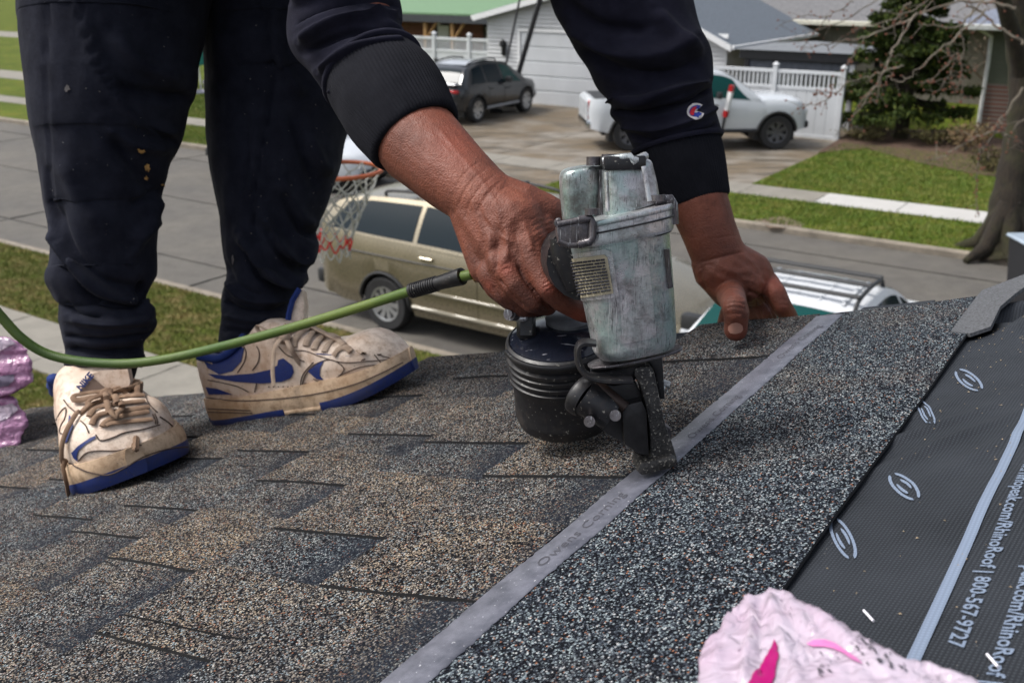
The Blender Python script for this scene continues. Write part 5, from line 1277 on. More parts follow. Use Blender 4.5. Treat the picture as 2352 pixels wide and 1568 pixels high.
crease(hand_f, [
 ([(1610, 603), (1650, 592), (1705, 578)], 2.6, -.0014), ([(1600, 622), (1618, 610), (1640, 608)], 3, -.0012), ([(1616, 612), (1610, 640), (1625, 670)], 4, -.0016),
 ([(1668, 688), (1690, 682), (1712, 688)], 2.2, -.0009), ([(1667, 698), (1690, 694), (1713, 700)], 2.2, -.0010), ([(1667, 708), (1690, 704), (1714, 710)], 2.2, -.0009), ([(1668, 722), (1690, 720), (1712, 724)], 2.2, -.0007),
 ([(1722, 662), (1718, 690), (1722, 715)], 4, -.0022), ([(1735, 672), (1755, 690), (1768, 700)], 3, -.0016), ([(1738, 640), (1752, 650), (1770, 652)], 7, .0012), ([(1700, 640), (1725, 645), (1745, 660)], 5, .0010), ([(1668, 645), (1690, 660), (1722, 664)], 4, -.0010), ([(1752, 682), (1768, 702), (1788, 742)], 3.2, -.0035), ([(1738, 690), (1742, 715), (1752, 742)], 3, -.0028), ([(1716, 668), (1738, 676), (1756, 684)], 4, -.0022),
 ([(1650, 610), (1690, 625), (1730, 620)], 8, .0012), ([(1640, 625), (1660, 640), (1680, 645)], 6, .0010), ([(1790, 690), (1800, 688), (1806, 694)], 2.5, -.0008), ([(1795, 700), (1806, 700), (1812, 706)], 2.5, -.0007),
 ([(1700, 580), (1722, 600), (1748, 625)], 5, .0010), ([(1620, 550), (1660, 545), (1690, 540)], 2.4, -.0004)])
V = vcos(hand_f); X, Y, Dp = projn(V)
attrs(hand_f, .6*np.clip((Y-660)/60, 0, 1)+.4*g(1700, 660, 40)+.3*g(1620, 610, 30), .45*g(1692, 765, 18)+.4*g(1770, 650, 26)+.3*g(1810, 720, 18))
bm = bmesh.new()
for m_ in (core_me, hand_n, hand_f): bm.from_mesh(m_)
body_me = bpy.data.meshes.new('body'); 
# join by hand so the point attributes survive
bm.to_mesh(body_me); bm.free(); body_me.materials.append(M_SKIN)
nv = [len(core_me.vertices), len(hand_n.vertices), len(hand_f.vertices)]
for nm in ('dirt', 'red'):
    arr = np.zeros(sum(nv), np.float32); o_ = nv[0]
    for m_ in (hand_n, hand_f):
        b_ = np.empty(len(m_.vertices), np.float32); m_.attributes[nm].data.foreach_get('value', b_); arr[o_:o_+len(b_)] = b_; o_ += len(b_)
    if nm in body_me.attributes: body_me.attributes.remove(body_me.attributes[nm])
    a_ = body_me.attributes.new(nm, 'FLOAT', 'POINT'); a_.data.foreach_set('value', arr)
shade(body_me, 180); body = link('body', body_me, person, world=True)
BVF = bvh_of([hand_f])
M_NAIL = simple('thumb_nail', (.42, .22, .17), .35, var=.08)
decal('thumb_nail', [(1678, 765), (1673, 757), (1674, 748), (1681, 742), (1690, 740), (1699, 742), (1705, 748), (1706, 757), (1701, 763), (1690, 766)], BVF, M_NAIL, body, off=.0007, step=4)
M_HAIR = simple('black_hair', (.012, .010, .009), .7)
mb = MB(); cone(mb, head+Vector((-.02, 0, .0)), head+Vector((.07, 0, .005)), .099, .082, 20); mb.build('hair', M_HAIR, body, 60, world=True)
for s_ in (-1, 1):
    mb = MB(); mb.sphere(head+Vector((.165, .030*s_, -.02)), .011); mb.build('eye', M_TRIM, body, 60, world=True)
mb = MB(); mb.tube([head+Vector((.168, -.022, -.082)), head+Vector((.176, 0, -.084)), head+Vector((.168, .022, -.082))], .005, 6); mb.build('mouth', simple('lips', (.2, .06, .05), .5), body, 60, world=True)
# ---- sweatpants
def px_rows(rows): return [((a, b), (c, d), z) for a, b, c, d, z in rows]
near_rows = [(a, b, d+.055) for a, b, d in px_rows([(40, -420, 560, -420, 1.27), (48, -200, 520, -200, 1.25), (56, 0, 474, 0, 1.235), (59, 60, 465, 66, 1.235), (66, 130, 452, 130, 1.235), (73, 190, 446, 196, 1.235), (79, 245, 428, 240, 1.235), (86, 306, 414, 306, 1.24), (98, 372, 391, 362, 1.24), (104, 420, 379, 414, 1.245), (109, 468, 368, 462, 1.25), (116, 520, 361, 512, 1.25), (121, 570, 356, 562, 1.255), (117, 610, 356, 602, 1.26), (112, 640, 352, 636, 1.26), (126, 666, 336, 670, 1.262), (143, 688, 328, 694, 1.265), (146, 712, 345, 718, 1.265), (146, 735, 353, 742, 1.265), (152, 762, 344, 764, 1.265), (156, 785, 326, 788, 1.268), (158, 806, 325, 808, 1.27), (155, 826, 329, 826, 1.27), (157, 842, 322, 842, 1.27)])]
far_rows = px_rows([(470, -420, 1000, -420, 1.40), (466, -200, 950, -200, 1.40), (468, 0, 900, 0, 1.41), (470, 60, 880, 60, 1.415), (474, 120, 860, 120, 1.415), (479, 180, 838, 180, 1.42), (481, 250, 812, 250, 1.42), (482, 320, 790, 318, 1.42), (487, 380, 779, 376, 1.42), (492, 425, 764, 420, 1.42), (503, 480, 745, 474, 1.42), (508, 530, 723, 528, 1.42), (511, 562, 729, 562, 1.42), (515, 592, 723, 592, 1.42), (521, 622, 706, 618, 1.42), (518, 648, 708, 642, 1.42), (512, 672, 692, 662, 1.42), (509, 700, 668, 690, 1.42), (511, 725, 662, 720, 1.42), (508, 755, 660, 750, 1.42), (506, 782, 658, 782, 1.42), (508, 800, 650, 804, 1.42)])
FOLD = 2.2
pm = MB(); pm.loft(silh(near_rows, 300, 110, .92)); near_n = len(pm.v)
pants1 = pm.mesh('leg', M_PANT)
crease(pants1, [
 ([(180, -10), (200, 80), (250, 190), (320, 270), (395, 325), (430, 330)], 16, -.011, 's'), ([(185, 0), (215, 110), (270, 215), (345, 290), (420, 312)], 13, .005),
 ([(250, 60), (330, 150), (440, 190)], 22, .006), ([(260, 190), (330, 215), (440, 222)], 12, -.006), ([(235, 280), (300, 330), (400, 345)], 14, .005), ([(250, 300), (300, 370), (350, 430), (385, 440)], 16, -.006),
 ([(110, 520), (160, 600), (220, 660), (300, 690), (345, 690)], 14, .006), ([(120, 560), (170, 640), (240, 695), (330, 700)], 9, -.006), ([(125, 470), (160, 560), (230, 640), (320, 665)], 12, -.004), 
 ([(300, 560), (350, 500), (372, 440)], 12, .004), ([(330, 640), (320, 680), (300, 700)], 8, -.005), ([(310, 690), (335, 716), (352, 735)], 10, .005), ([(150, 770), (230, 780), (330, 770), (350, 757)], 5, -.004), ([(160, 730), (240, 745), (345, 735)], 8, .004),
 ([(160, 800), (240, 808), (322, 800)], 5, -.003), ([(155, 822), (240, 830), (325, 822)], 8, .003), ([(150, 690), (180, 720), (240, 730)], 7, -.003), ([(300, 470), (330, 460), (370, 445)], 7, -.004), ([(105, 380), (112, 460), (140, 560)], 5, -.0025),
 ([(110, 0), (105, 200), (112, 330), (118, 450)], 3.0, -.0016), ([(380, 500), (330, 540), (300, 600)], 10, .003), ([(140, 350), (180, 450), (240, 540)], 22, .003)])
noisedisp(pants1, .004, (14, 14, 5), 3); noisedisp(pants1, .0016, (60, 60, 22), 9)
pm = MB(); pm.loft(silh(far_rows, 300, 110, .92)); pants2 = pm.mesh('leg', M_PANT)
crease(pants2, [
 ([(585, 0), (620, 100), (625, 220), (600, 340), (580, 470), (590, 560)], 4, -.004), ([(560, 250), (570, 350), (555, 450)], 5, -.003), ([(640, 0), (640, 120), (700, 230)], 14, .006),
 ([(555, 530), (590, 600), (650, 650), (708, 640)], 12, .007), ([(560, 570), (600, 640), (660, 672), (700, 655)], 7, -.007), ([(600, 480), (640, 560), (690, 600), (728, 575)], 13, .006), ([(610, 520), (650, 590), (700, 618), (722, 600)], 7, -.006),
 ([(640, 400), (680, 480), (730, 530)], 14, .005), ([(650, 440), (690, 520), (725, 545)], 7, -.005), ([(700, 300), (740, 380), (778, 380)], 14, .004), ([(520, 640), (560, 680), (620, 690), (690, 670)], 10, .005), ([(512, 690), (560, 712), (620, 715), (662, 705)], 7, -.004), ([(512, 720), (570, 735), (655, 730)], 9, .004),
 ([(510, 755), (570, 762), (656, 755)], 6, -.003), ([(515, 600), (540, 650), (600, 690)], 8, -.003), ([(660, 250), (700, 350), (730, 440)], 12, -.004)])
noisedisp(pants2, .004, (14, 14, 5), 5); noisedisp(pants2, .0016, (60, 60, 22), 2)
pel = MB(); cone(pel, hip+Vector((-.02, 0, -.06)), hip.lerp((shN+shF)/2, .12), .165, .165, 24)
for q in (P3(300, -380, 1.27), P3(730, -380, 1.40)): cone(pel, hip+Vector((0, 0, -.04)), q, .16, .13, 24)
pel_me = remesh(pel, .01, 4); pel_me.materials.append(M_PANT)
pants = person
bm = bmesh.new()
for m_ in (pants1, pants2, pel_me): bm.from_mesh(m_)
pme = bpy.data.meshes.new('sweatpants'); bm.to_mesh(pme); bm.free(); pme.materials.append(M_PANT); shade(pme, 180)
pants = link('sweatpants', pme, person, world=True, label='black knit sweatpants, dusty and paint-stained at the shin')
B1 = bvh_of([pants1]); B2 = bvh_of([pants2])
M_STAIN = simple('tan_paint_stain', (.46, .27, .09), .8, var=.5, scale=150); M_DUST = simple('grey_dust_spot', (.11, .10, .10), .9, var=.3, scale=200)
def blob(cx_, cy_, rx, ry, seed, n=16):
    r = random.Random(seed); return [(cx_+rx*math.cos(2*PI*k/n)*r.uniform(.5, 1.15), cy_+ry*math.sin(2*PI*k/n)*r.uniform(.5, 1.15)) for k in range(n)]
for k, (x, y, rx, ry, b_) in enumerate(((326, 347, 8, 5, B1), (338, 384, 7, 11, B1), (336, 408, 5, 6, B1), (383, 428, 8, 4, B1), (372, 424, 4, 3, B1), (318, 342, 3, 3, B1), (536, 596, 3, 12, B2))):
    decal('paint_stain', blob(x, y, rx, ry, k), b_, M_STAIN if k < 6 else M_DUST, pants, off=.0012, step=3)
decal('dust_spot', blob(155, 204, 8, 9, 44), B1, M_DUST, pants, off=.001, step=3)
r = random.Random(77); mb = MB()
for k in range(100):
    if r.random() < .6: x, y, b_ = r.uniform(560, 790), r.gauss(400, 130), B2
    else: x, y, b_ = r.uniform(100, 400), r.uniform(20, 780), B1
    h = b_.ray_cast(CAM, ray(x, y).normalized())
    if h[0] is None: continue
    s_ = r.uniform(.0003, .0007); e1 = Vector((r.uniform(-1, 1), r.uniform(-.3, .3), r.uniform(-1, 1))).normalized()*s_*2; e2 = Vector((r.uniform(-1, 1), 0, r.uniform(-1, 1))).normalized()*s_
    p = h[0]-ray(x, y).normalized()*.0012; mb.add([p-e1, p+e2, p+e1], [(0, 1, 2)])
o_ = mb.build('lint', simple('pale_lint', (.35, .33, .30), .9), pants, world=True); o_['kind'] = 'stuff'
mb = MB(); mb.loft(silh(px_rows([(156, 815, 318, 815, 1.33), (158, 850, 312, 850, 1.335), (160, 890, 300, 890, 1.34), (165, 930, 290, 930, 1.345)]), 30, 40, .9)); mb.build('sock', M_SOCK, body, 60, world=True)
mb = MB(); mb.loft(silh(px_rows([(510, 770, 655, 780, 1.42), (508, 810, 648, 815, 1.42), (505, 850, 650, 860, 1.42), (510, 890, 660, 890, 1.42)]), 30, 40, .9)); mb.build('sock', M_SOCK, body, 60, world=True)
# ---- sweatshirt: torso and sleeves with ribbed cuffs
def sleeve(rows, n, thick=.88): 
    mb = MB(); mb.loft(silh(rows, n, 110, thick)); return mb.mesh('sleeve', M_HOOD)
sn = px_rows([(800, -620, 960, -520, 1.0), (660, -420, 930, -400, 1.0), (590, -210, 860, -260, 1.0), (625, -70, 885, -120, .995), (668, 0, 910, -28, .985), (660, 60, 922, 18, .972), (668, 108, 916, 52, .962), (700, 152, 935, 82, .952), (735, 196, 950, 100, .944), (758, 224, 958, 112, .938), (772, 240, 958, 130, .934)])
sl_n = sleeve(sn, 200)
crease(sl_n, [([(680, 60), (760, 20), (850, 0), (925, 20)], 8, -.005, 's'), ([(690, 95), (780, 50), (870, 40), (920, 52)], 9, .005), ([(700, 120), (800, 75), (900, 75), (940, 92)], 7, -.004), ([(730, 165), (820, 110), (930, 95)], 9, .004), ([(745, 195), (830, 140), (945, 104)], 6, -.004), ([(670, 10), (740, -20), (850, -30)], 12, .006), ([(756, 214), (840, 150), (950, 108)], 5, .003), ([(840, 20), (880, 55), (930, 80)], 8, .003)])
noisedisp(sl_n, .003, (24, 24, 24), 4)
sf = px_rows([(1080, -600, 1260, -640, 1.27), (1180, -420, 1440, -440, 1.22), (1210, -210, 1530, -230, 1.17), (1240, -90, 1568, -100, 1.165), (1268, 0, 1588, 0, 1.16), (1308, 82, 1608, 72, 1.16), (1345, 148, 1630, 124, 1.16), (1368, 196, 1637, 176, 1.16), (1402, 236, 1634, 204, 1.16), (1404, 262, 1640, 250, 1.16), (1434, 290, 1650, 284, 1.16), (1452, 334, 1655, 304, 1.16), (1460, 354, 1652, 318, 1.16)])
sl_f = sleeve(sf, 200)
crease(sl_f, [([(1405, 255), (1480, 262), (1560, 240), (1636, 205)], 6, -.006), ([(1390, 225), (1470, 235), (1560, 205), (1632, 185)], 11, .006), ([(1420, 285), (1500, 300), (1580, 280), (1650, 245)], 8, .004), ([(1330, 110), (1420, 160), (1520, 170), (1620, 140)], 16, -.005), ([(1300, 50), (1400, 120), (1500, 130), (1600, 90)], 18, .006), ([(1500, 20), (1560, 90), (1620, 140)], 14, .005), ([(1290, 10), (1380, 60), (1500, 70)], 14, -.004), ([(1440, 310), (1520, 325), (1600, 305), (1652, 285)], 6, -.003)])
noisedisp(sl_f, .003, (24, 24, 24), 8)
to = MB(); cone(to, hip.lerp((shN+shF)/2, .05), (shN+shF)/2, .17, .165, 24); cone(to, shN, shF, .10, .10, 20)
cone(to, shN, P3(760, -330, 1.0), .085, .075, 20); cone(to, shF, P3(1300, -330, 1.2), .085, .075, 20); cone(to, (shN+shF)/2, ((shN+shF)/2).lerp(head, .6), .085, .075, 20)
to_me = remesh(to, .01, 4); noisedisp(to_me, .006, (12, 12, 12), 1)
bm = bmesh.new()
for m_ in (sl_n, sl_f, to_me): bm.from_mesh(m_)
sme = bpy.data.meshes.new('sweatshirt'); bm.to_mesh(sme); bm.free(); sme.materials.append(M_HOOD); shade(sme, 180)
shirt = link('sweatshirt', sme, person, world=True, label='black fleece sweatshirt with ribbed cuffs pulled to the forearms')
def cuff(rows, n, ribs, amp, parent):
    rg = silh(rows, n, ribs*6, .90); out = []
    for i, r_ in enumerate(rg):
        c = sum(r_, Vector())/len(r_); f = i/(n-1); prof = 1+.03*math.sin(PI*min(1, f*1.05))-.05*max(0, (f-.93)/.07)**2
        out.append([c+(p-c)*(prof+amp*(math.cos(2*PI*k/6))+.004*mnoise.noise(Vector((k*.15, i*.1, 1)))) for k, p in enumerate(r_)])
    # turned-in hem
    c = sum(out[-1], Vector())/len(out[-1]); out.append([c+(p-c)*.93 for p in out[-1]]); out.append([c+(p-c)*.90+(out[-4][0]-out[-2][0])*2 for p in out[-2]])
    mb = MB(); mb.loft(out, cap=False); return mb.build('cuff', M_CUFF, parent, 180, world=True)
cuff(px_rows([(756, 222, 952, 106, .940), (764, 242, 968, 122, .934), (785, 276, 990, 142, .925), (810, 318, 1012, 174, .913), (838, 352, 1032, 214, .903), (862, 380, 1052, 257, .895)]), 50, 86, .008, shirt)
cuff(px_rows([(1456, 350, 1650, 308, 1.16), (1462, 366, 1654, 326, 1.16), (1476, 395, 1661, 360, 1.158), (1500, 438, 1668, 402, 1.156), (1528, 482, 1676, 446, 1.155)]), 50, 80, .009, shirt)
for rows in (px_rows([(754, 219, 954, 103, .9405), (760, 236, 963, 115, .936)]), px_rows([(1453, 343, 1653, 301, 1.16), (1458, 358, 1655, 316, 1.16)])):
    rg = silh(rows, 2, 60, .92); mid = [(a+b)/2 for a, b in zip(*rg)]; c = sum(mid, Vector())/60
    mb = MB(); mb.tube([c+(p-c)*1.012 for p in mid], .0032, 6, closed=True); mb.build('seam', M_HOOD, shirt, 60, world=True)
FOLD = 1.0
BS = bvh_of([sl_f])
M_LW = simple('logo_white_thread', (.60, .56, .55), .7); M_LR = simple('logo_red_thread', (.50, .008, .02), .7); M_LB = simple('logo_blue_thread', (.012, .035, .26), .7)
def cpoly(cx_, cy_, sx, sy, a0, a1, w0, n=26, rot=-.22):
    out = [];
    for s_ in (1, -1):
        for k in range(n+1):
            a = a0+(a1-a0)*k/n if s_ == 1 else a1-(a1-a0)*k/n
            rr_ = 1 if s_ == 1 else 1-w0
            x, y = sx*rr_*math.cos(a), sy*rr_*math.sin(a); out.append((cx_+x*math.cos(rot)-y*math.sin(rot), cy_+x*math.sin(rot)+y*math.cos(rot)))
    return out
decal('logo_patch', cpoly(1598, 256, 21, 18, .62, 5.66, .99), BS, M_LW, shirt, off=.0010, step=3)
decal('logo_blue', cpoly(1598.5, 256.5, 17, 14, .80, 5.5, .62), BS, M_LB, shirt, off=.0016, step=3)
decal('logo_red', [(1598, 245), (1590, 247), (1584, 254), (1583, 262), (1588, 268), (1594, 269), (1594, 257)], BS, M_LR, shirt, off=.0021, step=3)
# ============================================================ THE SNEAKERS (children of the worker)
def leather(name, c, dirt, amt=.5):
    t = NT(name); n1 = t.noise(22, 5, .7); n2 = t.noise(90, 5, .75); n3 = t.noise(9, 3, .6)
    col_ = t.ramp(n1, [(.3, tuple(x*.86 for x in c)), (.7, c)])
    col_ = t.mix(t.ramp(n2, [(.46, 0.0), (.68, amt)]), col_, dirt); col_ = t.mix(t.ramp(n3, [(.42, 0.0), (.62, amt*.95)]), col_, tuple(x*1.5 for x in dirt))
    sc = t.ramp(t.noise(240, 2, .5, vec=t.mapped((1, 3.5, 1), rot=(.4, .3, .9))), [(.68, 0.0), (.72, .55)]); col_ = t.mix(sc, col_, (.06, .045, .035))
    t.set(color=col_, rough=.55); t.bump(n2, .25, .0012); return t.m
M_LEA = leather('dirty_cream_leather', (.76, .63, .52), (.24, .13, .065), .62); M_MID = leather('stained_midsole', (.62, .45, .30), (.20, .11, .05), .7)
M_BLUE = leather('royal_blue_leather', (.006, .024, .150), (.010, .012, .06), .4); M_OUT = leather('blue_rubber', (.006, .022, .135), (.03, .03, .05), .5)
M_LACE = NT('brown_lace'); t = M_LACE; t.set(color=t.ramp(t.noise(60, 3), [(.3, (.13, .075, .045)), (.7, (.26, .17, .11))]), rough=.9); t.bump(t.noise(900, 2), .6, .0006); M_LACE = t.m
M_LACE2 = NT('pale_lace'); t = M_LACE2; t.set(color=t.ramp(t.noise(60, 3), [(.3, (.27, .19, .135)), (.7, (.45, .35, .27))]), rough=.9); t.bump(t.noise(900, 2), .6, .0006); M_LACE2 = t.m
M_STITCH = simple('dark_stitching', (.07, .045, .035), .8); M_LINE = simple('blue_lining', (.006, .024, .14), .9, bump=.4, bscale=300)
OUT = [(.0, .010), (.008, .023), (.03, .034), (.07, .037), (.12, .036), (.17, .041), (.21, .0470), (.245, .0485), (.27, .0455), (.292, .036), (.306, .025), (.315, .014), (.320, .003)]
def shoe(H, T, up, M_lace, label, spring=.025, roll=0.0, flex=.19, wide=1.0):
    X = (T-H); L = X.length; X.normalize(); up = (up-X*up.dot(X)).normalized(); Y = up.cross(X)
    if roll: Rm = Matrix.Rotation(roll, 3, X); up = Rm @ up; Y = Rm @ Y
    M = frame(X, Y, up, H) @ Matrix.Diagonal((L/.32, L/.32*wide, L/.32, 1))
    sh = thing('sneaker', None, None, M=Matrix.Identity(4)); sh.parent = person; sh.matrix_parent_inverse = person.matrix_basis.inverted(); sh['label'] = label
    zb = lambda x: (max(0, x-flex)/(.32-flex))**1.7*spring
    hw = lambda x: smooth_interp(x, OUT)
    xs = [0, .004, .010, .02, .035, .05]+[.065+.015*k for k in range(15)]+[.287, .297, .305, .311, .316, .320]
    def ringpts(x, z0, z1, e0, e1, n=11, cr=.0):
        w = hw(x); pts = []
        for k in range(n):
            f = k/(n-1); pts.append((x, (w+e0+(e1-e0)*f+cr*math.sin(PI*f)), z0+(z1-z0)*f))
        return pts
    def sole(x0, x1, za, zc, e0, e1, mat, name, par, cr=.002):
        xx = [x for x in xs if x0 < x < x1]; xx = [x0]+xx+[x1]; rg = []
        for x in xx:
            p = ringpts(x, zb(x)+za(x), zb(x)+zc(x), e0, e1, 7, cr); rg.append(p+[(a, -b, c) for a, b, c in p[::-1]])
        # rounded ends by pushing the first / last ring outwards
        mb = MB(); mb.loft(rg, M=M); return mb.build(name, mat, par, 50, world=True)
    ms = lambda x: .040+.002*math.cos(x*30)-max(0, (x-.20))*.06
    s1 = sole(-.003, .322, lambda x: .0085, lambda x: ms(x), .0030, .0016, M_MID, 'midsole', sh, .0025)
    sole(-.003, .135, lambda x: .0, lambda x: .0125, .0020, .0042, M_OUT, 'heel_outsole', sh, .001); sole(.136, .196, lambda x: .001, lambda x: .0100, .001, .0034, M_MID, 'arch_outsole', sh); sole(.197, .3225, lambda x: .0, lambda x: .0145, .0020, .0044, M_OUT, 'toe_outsole', sh, .001)
    top = [(-.0, .098), (.012, .104), (.05, .096), (.085, .108), (.115, .128), (.14, .127), (.175, .108), (.205, .088), (.225, .082), (.25, .082), (.272, .079), (.290, .068), (.304, .052), (.313, .036), (.320, .022)]
    rg = []
    for x in xs:
        zt = smooth_interp(x, top)+zb(x)*.8; z0 = zb(x)+ms(x)-.004; w = hw(x)*.965; p = []
        tw = interp(x, [(0, .25), (.03, .55), (.1, .45), (.14, .35), (.2, .42), (.26, .5), (.32, .5)])
        for k in range(17):
            q = k/16*PI/2; yy = w*(math.cos(q)**(.55)); yy = w*tw+(yy-w*tw)*1 if yy > w*tw else yy
            p.append((x, yy*(1+.05*math.sin(q*2)), z0+(zt-z0)*math.sin(q)**.85))
        rg.append(p+[(a, -b, c) for a, b, c in p[-2::-1]])
    mb = MB(); mb.loft(rg, closed=False, M=M)
    for k in (0, -1): mb.add([M @ Vector(q) for q in rg[k]], [tuple(range(len(rg[k])))])
    me = mb.mesh('upper', M_LEA, 60); upo = link('upper', me, sh, True)
    rim = [(max(x, .018), s*hw(max(x, .018))*.70, smooth_interp(x, top)-.001) for s in (1, -1) for x in ([.10, .075, .05, .03, .012] if s == 1 else [.012, .03, .05, .075, .10])]
    mb = MB(); mb.tube(spline(rim, 40), .0055*L/.32, 10, M=M); lin = mb.build('collar', M_LINE, sh, 180, world=True)
    return sh, me, M, [s1.data]
def R_(p, h=0): return RP(p[0], p[1], h)
# far shoe, seen from its side
dF = R_((503, 971)); tF = R_((966, 890))
shF_, upF, MF, _ = shoe(dF, tF, N, M_LACE2, 'cream and blue sneaker seen from the side, toe to the right')
BF = bvh_of([upF]+[c.data for c in shF_.children if 'sole' in c.name])
BU = bvh_of([upF])
decal('swoosh', [(479, 858), (520, 862), (580, 857), (622, 848), (638, 838), (640, 826), (652, 822), (672, 838), (676, 854), (668, 868), (648, 876), (600, 880), (540, 876), (495, 868)], BU, M_BLUE, shF_, off=.0012, step=4)
decal('heel_patch', [(473, 888), (500, 892), (535, 905), (480, 905)], BU, M_BLUE, shF_, off=.001, step=4)
decal('heel_tab', [(476, 795), (500, 800), (548, 795), (562, 800), (555, 830), (535, 852), (505, 860), (478, 845), (470, 830), (490, 838), (478, 815)], BU, M_BLUE, shF_, off=.0011, step=4)
decal('toe_quarter', [(708, 852), (730, 835), (745, 828), (736, 845), (735, 862), (745, 872), (728, 870)], BU, M_BLUE, shF_, off=.0011, step=4)
for pl in ([(546, 855), (562, 830), (566, 808), (560, 795)], [(580, 850), (594, 830), (596, 808), (590, 795)], [(693, 898), (700, 865), (722, 838), (760, 826), (790, 845), (775, 866), (745, 878), (720, 870)], [(690, 898), (695, 862), (720, 832)], [(670, 806), (700, 806), (740, 820), (790, 832), (860, 828), (925, 822)],
           [(780, 862), (830, 842), (900, 835)], [(478, 872), (540, 885), (572, 900)], [(585, 900), (590, 880)], [(640, 795), (660, 815), (700, 830)]):
    surfline('stitching', pl, BU, .0007, M_STITCH, shF_, off=.0008)
for pl in ([(474, 912), (560, 920), (700, 908), (820, 880), (925, 832)], [(478, 945), (580, 948)], [(478, 938), (575, 942)]): surfline('sole_groove', pl, BF, .0007, M_STITCH, shF_, off=.0006)
for k in range(9): 
    x = 618+k*11; decal('vent_hole', [(x-1.5, 886), (x+1.5, 886), (x+1.5, 889), (x-1.5, 889)], BU, M_STITCH, shF_, off=.0008, step=3)
for pl in ([(677, 798), (680, 778), (702, 758), (738, 752)], [(703, 796), (710, 774), (732, 758), (760, 760)], [(722, 804), (731, 784), (754, 770), (777, 778)], [(746, 810), (756, 792), (775, 782), (793, 794)], [(768, 818), (778, 804), (795, 798), (808, 808)], [(650, 790), (655, 770), (690, 756), (722, 748)]):
    surfline('lace', pl, BU, .0044, M_LACE2, shF_, off=.002, seg=8, flat=.45)
def free_lace(pts, r_, mat, par, flat=.4): mb = MB(); mb.tube(spline(pts, len(pts)*7), r_, 8, flat=flat); mb.build('lace', mat, par, 60, world=True)
dS = 1.304
free_lace([P3(652, 770, dS), P3(632, 795, dS-.01), P3(628, 825, dS-.01), P3(626, 852, dS-.008), P3(629, 886, dS-.006)], .0036, M_LACE2, shF_)
free_lace([P3(655, 772, dS), P3(668, 800, dS-.01), P3(684, 828, dS-.004), P3(692, 836, dS)], .0036, M_LACE2, shF_); free_lace([P3(655, 772, dS+.01), P3(620, 760, dS-.005), P3(592, 748, dS), P3(600, 765, dS), P3(655, 780, dS)], .0036, M_LACE2, shF_)
free_lace([P3(640, 775, dS), P3(652, 755, dS), P3(656, 742, dS)], .0026, M_LACE2, shF_); mb = MB(); mb.sphere(P3(654, 774, dS), .008); mb.build('lace', M_LACE2, shF_, 60, world=True)
# tongue of the far shoe
mb = MB(); dt = dS+.05; tg = [(640, 800), (652, 770), (664, 720), (672, 690), (688, 664), (694, 668), (698, 700), (697, 730), (690, 760), (700, 790)]
A_ = [P3(x, y, dt) for x, y in tg]; mb.add(A_+[p+FW*.03 for p in A_], [tuple(range(10)), tuple(range(19, 9, -1))]+[(i, (i+1) % 10, 10+(i+1) % 10, 10+i) for i in range(10)]); mb.build('tongue', M_LEA, shF_, world=True)
mb = MB(); A_ = [P3(x, y, dt-.002) for x, y in ((640, 800), (652, 770), (664, 720), (672, 690), (688, 664), (684, 668), (672, 700), (664, 735), (662, 775))]; mb.add(A_, [tuple(range(9))]); mb.tube([P3(x, y, dt-.002) for x, y in ((655, 780), (664, 720), (672, 690), (688, 663))], .004, 6); mb.build('tongue_lining', M_LINE, shF_, world=True)
# near shoe, toe pointing towards us and to the right
hN = R_((236, 1026)); tN = R_((338, 1120))
shN_, upN, MN, _ = shoe(hN, hN+(tN-hN).normalized()*.350, (N+RX*-.05), M_LACE, 'cream and blue sneaker with loose brown laces, toe towards the camera', spring=.014, wide=1.25)
BN = bvh_of([upN]); BNA = bvh_of([upN]+[c.data for c in shN_.children if 'sole' in c.name])
cz = lambda pts: [(113+x*.2279, 800+y*.2279) for x, y in pts]
for pl in ([(575, 790), (640, 765), (820, 745), (1025, 725)], [(535, 800), (600, 735), (760, 690), (995, 650)], [(435, 780), (500, 690), (720, 645), (1000, 605)], [(410, 700), (480, 620), (700, 575), (960, 545)], [(330, 670), (420, 590), (560, 535), (760, 500), (955, 490)], [(600, 400), (700, 350), (800, 330), (910, 345)], [(620, 455), (760, 420), (920, 360)]):
    surfline('lace', cz(pl), BN, .0040, M_LACE, shN_, off=.003, seg=8, flat=.45)
h_ = BN.ray_cast(CAM, ray(*cz([(590, 470)])[0]).normalized())[0]; dL = (h_-CAM).dot(FW)-.008 if h_ else 1.258
BNA2 = bvh_of([upN]+[c.data for c in shN_.children if 'sole' in c.name or c.name.startswith('lace')])
for pl, r_, of in (([(590, 462), (450, 475), (330, 495), (262, 512), (300, 560), (450, 535), (590, 480)], .0040, .006), ([(600, 460), (600, 560), (612, 640), (650, 700), (700, 690), (745, 640), (730, 580), (660, 510), (610, 462)], .0036, .008), ([(600, 470), (700, 435), (820, 395), (915, 350), (890, 410), (760, 460), (610, 470)], .0036, .006),
                   ([(590, 490), (500, 520), (420, 560), (350, 630), (300, 700), (235, 820), (195, 920), (178, 1010), (178, 1120), (195, 1210), (215, 1290), (240, 1440)], .0034, .006)):
    surfline('lace', cz(pl), BNA2, r_, M_LACE, shN_, off=of, seg=8, flat=.5)
mb = MB(); mb.sphere(P3(*cz([(592, 465)])[0], dL-.004), (.010, .008, .009)); mb.build('lace', M_LACE, shN_, 60, world=True)
decal('toe_wrap', cz([(230, 1050), (300, 980), (420, 900), (470, 880), (470, 910), (380, 960), (300, 1030), (285, 1090), (300, 1140), (250, 1100)]), BN, M_BLUE, shN_, off=.0012, step=4)
decal('side_patch', cz([(205, 670), (240, 720), (248, 800), (200, 930), (165, 960), (150, 880), (175, 840), (195, 760)]), BN, M_BLUE, shN_, off=.0012, step=4)
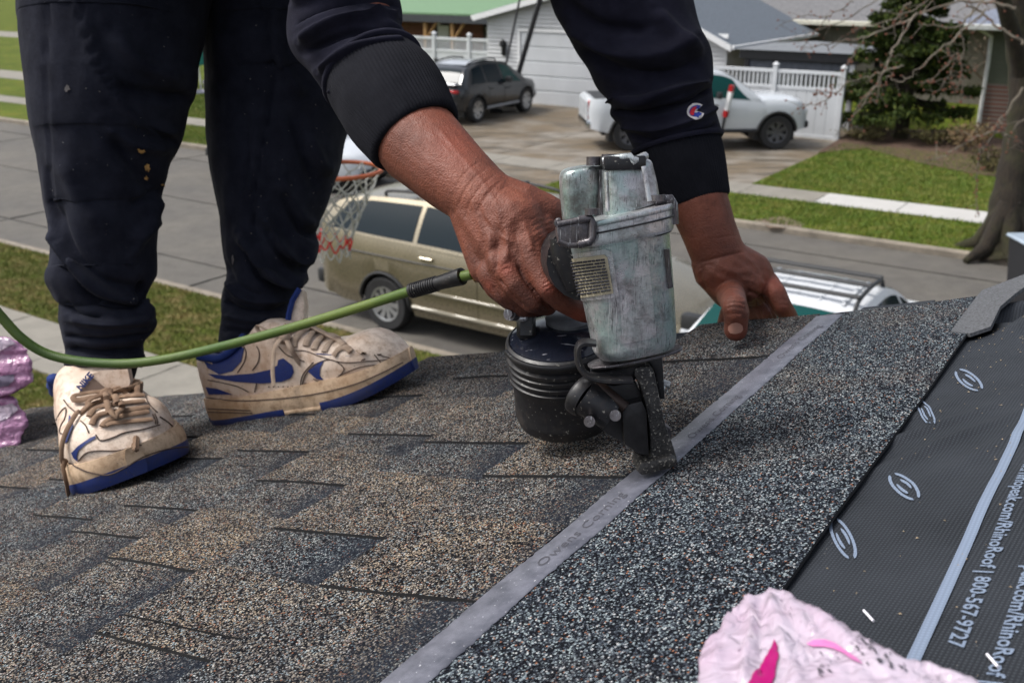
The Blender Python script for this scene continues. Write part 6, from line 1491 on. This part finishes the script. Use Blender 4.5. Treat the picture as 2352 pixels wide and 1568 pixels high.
for pl in ([(150, 520), (200, 590), (260, 640), (275, 690)], [(320, 735), (370, 780), (400, 850)], [(300, 1130), (380, 1050), (500, 1030), (700, 1030), (900, 970), (1100, 890), (1240, 870)], [(470, 870), (520, 930), (640, 900), (760, 850), (950, 815), (1110, 770)], [(290, 1180), (400, 1230), (560, 1250), (700, 1200), (900, 1080), (1150, 1000), (1330, 980), (1420, 1000)],
           [(940, 360), (960, 450), (1000, 560), (1090, 650)], [(1110, 690), (1200, 750), (1280, 830), (1350, 910)], [(500, 1180), (540, 1110), (620, 1070)], [(75, 720), (120, 640), (170, 600), (165, 700), (120, 780), (110, 850), (150, 860)], [(1060, 660), (1085, 720), (1090, 760)], [(1040, 665), (1065, 725), (1070, 765)]):
    surfline('stitching', cz(pl), BN, .0008, M_STITCH, shN_, off=.0009)
surfline('sole_groove', cz([(200, 1150), (290, 1200), (420, 1250), (600, 1270), (760, 1200), (950, 1090), (1200, 1010), (1420, 990)]), BNA, .0009, M_STITCH, shN_, off=.0006)
mb = MB(); dt = dL+.012; tg = cz([(300, 440), (410, 265), (520, 222), (790, 208), (815, 330), (800, 420), (560, 480)]); A_ = [P3(x, y, dt-.00*i) for i, (x, y) in enumerate(tg)]; m_ = len(A_)
mb.add(A_+[p+FW*.012 for p in A_], [tuple(range(m_)), tuple(range(2*m_-1, m_-1, -1))]+[(i, (i+1) % m_, m_+(i+1) % m_, m_+i) for i in range(m_)]); tgo = mb.build('tongue', M_LEA, shN_, world=True)
mb = MB(); A_ = [P3(x, y, dt-.0015) for x, y in cz([(302, 440), (408, 268), (560, 392), (540, 470)])]; mb.add(A_, [(0, 1, 2, 3)]); mb.build('tongue_label', simple('brown_label', (.16, .11, .085), .9), shN_, world=True)
lt = text_mesh('NIKE', .0115, bold=.0005); a0 = cz([(318, 430)])[0]; A0 = P3(*a0, dt-.003); A1 = P3(*cz([(405, 330)])[0], dt-.003); ex_ = (A1-A0).normalized(); ey_ = FW.cross(ex_).normalized(); ey_ = -ey_ if ey_.dot(UPV) < 0 else ey_
for v in lt.vertices: v.co = A0+ex_*v.co.x+ey_*v.co.y
lt.materials.clear(); lt.materials.append(M_BLUE); link('lettering', lt, tgo, True)
# ============================================================ THE COIL ROOFING NAILER
XN = (RX-N*RX.dot(N)).normalized(); YN = N.cross(XN)
def nd(x, y, yl=0.0):                                 # depth at which the ray meets the nailer's middle plane
    r = ray(x, y); return ((O+YN*yl-CAM).dot(YN))/r.dot(YN)
def npt(x, y, yl=0.0): return CAM+ray(x, y)*nd(x, y, yl)
nl_ = thing('coil_nailer', 'worn pneumatic coil roofing nailer of scratched teal grey aluminium with black canister', 'nail gun', loc=O)
def alum(name, teal, bare, dark=.5):
    t = NT(name); n1 = t.noise(24, 6, .75); n2 = t.noise(55, 6, .8); n3 = t.noise(38, 5, .7)
    c = t.mix(t.ramp(n1, [(.40, 0.0), (.50, .35), (.60, 1.0)]), teal, bare)
    c = t.mix(t.ramp(n2, [(.50, 0.0), (.66, dark)]), c, (.022, .021, .024))
    c = t.mix(t.ramp(n3, [(.50, 0.0), (.68, .8)]), c, (.10, .085, .075))
    for (sca, rot, thr, colr) in (((1, .5, .06), (0, .55, 0), .69, (.02, .02, .022)), ((1, .5, .06), (0, -.8, 0), .69, (.025, .025, .028)), ((1, .3, .04), (0, 1.2, 0), .67, (.03, .03, .03)), ((1, .3, .04), (0, .9, 0), .67, (.68, .70, .70))):
        v = t.mapped(sca, rot=rot); sv = t.noise(1500, 1, .3, vec=v); m2 = t.noise(45, 3, .6)
        f = t.math('MULTIPLY', t.ramp(sv, [(thr, 0.0), (thr+.02, .8)]), t.ramp(m2, [(.42, 0.0), (.58, .85)])); c = t.mix(f, c, colr)
    t.set(color=c, rough=t.ramp(n2, [(.3, .22), (.7, .46)]), metal=.62); b1 = t.bump(n2, .5, .0010); t.bump(n3, .4, .0015, prev=b1); return t.m
M_ALU = alum('scratched_teal_aluminium', (.34, .445, .43), (.49, .48, .50)); M_ALU2 = alum('bare_scratched_aluminium', (.46, .51, .51), (.60, .58, .60), .65)
M_STL = alum('dark_dirty_steel', (.10, .09, .095), (.16, .15, .16), .7)
M_PLS = NT('dirty_black_plastic'); t = M_PLS; n = t.noise(70, 5, .75); g_ = t.noise(420, 2, .5)
c = t.mix(t.ramp(n, [(.52, 0.0), (.75, .5)]), (.009, .009, .011), (.055, .042, .034)); c = t.mix(t.ramp(g_, [(.68, 0.0), (.72, .8)]), c, (.24, .23, .20)); t.set(color=c, rough=t.ramp(n, [(.35, .30), (.65, .55)])); t.bump(n, .2, .0008); M_PLS = t.m
M_PLS2 = simple('worn_black_steel', (.020, .019, .020), .38, .4, var=.6, scale=70, bump=.4, bscale=300, bd=.0005)
M_GLOSS = NT('glossy_black_lid'); t = M_GLOSS; sv = t.noise(230, 2, .4, vec=t.mapped((.2, 1, 1), rot=(0, .4, .9))); t.set(color=t.mix(t.ramp(sv, [(.69, 0.0), (.72, .7)]), (.010, .012, .020), (.25, .25, .27)), rough=.12); M_GLOSS = t.m
def nrows(rows, yl=0.0): return [(a, b, nd((a[0]+b[0])/2, (a[1]+b[1])/2, yl)) for a, b in rows]
def nlo(rows, n, mat, name, par, thick=.95, expo=3.2, seg=64, yl=0.0, sm=40):
    mb = MB(); mb.loft(silh(nrows(rows, yl), n, seg, thick, expo)); return mb.build(name, mat, par, sm, world=True)
hsg = nlo([((1378, 822), (1546, 788)), ((1363, 806), (1549, 772)), ((1358, 780), (1549, 745)), ((1338, 690), (1543, 650)), ((1320, 610), (1537, 572)), ((1308, 560), (1533, 520))], 60, M_ALU, 'housing', nl_, .98, 2.6)
nlo([((1312, 514), (1532, 463)), ((1310, 516), (1537, 466)), ((1311, 556), (1540, 514)), ((1314, 561), (1536, 520))], 14, M_ALU2, 'collar', nl_, 1.0, 3.4)
nlo([((1308, 511), (1536, 461)), ((1306, 513), (1538, 463)), ((1306, 521), (1539, 472)), ((1309, 524), (1537, 475))], 6, M_ALU, 'gasket_flange', nl_, 1.03, 3.4)
nlo([((1385, 497), (1512, 460)), ((1383, 450), (1506, 420)), ((1380, 405), (1498, 385)), ((1381, 388), (1493, 370)), ((1389, 380), (1480, 362))], 34, M_ALU, 'cap', nl_, .96, 3.4)
nlo([((1292, 504), (1372, 492)), ((1288, 455), (1376, 440)), ((1285, 412), (1378, 396)), ((1290, 394), (1376, 381)), ((1306, 387), (1370, 378))], 34, M_ALU, 'cap_lobe', nl_, 1.15, 3.0, yl=.012)
nlo([((1368, 500), (1392, 494)), ((1368, 440), (1390, 434)), ((1369, 392), (1388, 386))], 10, M_STL, 'cap_web', nl_, 1.5, 2.4, yl=.004)
def nbox(x, y, dx, dy, dz, yl, mat, name, par, bev=.002, rot=0.0):
    c_ = npt(x, y, yl); Rm = Matrix.Rotation(rot, 3, YN); f = frame(Rm @ XN, YN, Rm @ N, c_); mb = MB(); mb.box((0, 0, 0), (dx, dy, dz), f, bev=bev, seg=2); return mb.build(name, mat, par, 40, world=True)
nbox(1428, 374, .030, .045, .010, -.002, M_PLS, 'exhaust_slot', nl_, .002, .22); 
mb = MB(); 
for (x, y) in ((1363, 366), (1398, 360)): mb.cyl(npt(x, y+14, -.004), npt(x, y-6, -.004), .0052, 14)
mb.build('cap_bolt', M_STL, nl_, 40, world=True)
mb = MB(); mb.tube([npt(1385, 370, -.018), npt(1430, 362, -.022), npt(1447, 360, -.022), npt(1455, 370, -.024), npt(1470, 364, -.020), npt(1482, 358, -.014)], .0030, 8); mb.build('exhaust_deflector', M_ALU2, nl_, 60, world=True)
nbox(1320, 535, .026, .020, .016, -.028, M_STL, 'clamp_plate', nl_, .003, .08); 
mb = MB(); fr_ = [npt(x, y, -.040) for x, y in ((1330, 505), (1356, 500), (1361, 512), (1361, 545), (1354, 556), (1328, 562))]; mb.tube(fr_, .0030, 8); fr2 = [npt(x, y, -.036) for x, y in ((1280, 516), (1300, 512), (1330, 506))]; mb.tube(fr2, .0026, 8); fr3 = [npt(x, y, -.036) for x, y in ((1282, 552), (1304, 562), (1328, 562))]; mb.tube(fr3, .0026, 8); mb.build('clamp_bracket', M_STL, nl_, 60, world=True)
mb = MB(); mb.tube([npt(1283+7*math.cos(a), 512+8*math.sin(a), -.034) for a in [.3+k*.5 for k in range(11)]], .0013, 6); mb.build('wire_loop', M_STL, nl_, 60, world=True)
mb = MB(); mb.tube([npt(x, y, -.020) for x, y in ((1502, 462), (1520, 458), (1540, 457), (1546, 468), (1549, 515))], .0035, 8); mb.build('side_bracket', M_STL, nl_, 60, world=True)
mb = MB()
for (x, y, yl) in ((1511, 452, -.022), (1360, 483, -.040)): mb.cyl(npt(x, y+10, yl), npt(x, y-4, yl), .0052, 14)
mb.build('collar_bolt', M_STL, nl_, 40, world=True)
nlo([((1316, 560), (1533, 521)), ((1317, 563), (1532, 524)), ((1319, 571), (1531, 532)), ((1321, 574), (1530, 535))], 6, M_PLS, 'dark_seal', nl_, 1.0, 2.8)
nlo([((1311, 534), (1541, 486)), ((1310, 536), (1542, 488)), ((1311, 538), (1541, 490))], 4, M_PLS, 'gasket', nl_, 1.045, 3.4)
for (x0, y0, x1, y1) in ((1392, 396, 1396, 486), (1478, 382, 1492, 462)):
    mb = MB(); mb.tube([npt(x0, y0, -.0335), npt(x1, y1, -.0360)], .0018, 6); mb.build('cap_rib', M_ALU2, nl_, 60, world=True)
# warning label on the housing
BH = bvh_of([hsg.data])
M_STK = simple('yellowed_label', (.34, .30, .21), .6, var=.35, scale=40)
decal('label_frame', [(1305, 584), (1390, 572), (1406, 577), (1422, 682), (1330, 692)], BH, M_ALU2, hsg, off=.0012, step=6)
stk = decal('warning_label', [(1313, 594), (1388, 583), (1396, 590), (1410, 672), (1334, 683)], BH, M_STK, hsg, off=.0024, step=6)
r = random.Random(6); mb = MB()
for k in range(11):
    f = (k+.8)/11.5; x0, y0 = 1316+f*19, 597+f*83; x1, y1 = 1391+f*15, 588+f*80; s_ = .03
    while s_ < .95:
        e = min(.97, s_+r.uniform(.04, .15)); p = []
        for ss in (s_, e):
            h, nn = hit(BH, x0+(x1-x0)*ss, y0+(y1-y0)*ss); nn = nn if nn.dot(CAM-h) > 0 else -nn; p.append(h+nn*.0030)
        mb.tube(p, .00065, 4); s_ = e+r.uniform(.015, .04)
mb.build('fine_print', M_INK, hsg, world=True)
surfline('raised_rib', [(1528, 572), (1534, 640), (1537, 660)], BH, .0022, M_STL, hsg, off=.001)
decal('bare_stripe', [(1462, 520), (1485, 516), (1490, 600), (1500, 700), (1508, 775), (1430, 790), (1425, 700), (1455, 640), (1466, 580)], BH, M_ALU2, hsg, off=.0004, step=8)
# bottom plate, bracket, nose, feed arm
pl_rows = [((1352, 838), (1564, 793)), ((1350, 840), (1567, 795)), ((1352, 843), (1565, 799))]
nlo(pl_rows, 8, M_STL, 'base_plate', nl_, .55, 2.6)
nlo([((1356, 850), (1480, 828)), ((1362, 870), (1470, 850)), ((1400, 885), (1455, 872))], 14, M_PLS, 'neck', nl_, .7, 3)
mb = MB(); mb.tube(spline([npt(x, y, -.026) for x, y in ((1368, 788), (1340, 786), (1327, 800), (1330, 835), (1350, 862), (1395, 872), (1452, 872))], 30), [.0026]*30, 10, flat=3.2, up=YN); mb.build('trigger_guard', M_PLS, nl_, 60, world=True)
def nprism(poly, y0, y1, mat, name, par, bev=.0025):
    bm = bmesh.new(); vs = [bm.verts.new(npt(x, y, y0)) for x, y in poly]; f = bm.faces.new(vs); e = bmesh.ops.extrude_face_region(bm, geom=[f])
    dv = YN*(y1-y0); [setattr(v, 'co', v.co+dv) for v in e['geom'] if isinstance(v, bmesh.types.BMVert)]
    bmesh.ops.recalc_face_normals(bm, faces=bm.faces)
    if bev: bmesh.ops.bevel(bm, geom=[e_ for e_ in bm.edges], offset=bev, segments=2, affect='EDGES', profile=.6)
    me = bpy.data.meshes.new(name); bm.to_mesh(me); bm.free(); me.materials.append(mat); shade(me, 40); return link(name, me, par, True)
c4 = lambda pts: [(1129+x*.276, 696+y*.276) for x, y in pts]
M_NOSE = NT('granule_dusted_steel'); t = M_NOSE; n = t.noise(480, 2, .5); n2 = t.noise(60, 4, .7)
c = t.mix(t.ramp(n2, [(.4, 0.0), (.7, .6)]), (.022, .021, .021), (.09, .085, .08)); c = t.mix(t.ramp(n, [(.60, 0.0), (.66, .8)]), c, (.30, .28, .24)); t.set(color=c, rough=.5, metal=.3); t.bump(n, .7, .0012); M_NOSE = t.m
nprism(c4([(1185, 540), (1320, 522), (1352, 560), (1395, 760), (1445, 1000), (1500, 1150), (1545, 1290), (1540, 1340), (1300, 1400), (1318, 1280), (1318, 1100), (1292, 900), (1245, 700), (1190, 610)]), -.014, .012, M_NOSE, 'nose', nl_)
nprism(c4([(1205, 1400), (1240, 1330), (1380, 1300), (1500, 1270), (1548, 1300), (1550, 1345), (1480, 1385), (1250, 1440)]), -.022, .016, M_NOSE, 'contact_foot', nl_, .003)
nprism(c4([(1300, 480), (1420, 430), (1430, 560), (1445, 800), (1400, 800), (1360, 580)]), .004, .020, M_PLS, 'safety_arm', nl_, .0015)
nprism(c4([(1440, 1010), (1490, 1040), (1500, 1110), (1480, 1150), (1465, 1120)]), .002, .014, M_STL, 'safety_tab', nl_, .001)
mb = MB(); mb.tube([npt(*p, .008) for p in c4([(1395, 640), (1420, 660), (1480, 680)])], .0028, 6); mb.tube([npt(*p, .008) for p in c4([(1400, 700), (1440, 705)])], .0035, 8); mb.build('depth_adjuster', M_ALU2, nl_, 50, world=True)
nprism(c4([(760, 700), (860, 645), (960, 655), (1200, 655), (1250, 760), (1290, 900), (1318, 1290), (1200, 1255), (1150, 1190), (960, 1090), (800, 950)]), -.006, .022, M_PLS2, 'feed_housing', nl_, .0014)
nprism(c4([(1085, 890), (1130, 845), (1250, 815), (1290, 900), (1312, 1270), (1230, 1255), (1105, 1175)]), -.020, -.004, M_PLS2, 'feed_door', nl_, .0012)
a_, b_ = c4([(770, 770), (1005, 935)]); mb = MB(); mb.tube(spline([npt(*a_, -.012), npt(*b_, -.016)], 6), [.0140, .0140, .0135, .0130, .0125, .0115], 24); mb.build('feed_cylinder', M_PLS, nl_, 50, world=True)
a_, b_ = c4([(705, 735), (800, 800)]); mb = MB(); mb.tube(spline([npt(*a_, -.006), npt(*b_, -.012)], 6), [.0125, .0155, .0160, .0160, .0155, .0150], 24); mb.build('cylinder_ring', M_PLS, nl_, 50, world=True)
mb = MB()
for p in ((1030, 935), (815, 985)): 
    q = c4([p])[0]; mb.cyl(npt(*q, -.024), npt(*q, -.036), .0042, 16)
mb.build('feed_bolt', M_STL, nl_, 50, world=True)
a_, b_ = c4([(870, 670), (1120, 870)]); mb = MB(); mb.tube([npt(*a_, -.012), npt(*b_, -.020)], .0045, 8); mb.build('feed_rib', simple('rusty_steel', (.035, .022, .018), .5, .5, var=.5, scale=60), nl_, 50, world=True)
# canister: a grooved drum with a glossy domed lid, leaning a little towards us
cA = (UPV*math.cos(.50)-FW*math.sin(.50)-RX*.10).normalized(); cc = P3(1288, 790, .848); rC = .0462
mb = MB(); prof = [(rC*.80, -.074), (rC*.93, -.071), (rC*.97, -.064), (rC*.97, -.060), (rC*.955, -.058), (rC*.96, -.030)]
for k in range(4): h = -.028+k*.0062; prof += [(rC*.97, h), (rC*1.025, h+.0012), (rC*1.03, h+.0036), (rC*.975, h+.0050)]
prof += [(rC*1.0, -.001), (rC*1.02, .002), (rC*1.0, .006), (rC*.95, .0075), (rC*.92, .005)]
mb.lathe(prof, cc, cA, 72); can = mb.build('canister', M_PLS, nl_, 35, world=True)
mb = MB(); mb.lathe([(rC*.94, .004), (rC*.92, .0075), (rC*.78, .0105), (rC*.45, .0150), (rC*.36, .0156), (.0002, .0160)], cc, cA, 64, cap=False); mb.build('canister_lid', M_GLOSS, nl_, 50, world=True)
e1 = (RX-cA*RX.dot(cA)).normalized(); e2 = cA.cross(e1); kc = cc+e1*.010+e2*.014
mb = MB(); mb.lathe([(.0205, .0105), (.0215, .0185), (.0200, .0198), (.0002, .0202)], kc, cA, 48, cap=False); mb.build('lid_knob', simple('scuffed_grey_plastic', (.10, .105, .115), .35, var=.4, scale=60), nl_, 40, world=True)
mb = MB(); rgi = [cc+cA*.004+(e1*math.cos(a)+e2*math.sin(a))*rC*1.03 for a in [3.4+k*.11 for k in range(30)]]; mb.tube(rgi, .0022, 6); mb.build('rim_wire', M_PLS, can, 60, world=True)
pb1, pb2 = P3(1212, 720, .835), P3(1205, 765, .845)
mb = MB(); mb.box((pb1+pb2)/2, (.016, .016, .026), R=frame(RX, FW, UPV, (0, 0, 0)).to_3x3(), bev=.003); mb.build('hinge_post', M_PLS, nl_, 40, world=True)
mb = MB(); mb.box(P3(1196, 716, .828), (.012, .010, .016), R=frame(RX, FW, UPV, (0, 0, 0)).to_3x3(), bev=.002); mb.build('hinge_block', M_ALU2, nl_, 40, world=True)
mb = MB(); mb.cyl(P3(1184, 722, .826), P3(1170, 721, .816), .0055, 16); mb.cyl(P3(1172, 721, .818), P3(1167, 721, .812), .0035, 12); mb.build('hinge_bolt', M_STL, nl_, 50, world=True)
# handle inside the grip, with the brass air fitting
mb = MB(); mb.tube(spline([npt(1345, 600, .01), P3(1288, 592, .832), P3(1230, 600, .848), P3(1150, 612, .862), P3(1108, 624, .868)], 24), [.030, .029, .028, .027, .026, .024]+[.0205]*12+[.019]*6, 20, flat=1.0); mb.build('handle', M_PLS, nl_, 60, world=True)
nlo([((1262, 548), (1330, 552)), ((1266, 590), (1330, 590)), ((1286, 640), (1338, 640)), ((1300, 668), (1340, 662))], 14, M_PLS, 'handle_root', nl_, .8, 2.4, yl=.006)
M_BRASS = simple('brass', (.40, .22, .05), .35, .9, var=.3)
mb = MB(); mb.lathe([(.006, 0), (.0085, .001), (.0090, .006), (.0085, .011), (.0060, .012), (.0060, .030)], P3(1082, 630, .868), (P3(1120, 618, .868)-P3(1082, 630, .868)).normalized(), 6); mb.build('air_fitting', M_BRASS, nl_, 40, world=True)
# ============================================================ THE AIR HOSE
hz = thing('air_hose', 'green braided air hose with black bend guard running to the nailer', 'air hose', loc=RP(400, 1000))
M_HOSE = NT('green_braided_hose'); t = M_HOSE; v = t.mapped((1, 1, 1), rot=(0, .6, .3)); w1 = t.wave(260, v, .3, 'X'); w2 = t.wave(260, t.mapped((1, 1, 1), rot=(.3, -.7, .2)), .3, 'X')
c = t.ramp(t.noise(7, 3), [(.35, (.060, .120, .018)), (.65, (.135, .185, .035))]); c = t.mix(.45, c, t.ramp(t.math('MULTIPLY', w1, w2), [(.05, (.55, .6, .6)), (.6, (1.35, 1.35, 1.3))]), 'MULTIPLY')
t.set(color=c, rough=.42); t.bump(t.math('MULTIPLY', w1, w2), .5, .0007); M_HOSE = t.m
hp = [(-160, 560, 1.02), (-60, 655, 1.04), (0, 724, 1.06), (48, 775, 1.07), (105, 811, 1.08), (180, 829, 1.085), (280, 835, 1.085), (370, 826, 1.08), (470, 805, 1.07), (600, 772, 1.03), (720, 738, .99), (850, 698, .94), (950, 666, .905), (1020, 646, .885), (1062, 635, .873), (1084, 630, .868)]
q = spline([P3(*p) for p in hp], 220); mb = MB(); mb.tube(q, [.0055-.0010*i/219 for i in range(220)], 20); mb.build('hose', M_HOSE, hz, 180, world=True)
a_, b_ = P3(944, 668, .907), P3(1063, 634, .873); mb = MB(); ax = (b_-a_).normalized(); L = (b_-a_).length; prof = [(.0050, 0), (.0070, .0004)]
for k in range(11): h = .002+k*.0027; prof += [(.0071, h), (.0071, h+.0015), (.0063, h+.0017), (.0063, h+.0025)]
prof += [(.0073, L-.0085), (.0078, L-.003), (.0076, L-.0005), (.0056, L)]
mb.lathe(prof, a_, ax, 28); mb.build('bend_guard', M_PLS, hz, 30, world=True)
# ============================================================ PINK WRAPPED BUNDLES
def wrapmat(name, base, pink, amt):
    t = NT(name); n1 = t.noise(11, 4, .6); n2 = t.noise(26, 4, .7, vec=t.mapped((1, 1, 3), rot=(.4, .2, 0))); n3 = t.noise(120, 3, .6)
    c = t.mix(t.ramp(n1, [(.40, 0.0), (.65, amt)]), base, pink); c = t.mix(t.ramp(n3, [(.68, 0.0), (.74, .5)]), c, (.12, .06, .12))
    t.set(color=c, rough=.20); t.b.inputs['Coat Weight'].default_value = .5; t.b.inputs['Coat Roughness'].default_value = .15
    w_ = t.n.new('ShaderNodeVectorMath'); w_.operation = 'ADD'; nz = t.n.new('ShaderNodeTexNoise'); nz.inputs['Scale'].default_value = 30; t.l.new(t.coord(), nz.inputs['Vector'])
    ms_ = t.n.new('ShaderNodeVectorMath'); ms_.operation = 'SCALE'; ms_.inputs['Scale'].default_value = .05; t.l.new(nz.outputs['Color'], ms_.inputs[0]); t.l.new(t.coord(), w_.inputs[0]); t.l.new(ms_.outputs[0], w_.inputs[1])
    b1 = t.bump(t.voro(38, 'Distance', vec=w_.outputs[0], feature='DISTANCE_TO_EDGE'), .55, .010); b2 = t.bump(t.voro(110, 'Distance', vec=w_.outputs[0], feature='DISTANCE_TO_EDGE'), .4, .004, prev=b1); t.bump(n2, .35, .004, prev=b2); return t.m
M_WRAP = wrapmat('white_pink_plastic_wrap', (.50, .45, .52), (.44, .27, .39), .5); M_WRAP2 = wrapmat('pink_plastic_wrap', (.48, .26, .42), (.32, .12, .25), .8); M_MAG = simple('magenta_print', (.34, .003, .12), .3); M_LIL = simple('lilac_print', (.55, .16, .38), .35)
M_SMUDGE = simple('black_smudge', (.02, .02, .028), .7)
bpts = [(1595, 1620), (1602, 1568), (1608, 1480), (1621, 1458), (1640, 1450), (1670, 1409), (1690, 1385), (1697, 1361), (1728, 1362), (1768, 1344), (1803, 1350), (1830, 1370), (1893, 1399), (1961, 1445), (2030, 1482), (2089, 1510), (2114, 1507), (2151, 1516), (2220, 1537), (2300, 1580), (2420, 1660), (2420, 1900), (1560, 1900)]
hB = .060; topv = [RP(x, y, hB) for x, y in bpts]
mb = MB(); m_ = len(topv); mb.add(topv+[p-N*(hB-.002) for p in topv], [tuple(range(m_)), tuple(range(2*m_-1, m_-1, -1))]+[(i, (i+1) % m_, m_+(i+1) % m_, m_+i) for i in range(m_)])
bun = remesh(mb, .0022, 3, .5, 'wrapper')
crease(bun, [([(1712, 1362), (1728, 1440), (1716, 1510), (1704, 1568)], 7, .0040), ([(1700, 1365), (1720, 1400), (1726, 1450)], 4, -.0022), ([(1690, 1385), (1668, 1430), (1668, 1470), (1672, 1500)], 5, .0022), ([(1768, 1350), (1780, 1410), (1800, 1470), (1830, 1568)], 12, .0022), ([(1800, 1360), (1850, 1430), (1920, 1500)], 9, .0022), ([(1750, 1365), (1745, 1450), (1750, 1568)], 9, -.0018), ([(1790, 1365), (1830, 1450), (1880, 1520)], 7, -.0015),
             ([(1860, 1390), (1920, 1450), (2000, 1510), (2060, 1568)], 10, .0018), ([(2110, 1515), (2150, 1540), (2190, 1568)], 7, -.0035), ([(2089, 1512), (2130, 1550), (2150, 1580)], 6, -.0025), ([(1640, 1455), (1650, 1500), (1640, 1560)], 8, .0015), ([(1850, 1410), (1900, 1480), (1960, 1550)], 6, -.0014)], fade=(-.2, .2))
noisedisp(bun, .0018, (28, 28, 28), 4); noisedisp(bun, .0010, (110, 60, 80), 7); noisedisp(bun, .0006, (260, 140, 200), 1)
bun.materials.append(M_WRAP); shade(bun, 180)
b1 = thing('shingle_bundle', 'pale pink wrapped shingle bundle in the lower right corner', 'shingle bundle', loc=RP(1900, 1560), group='pink plastic wrapped shingle bundles'); link('wrapper', bun, b1, True)
BB = bvh_of([bun]); c8 = lambda pts: [(1580.5+x*.272, 1317+y*.272) for x, y in pts]
decal('magenta_print', c8([(500, 960), (560, 840), (640, 760), (690, 660), (735, 565), (765, 640), (765, 720), (745, 800), (735, 880), (700, 960)]), BB, M_MAG, b1, off=.0009, step=5)
decal('lilac_print', c8([(1010, 600), (1070, 568), (1160, 570), (1250, 600), (1350, 670), (1430, 730), (1482, 780), (1400, 745), (1320, 690), (1240, 645), (1160, 630), (1070, 625)]), BB, M_LIL, b1, off=.0009, step=5)
r = random.Random(12)
for k in range(46):
    f = r.random(); x = 1400+f*430+r.gauss(0, 40); y = 580+f*260+r.gauss(0, 45)
    if k > 34: x = 1180+r.gauss(0, 60); y = 800+r.gauss(0, 50)
    a = r.uniform(.4, 1.0); l_ = r.uniform(8, 34)*(.6+.8*f); w_ = r.uniform(3, 9)
    decal('smudge', c8([(x-math.cos(a)*l_, y-math.sin(a)*l_), (x+w_, y-w_), (x+math.cos(a)*l_, y+math.sin(a)*l_), (x-w_, y+w_)]), BB, M_SMUDGE, b1, off=.0008, step=8)
def leftbundle(pts, label, seed, dpt, mat, low):
    mb = MB(); A_ = [P3(x, y, dpt) for x, y in pts]; m_ = len(A_)
    away = ray(-300, 900).normalized()*.34; mb.add(A_+[p+away for p in A_], [tuple(range(m_)), tuple(range(2*m_-1, m_-1, -1))]+[(i, (i+1) % m_, m_+(i+1) % m_, m_+i) for i in range(m_)])
    me = remesh(mb, .0035, 3, .5, 'wrapper'); noisedisp(me, .007, (8, 8, 40), seed); noisedisp(me, .004, (20, 20, 110), seed+4); noisedisp(me, .0016, (160, 160, 200), seed+7)
    me.materials.append(mat); shade(me, 180); t_ = thing('shingle_bundle', label, 'shingle bundle', loc=P3(-200, pts[-1][1], dpt), group='pink plastic wrapped shingle bundles'); link('wrapper', me, t_, True)
    return bvh_of([me]), t_
dB = (RP(20, 1034)-CAM).dot(FW)
B_, t_ = leftbundle([(-520, 905), (-520, 720), (-200, 748), (0, 774), (24, 774), (43, 785), (66, 804), (70, 828), (75, 852), (74, 874), (62, 886), (30, 903), (0, 912)], 'upper pink wrapped shingle bundle of the two at the left edge', 3, dB-.01, M_WRAP2, 0)
decal('white_print', [(-60, 770), (0, 778), (22, 779), (36, 788), (0, 806), (-60, 812)], B_, M_WRAP, t_, off=.002, step=6); decal('grey_window', [(-60, 880), (-10, 868), (10, 860), (34, 858), (34, 872), (20, 884), (-60, 900)], B_, simple('grey_film', (.16, .13, .19), .2), t_, off=.002, step=6)
B_, t_ = leftbundle([(-520, 1090), (-520, 912), (0, 914), (30, 914), (44, 936), (62, 948), (64, 970), (56, 992), (52, 1014), (36, 1032), (0, 1038)], 'lower pink wrapped shingle bundle of the two at the left edge', 11, dB, M_WRAP2, 0)
decal('white_print', [(-60, 925), (0, 930), (30, 925), (42, 940), (20, 960), (-60, 985)], B_, M_WRAP, t_, off=.002, step=6)
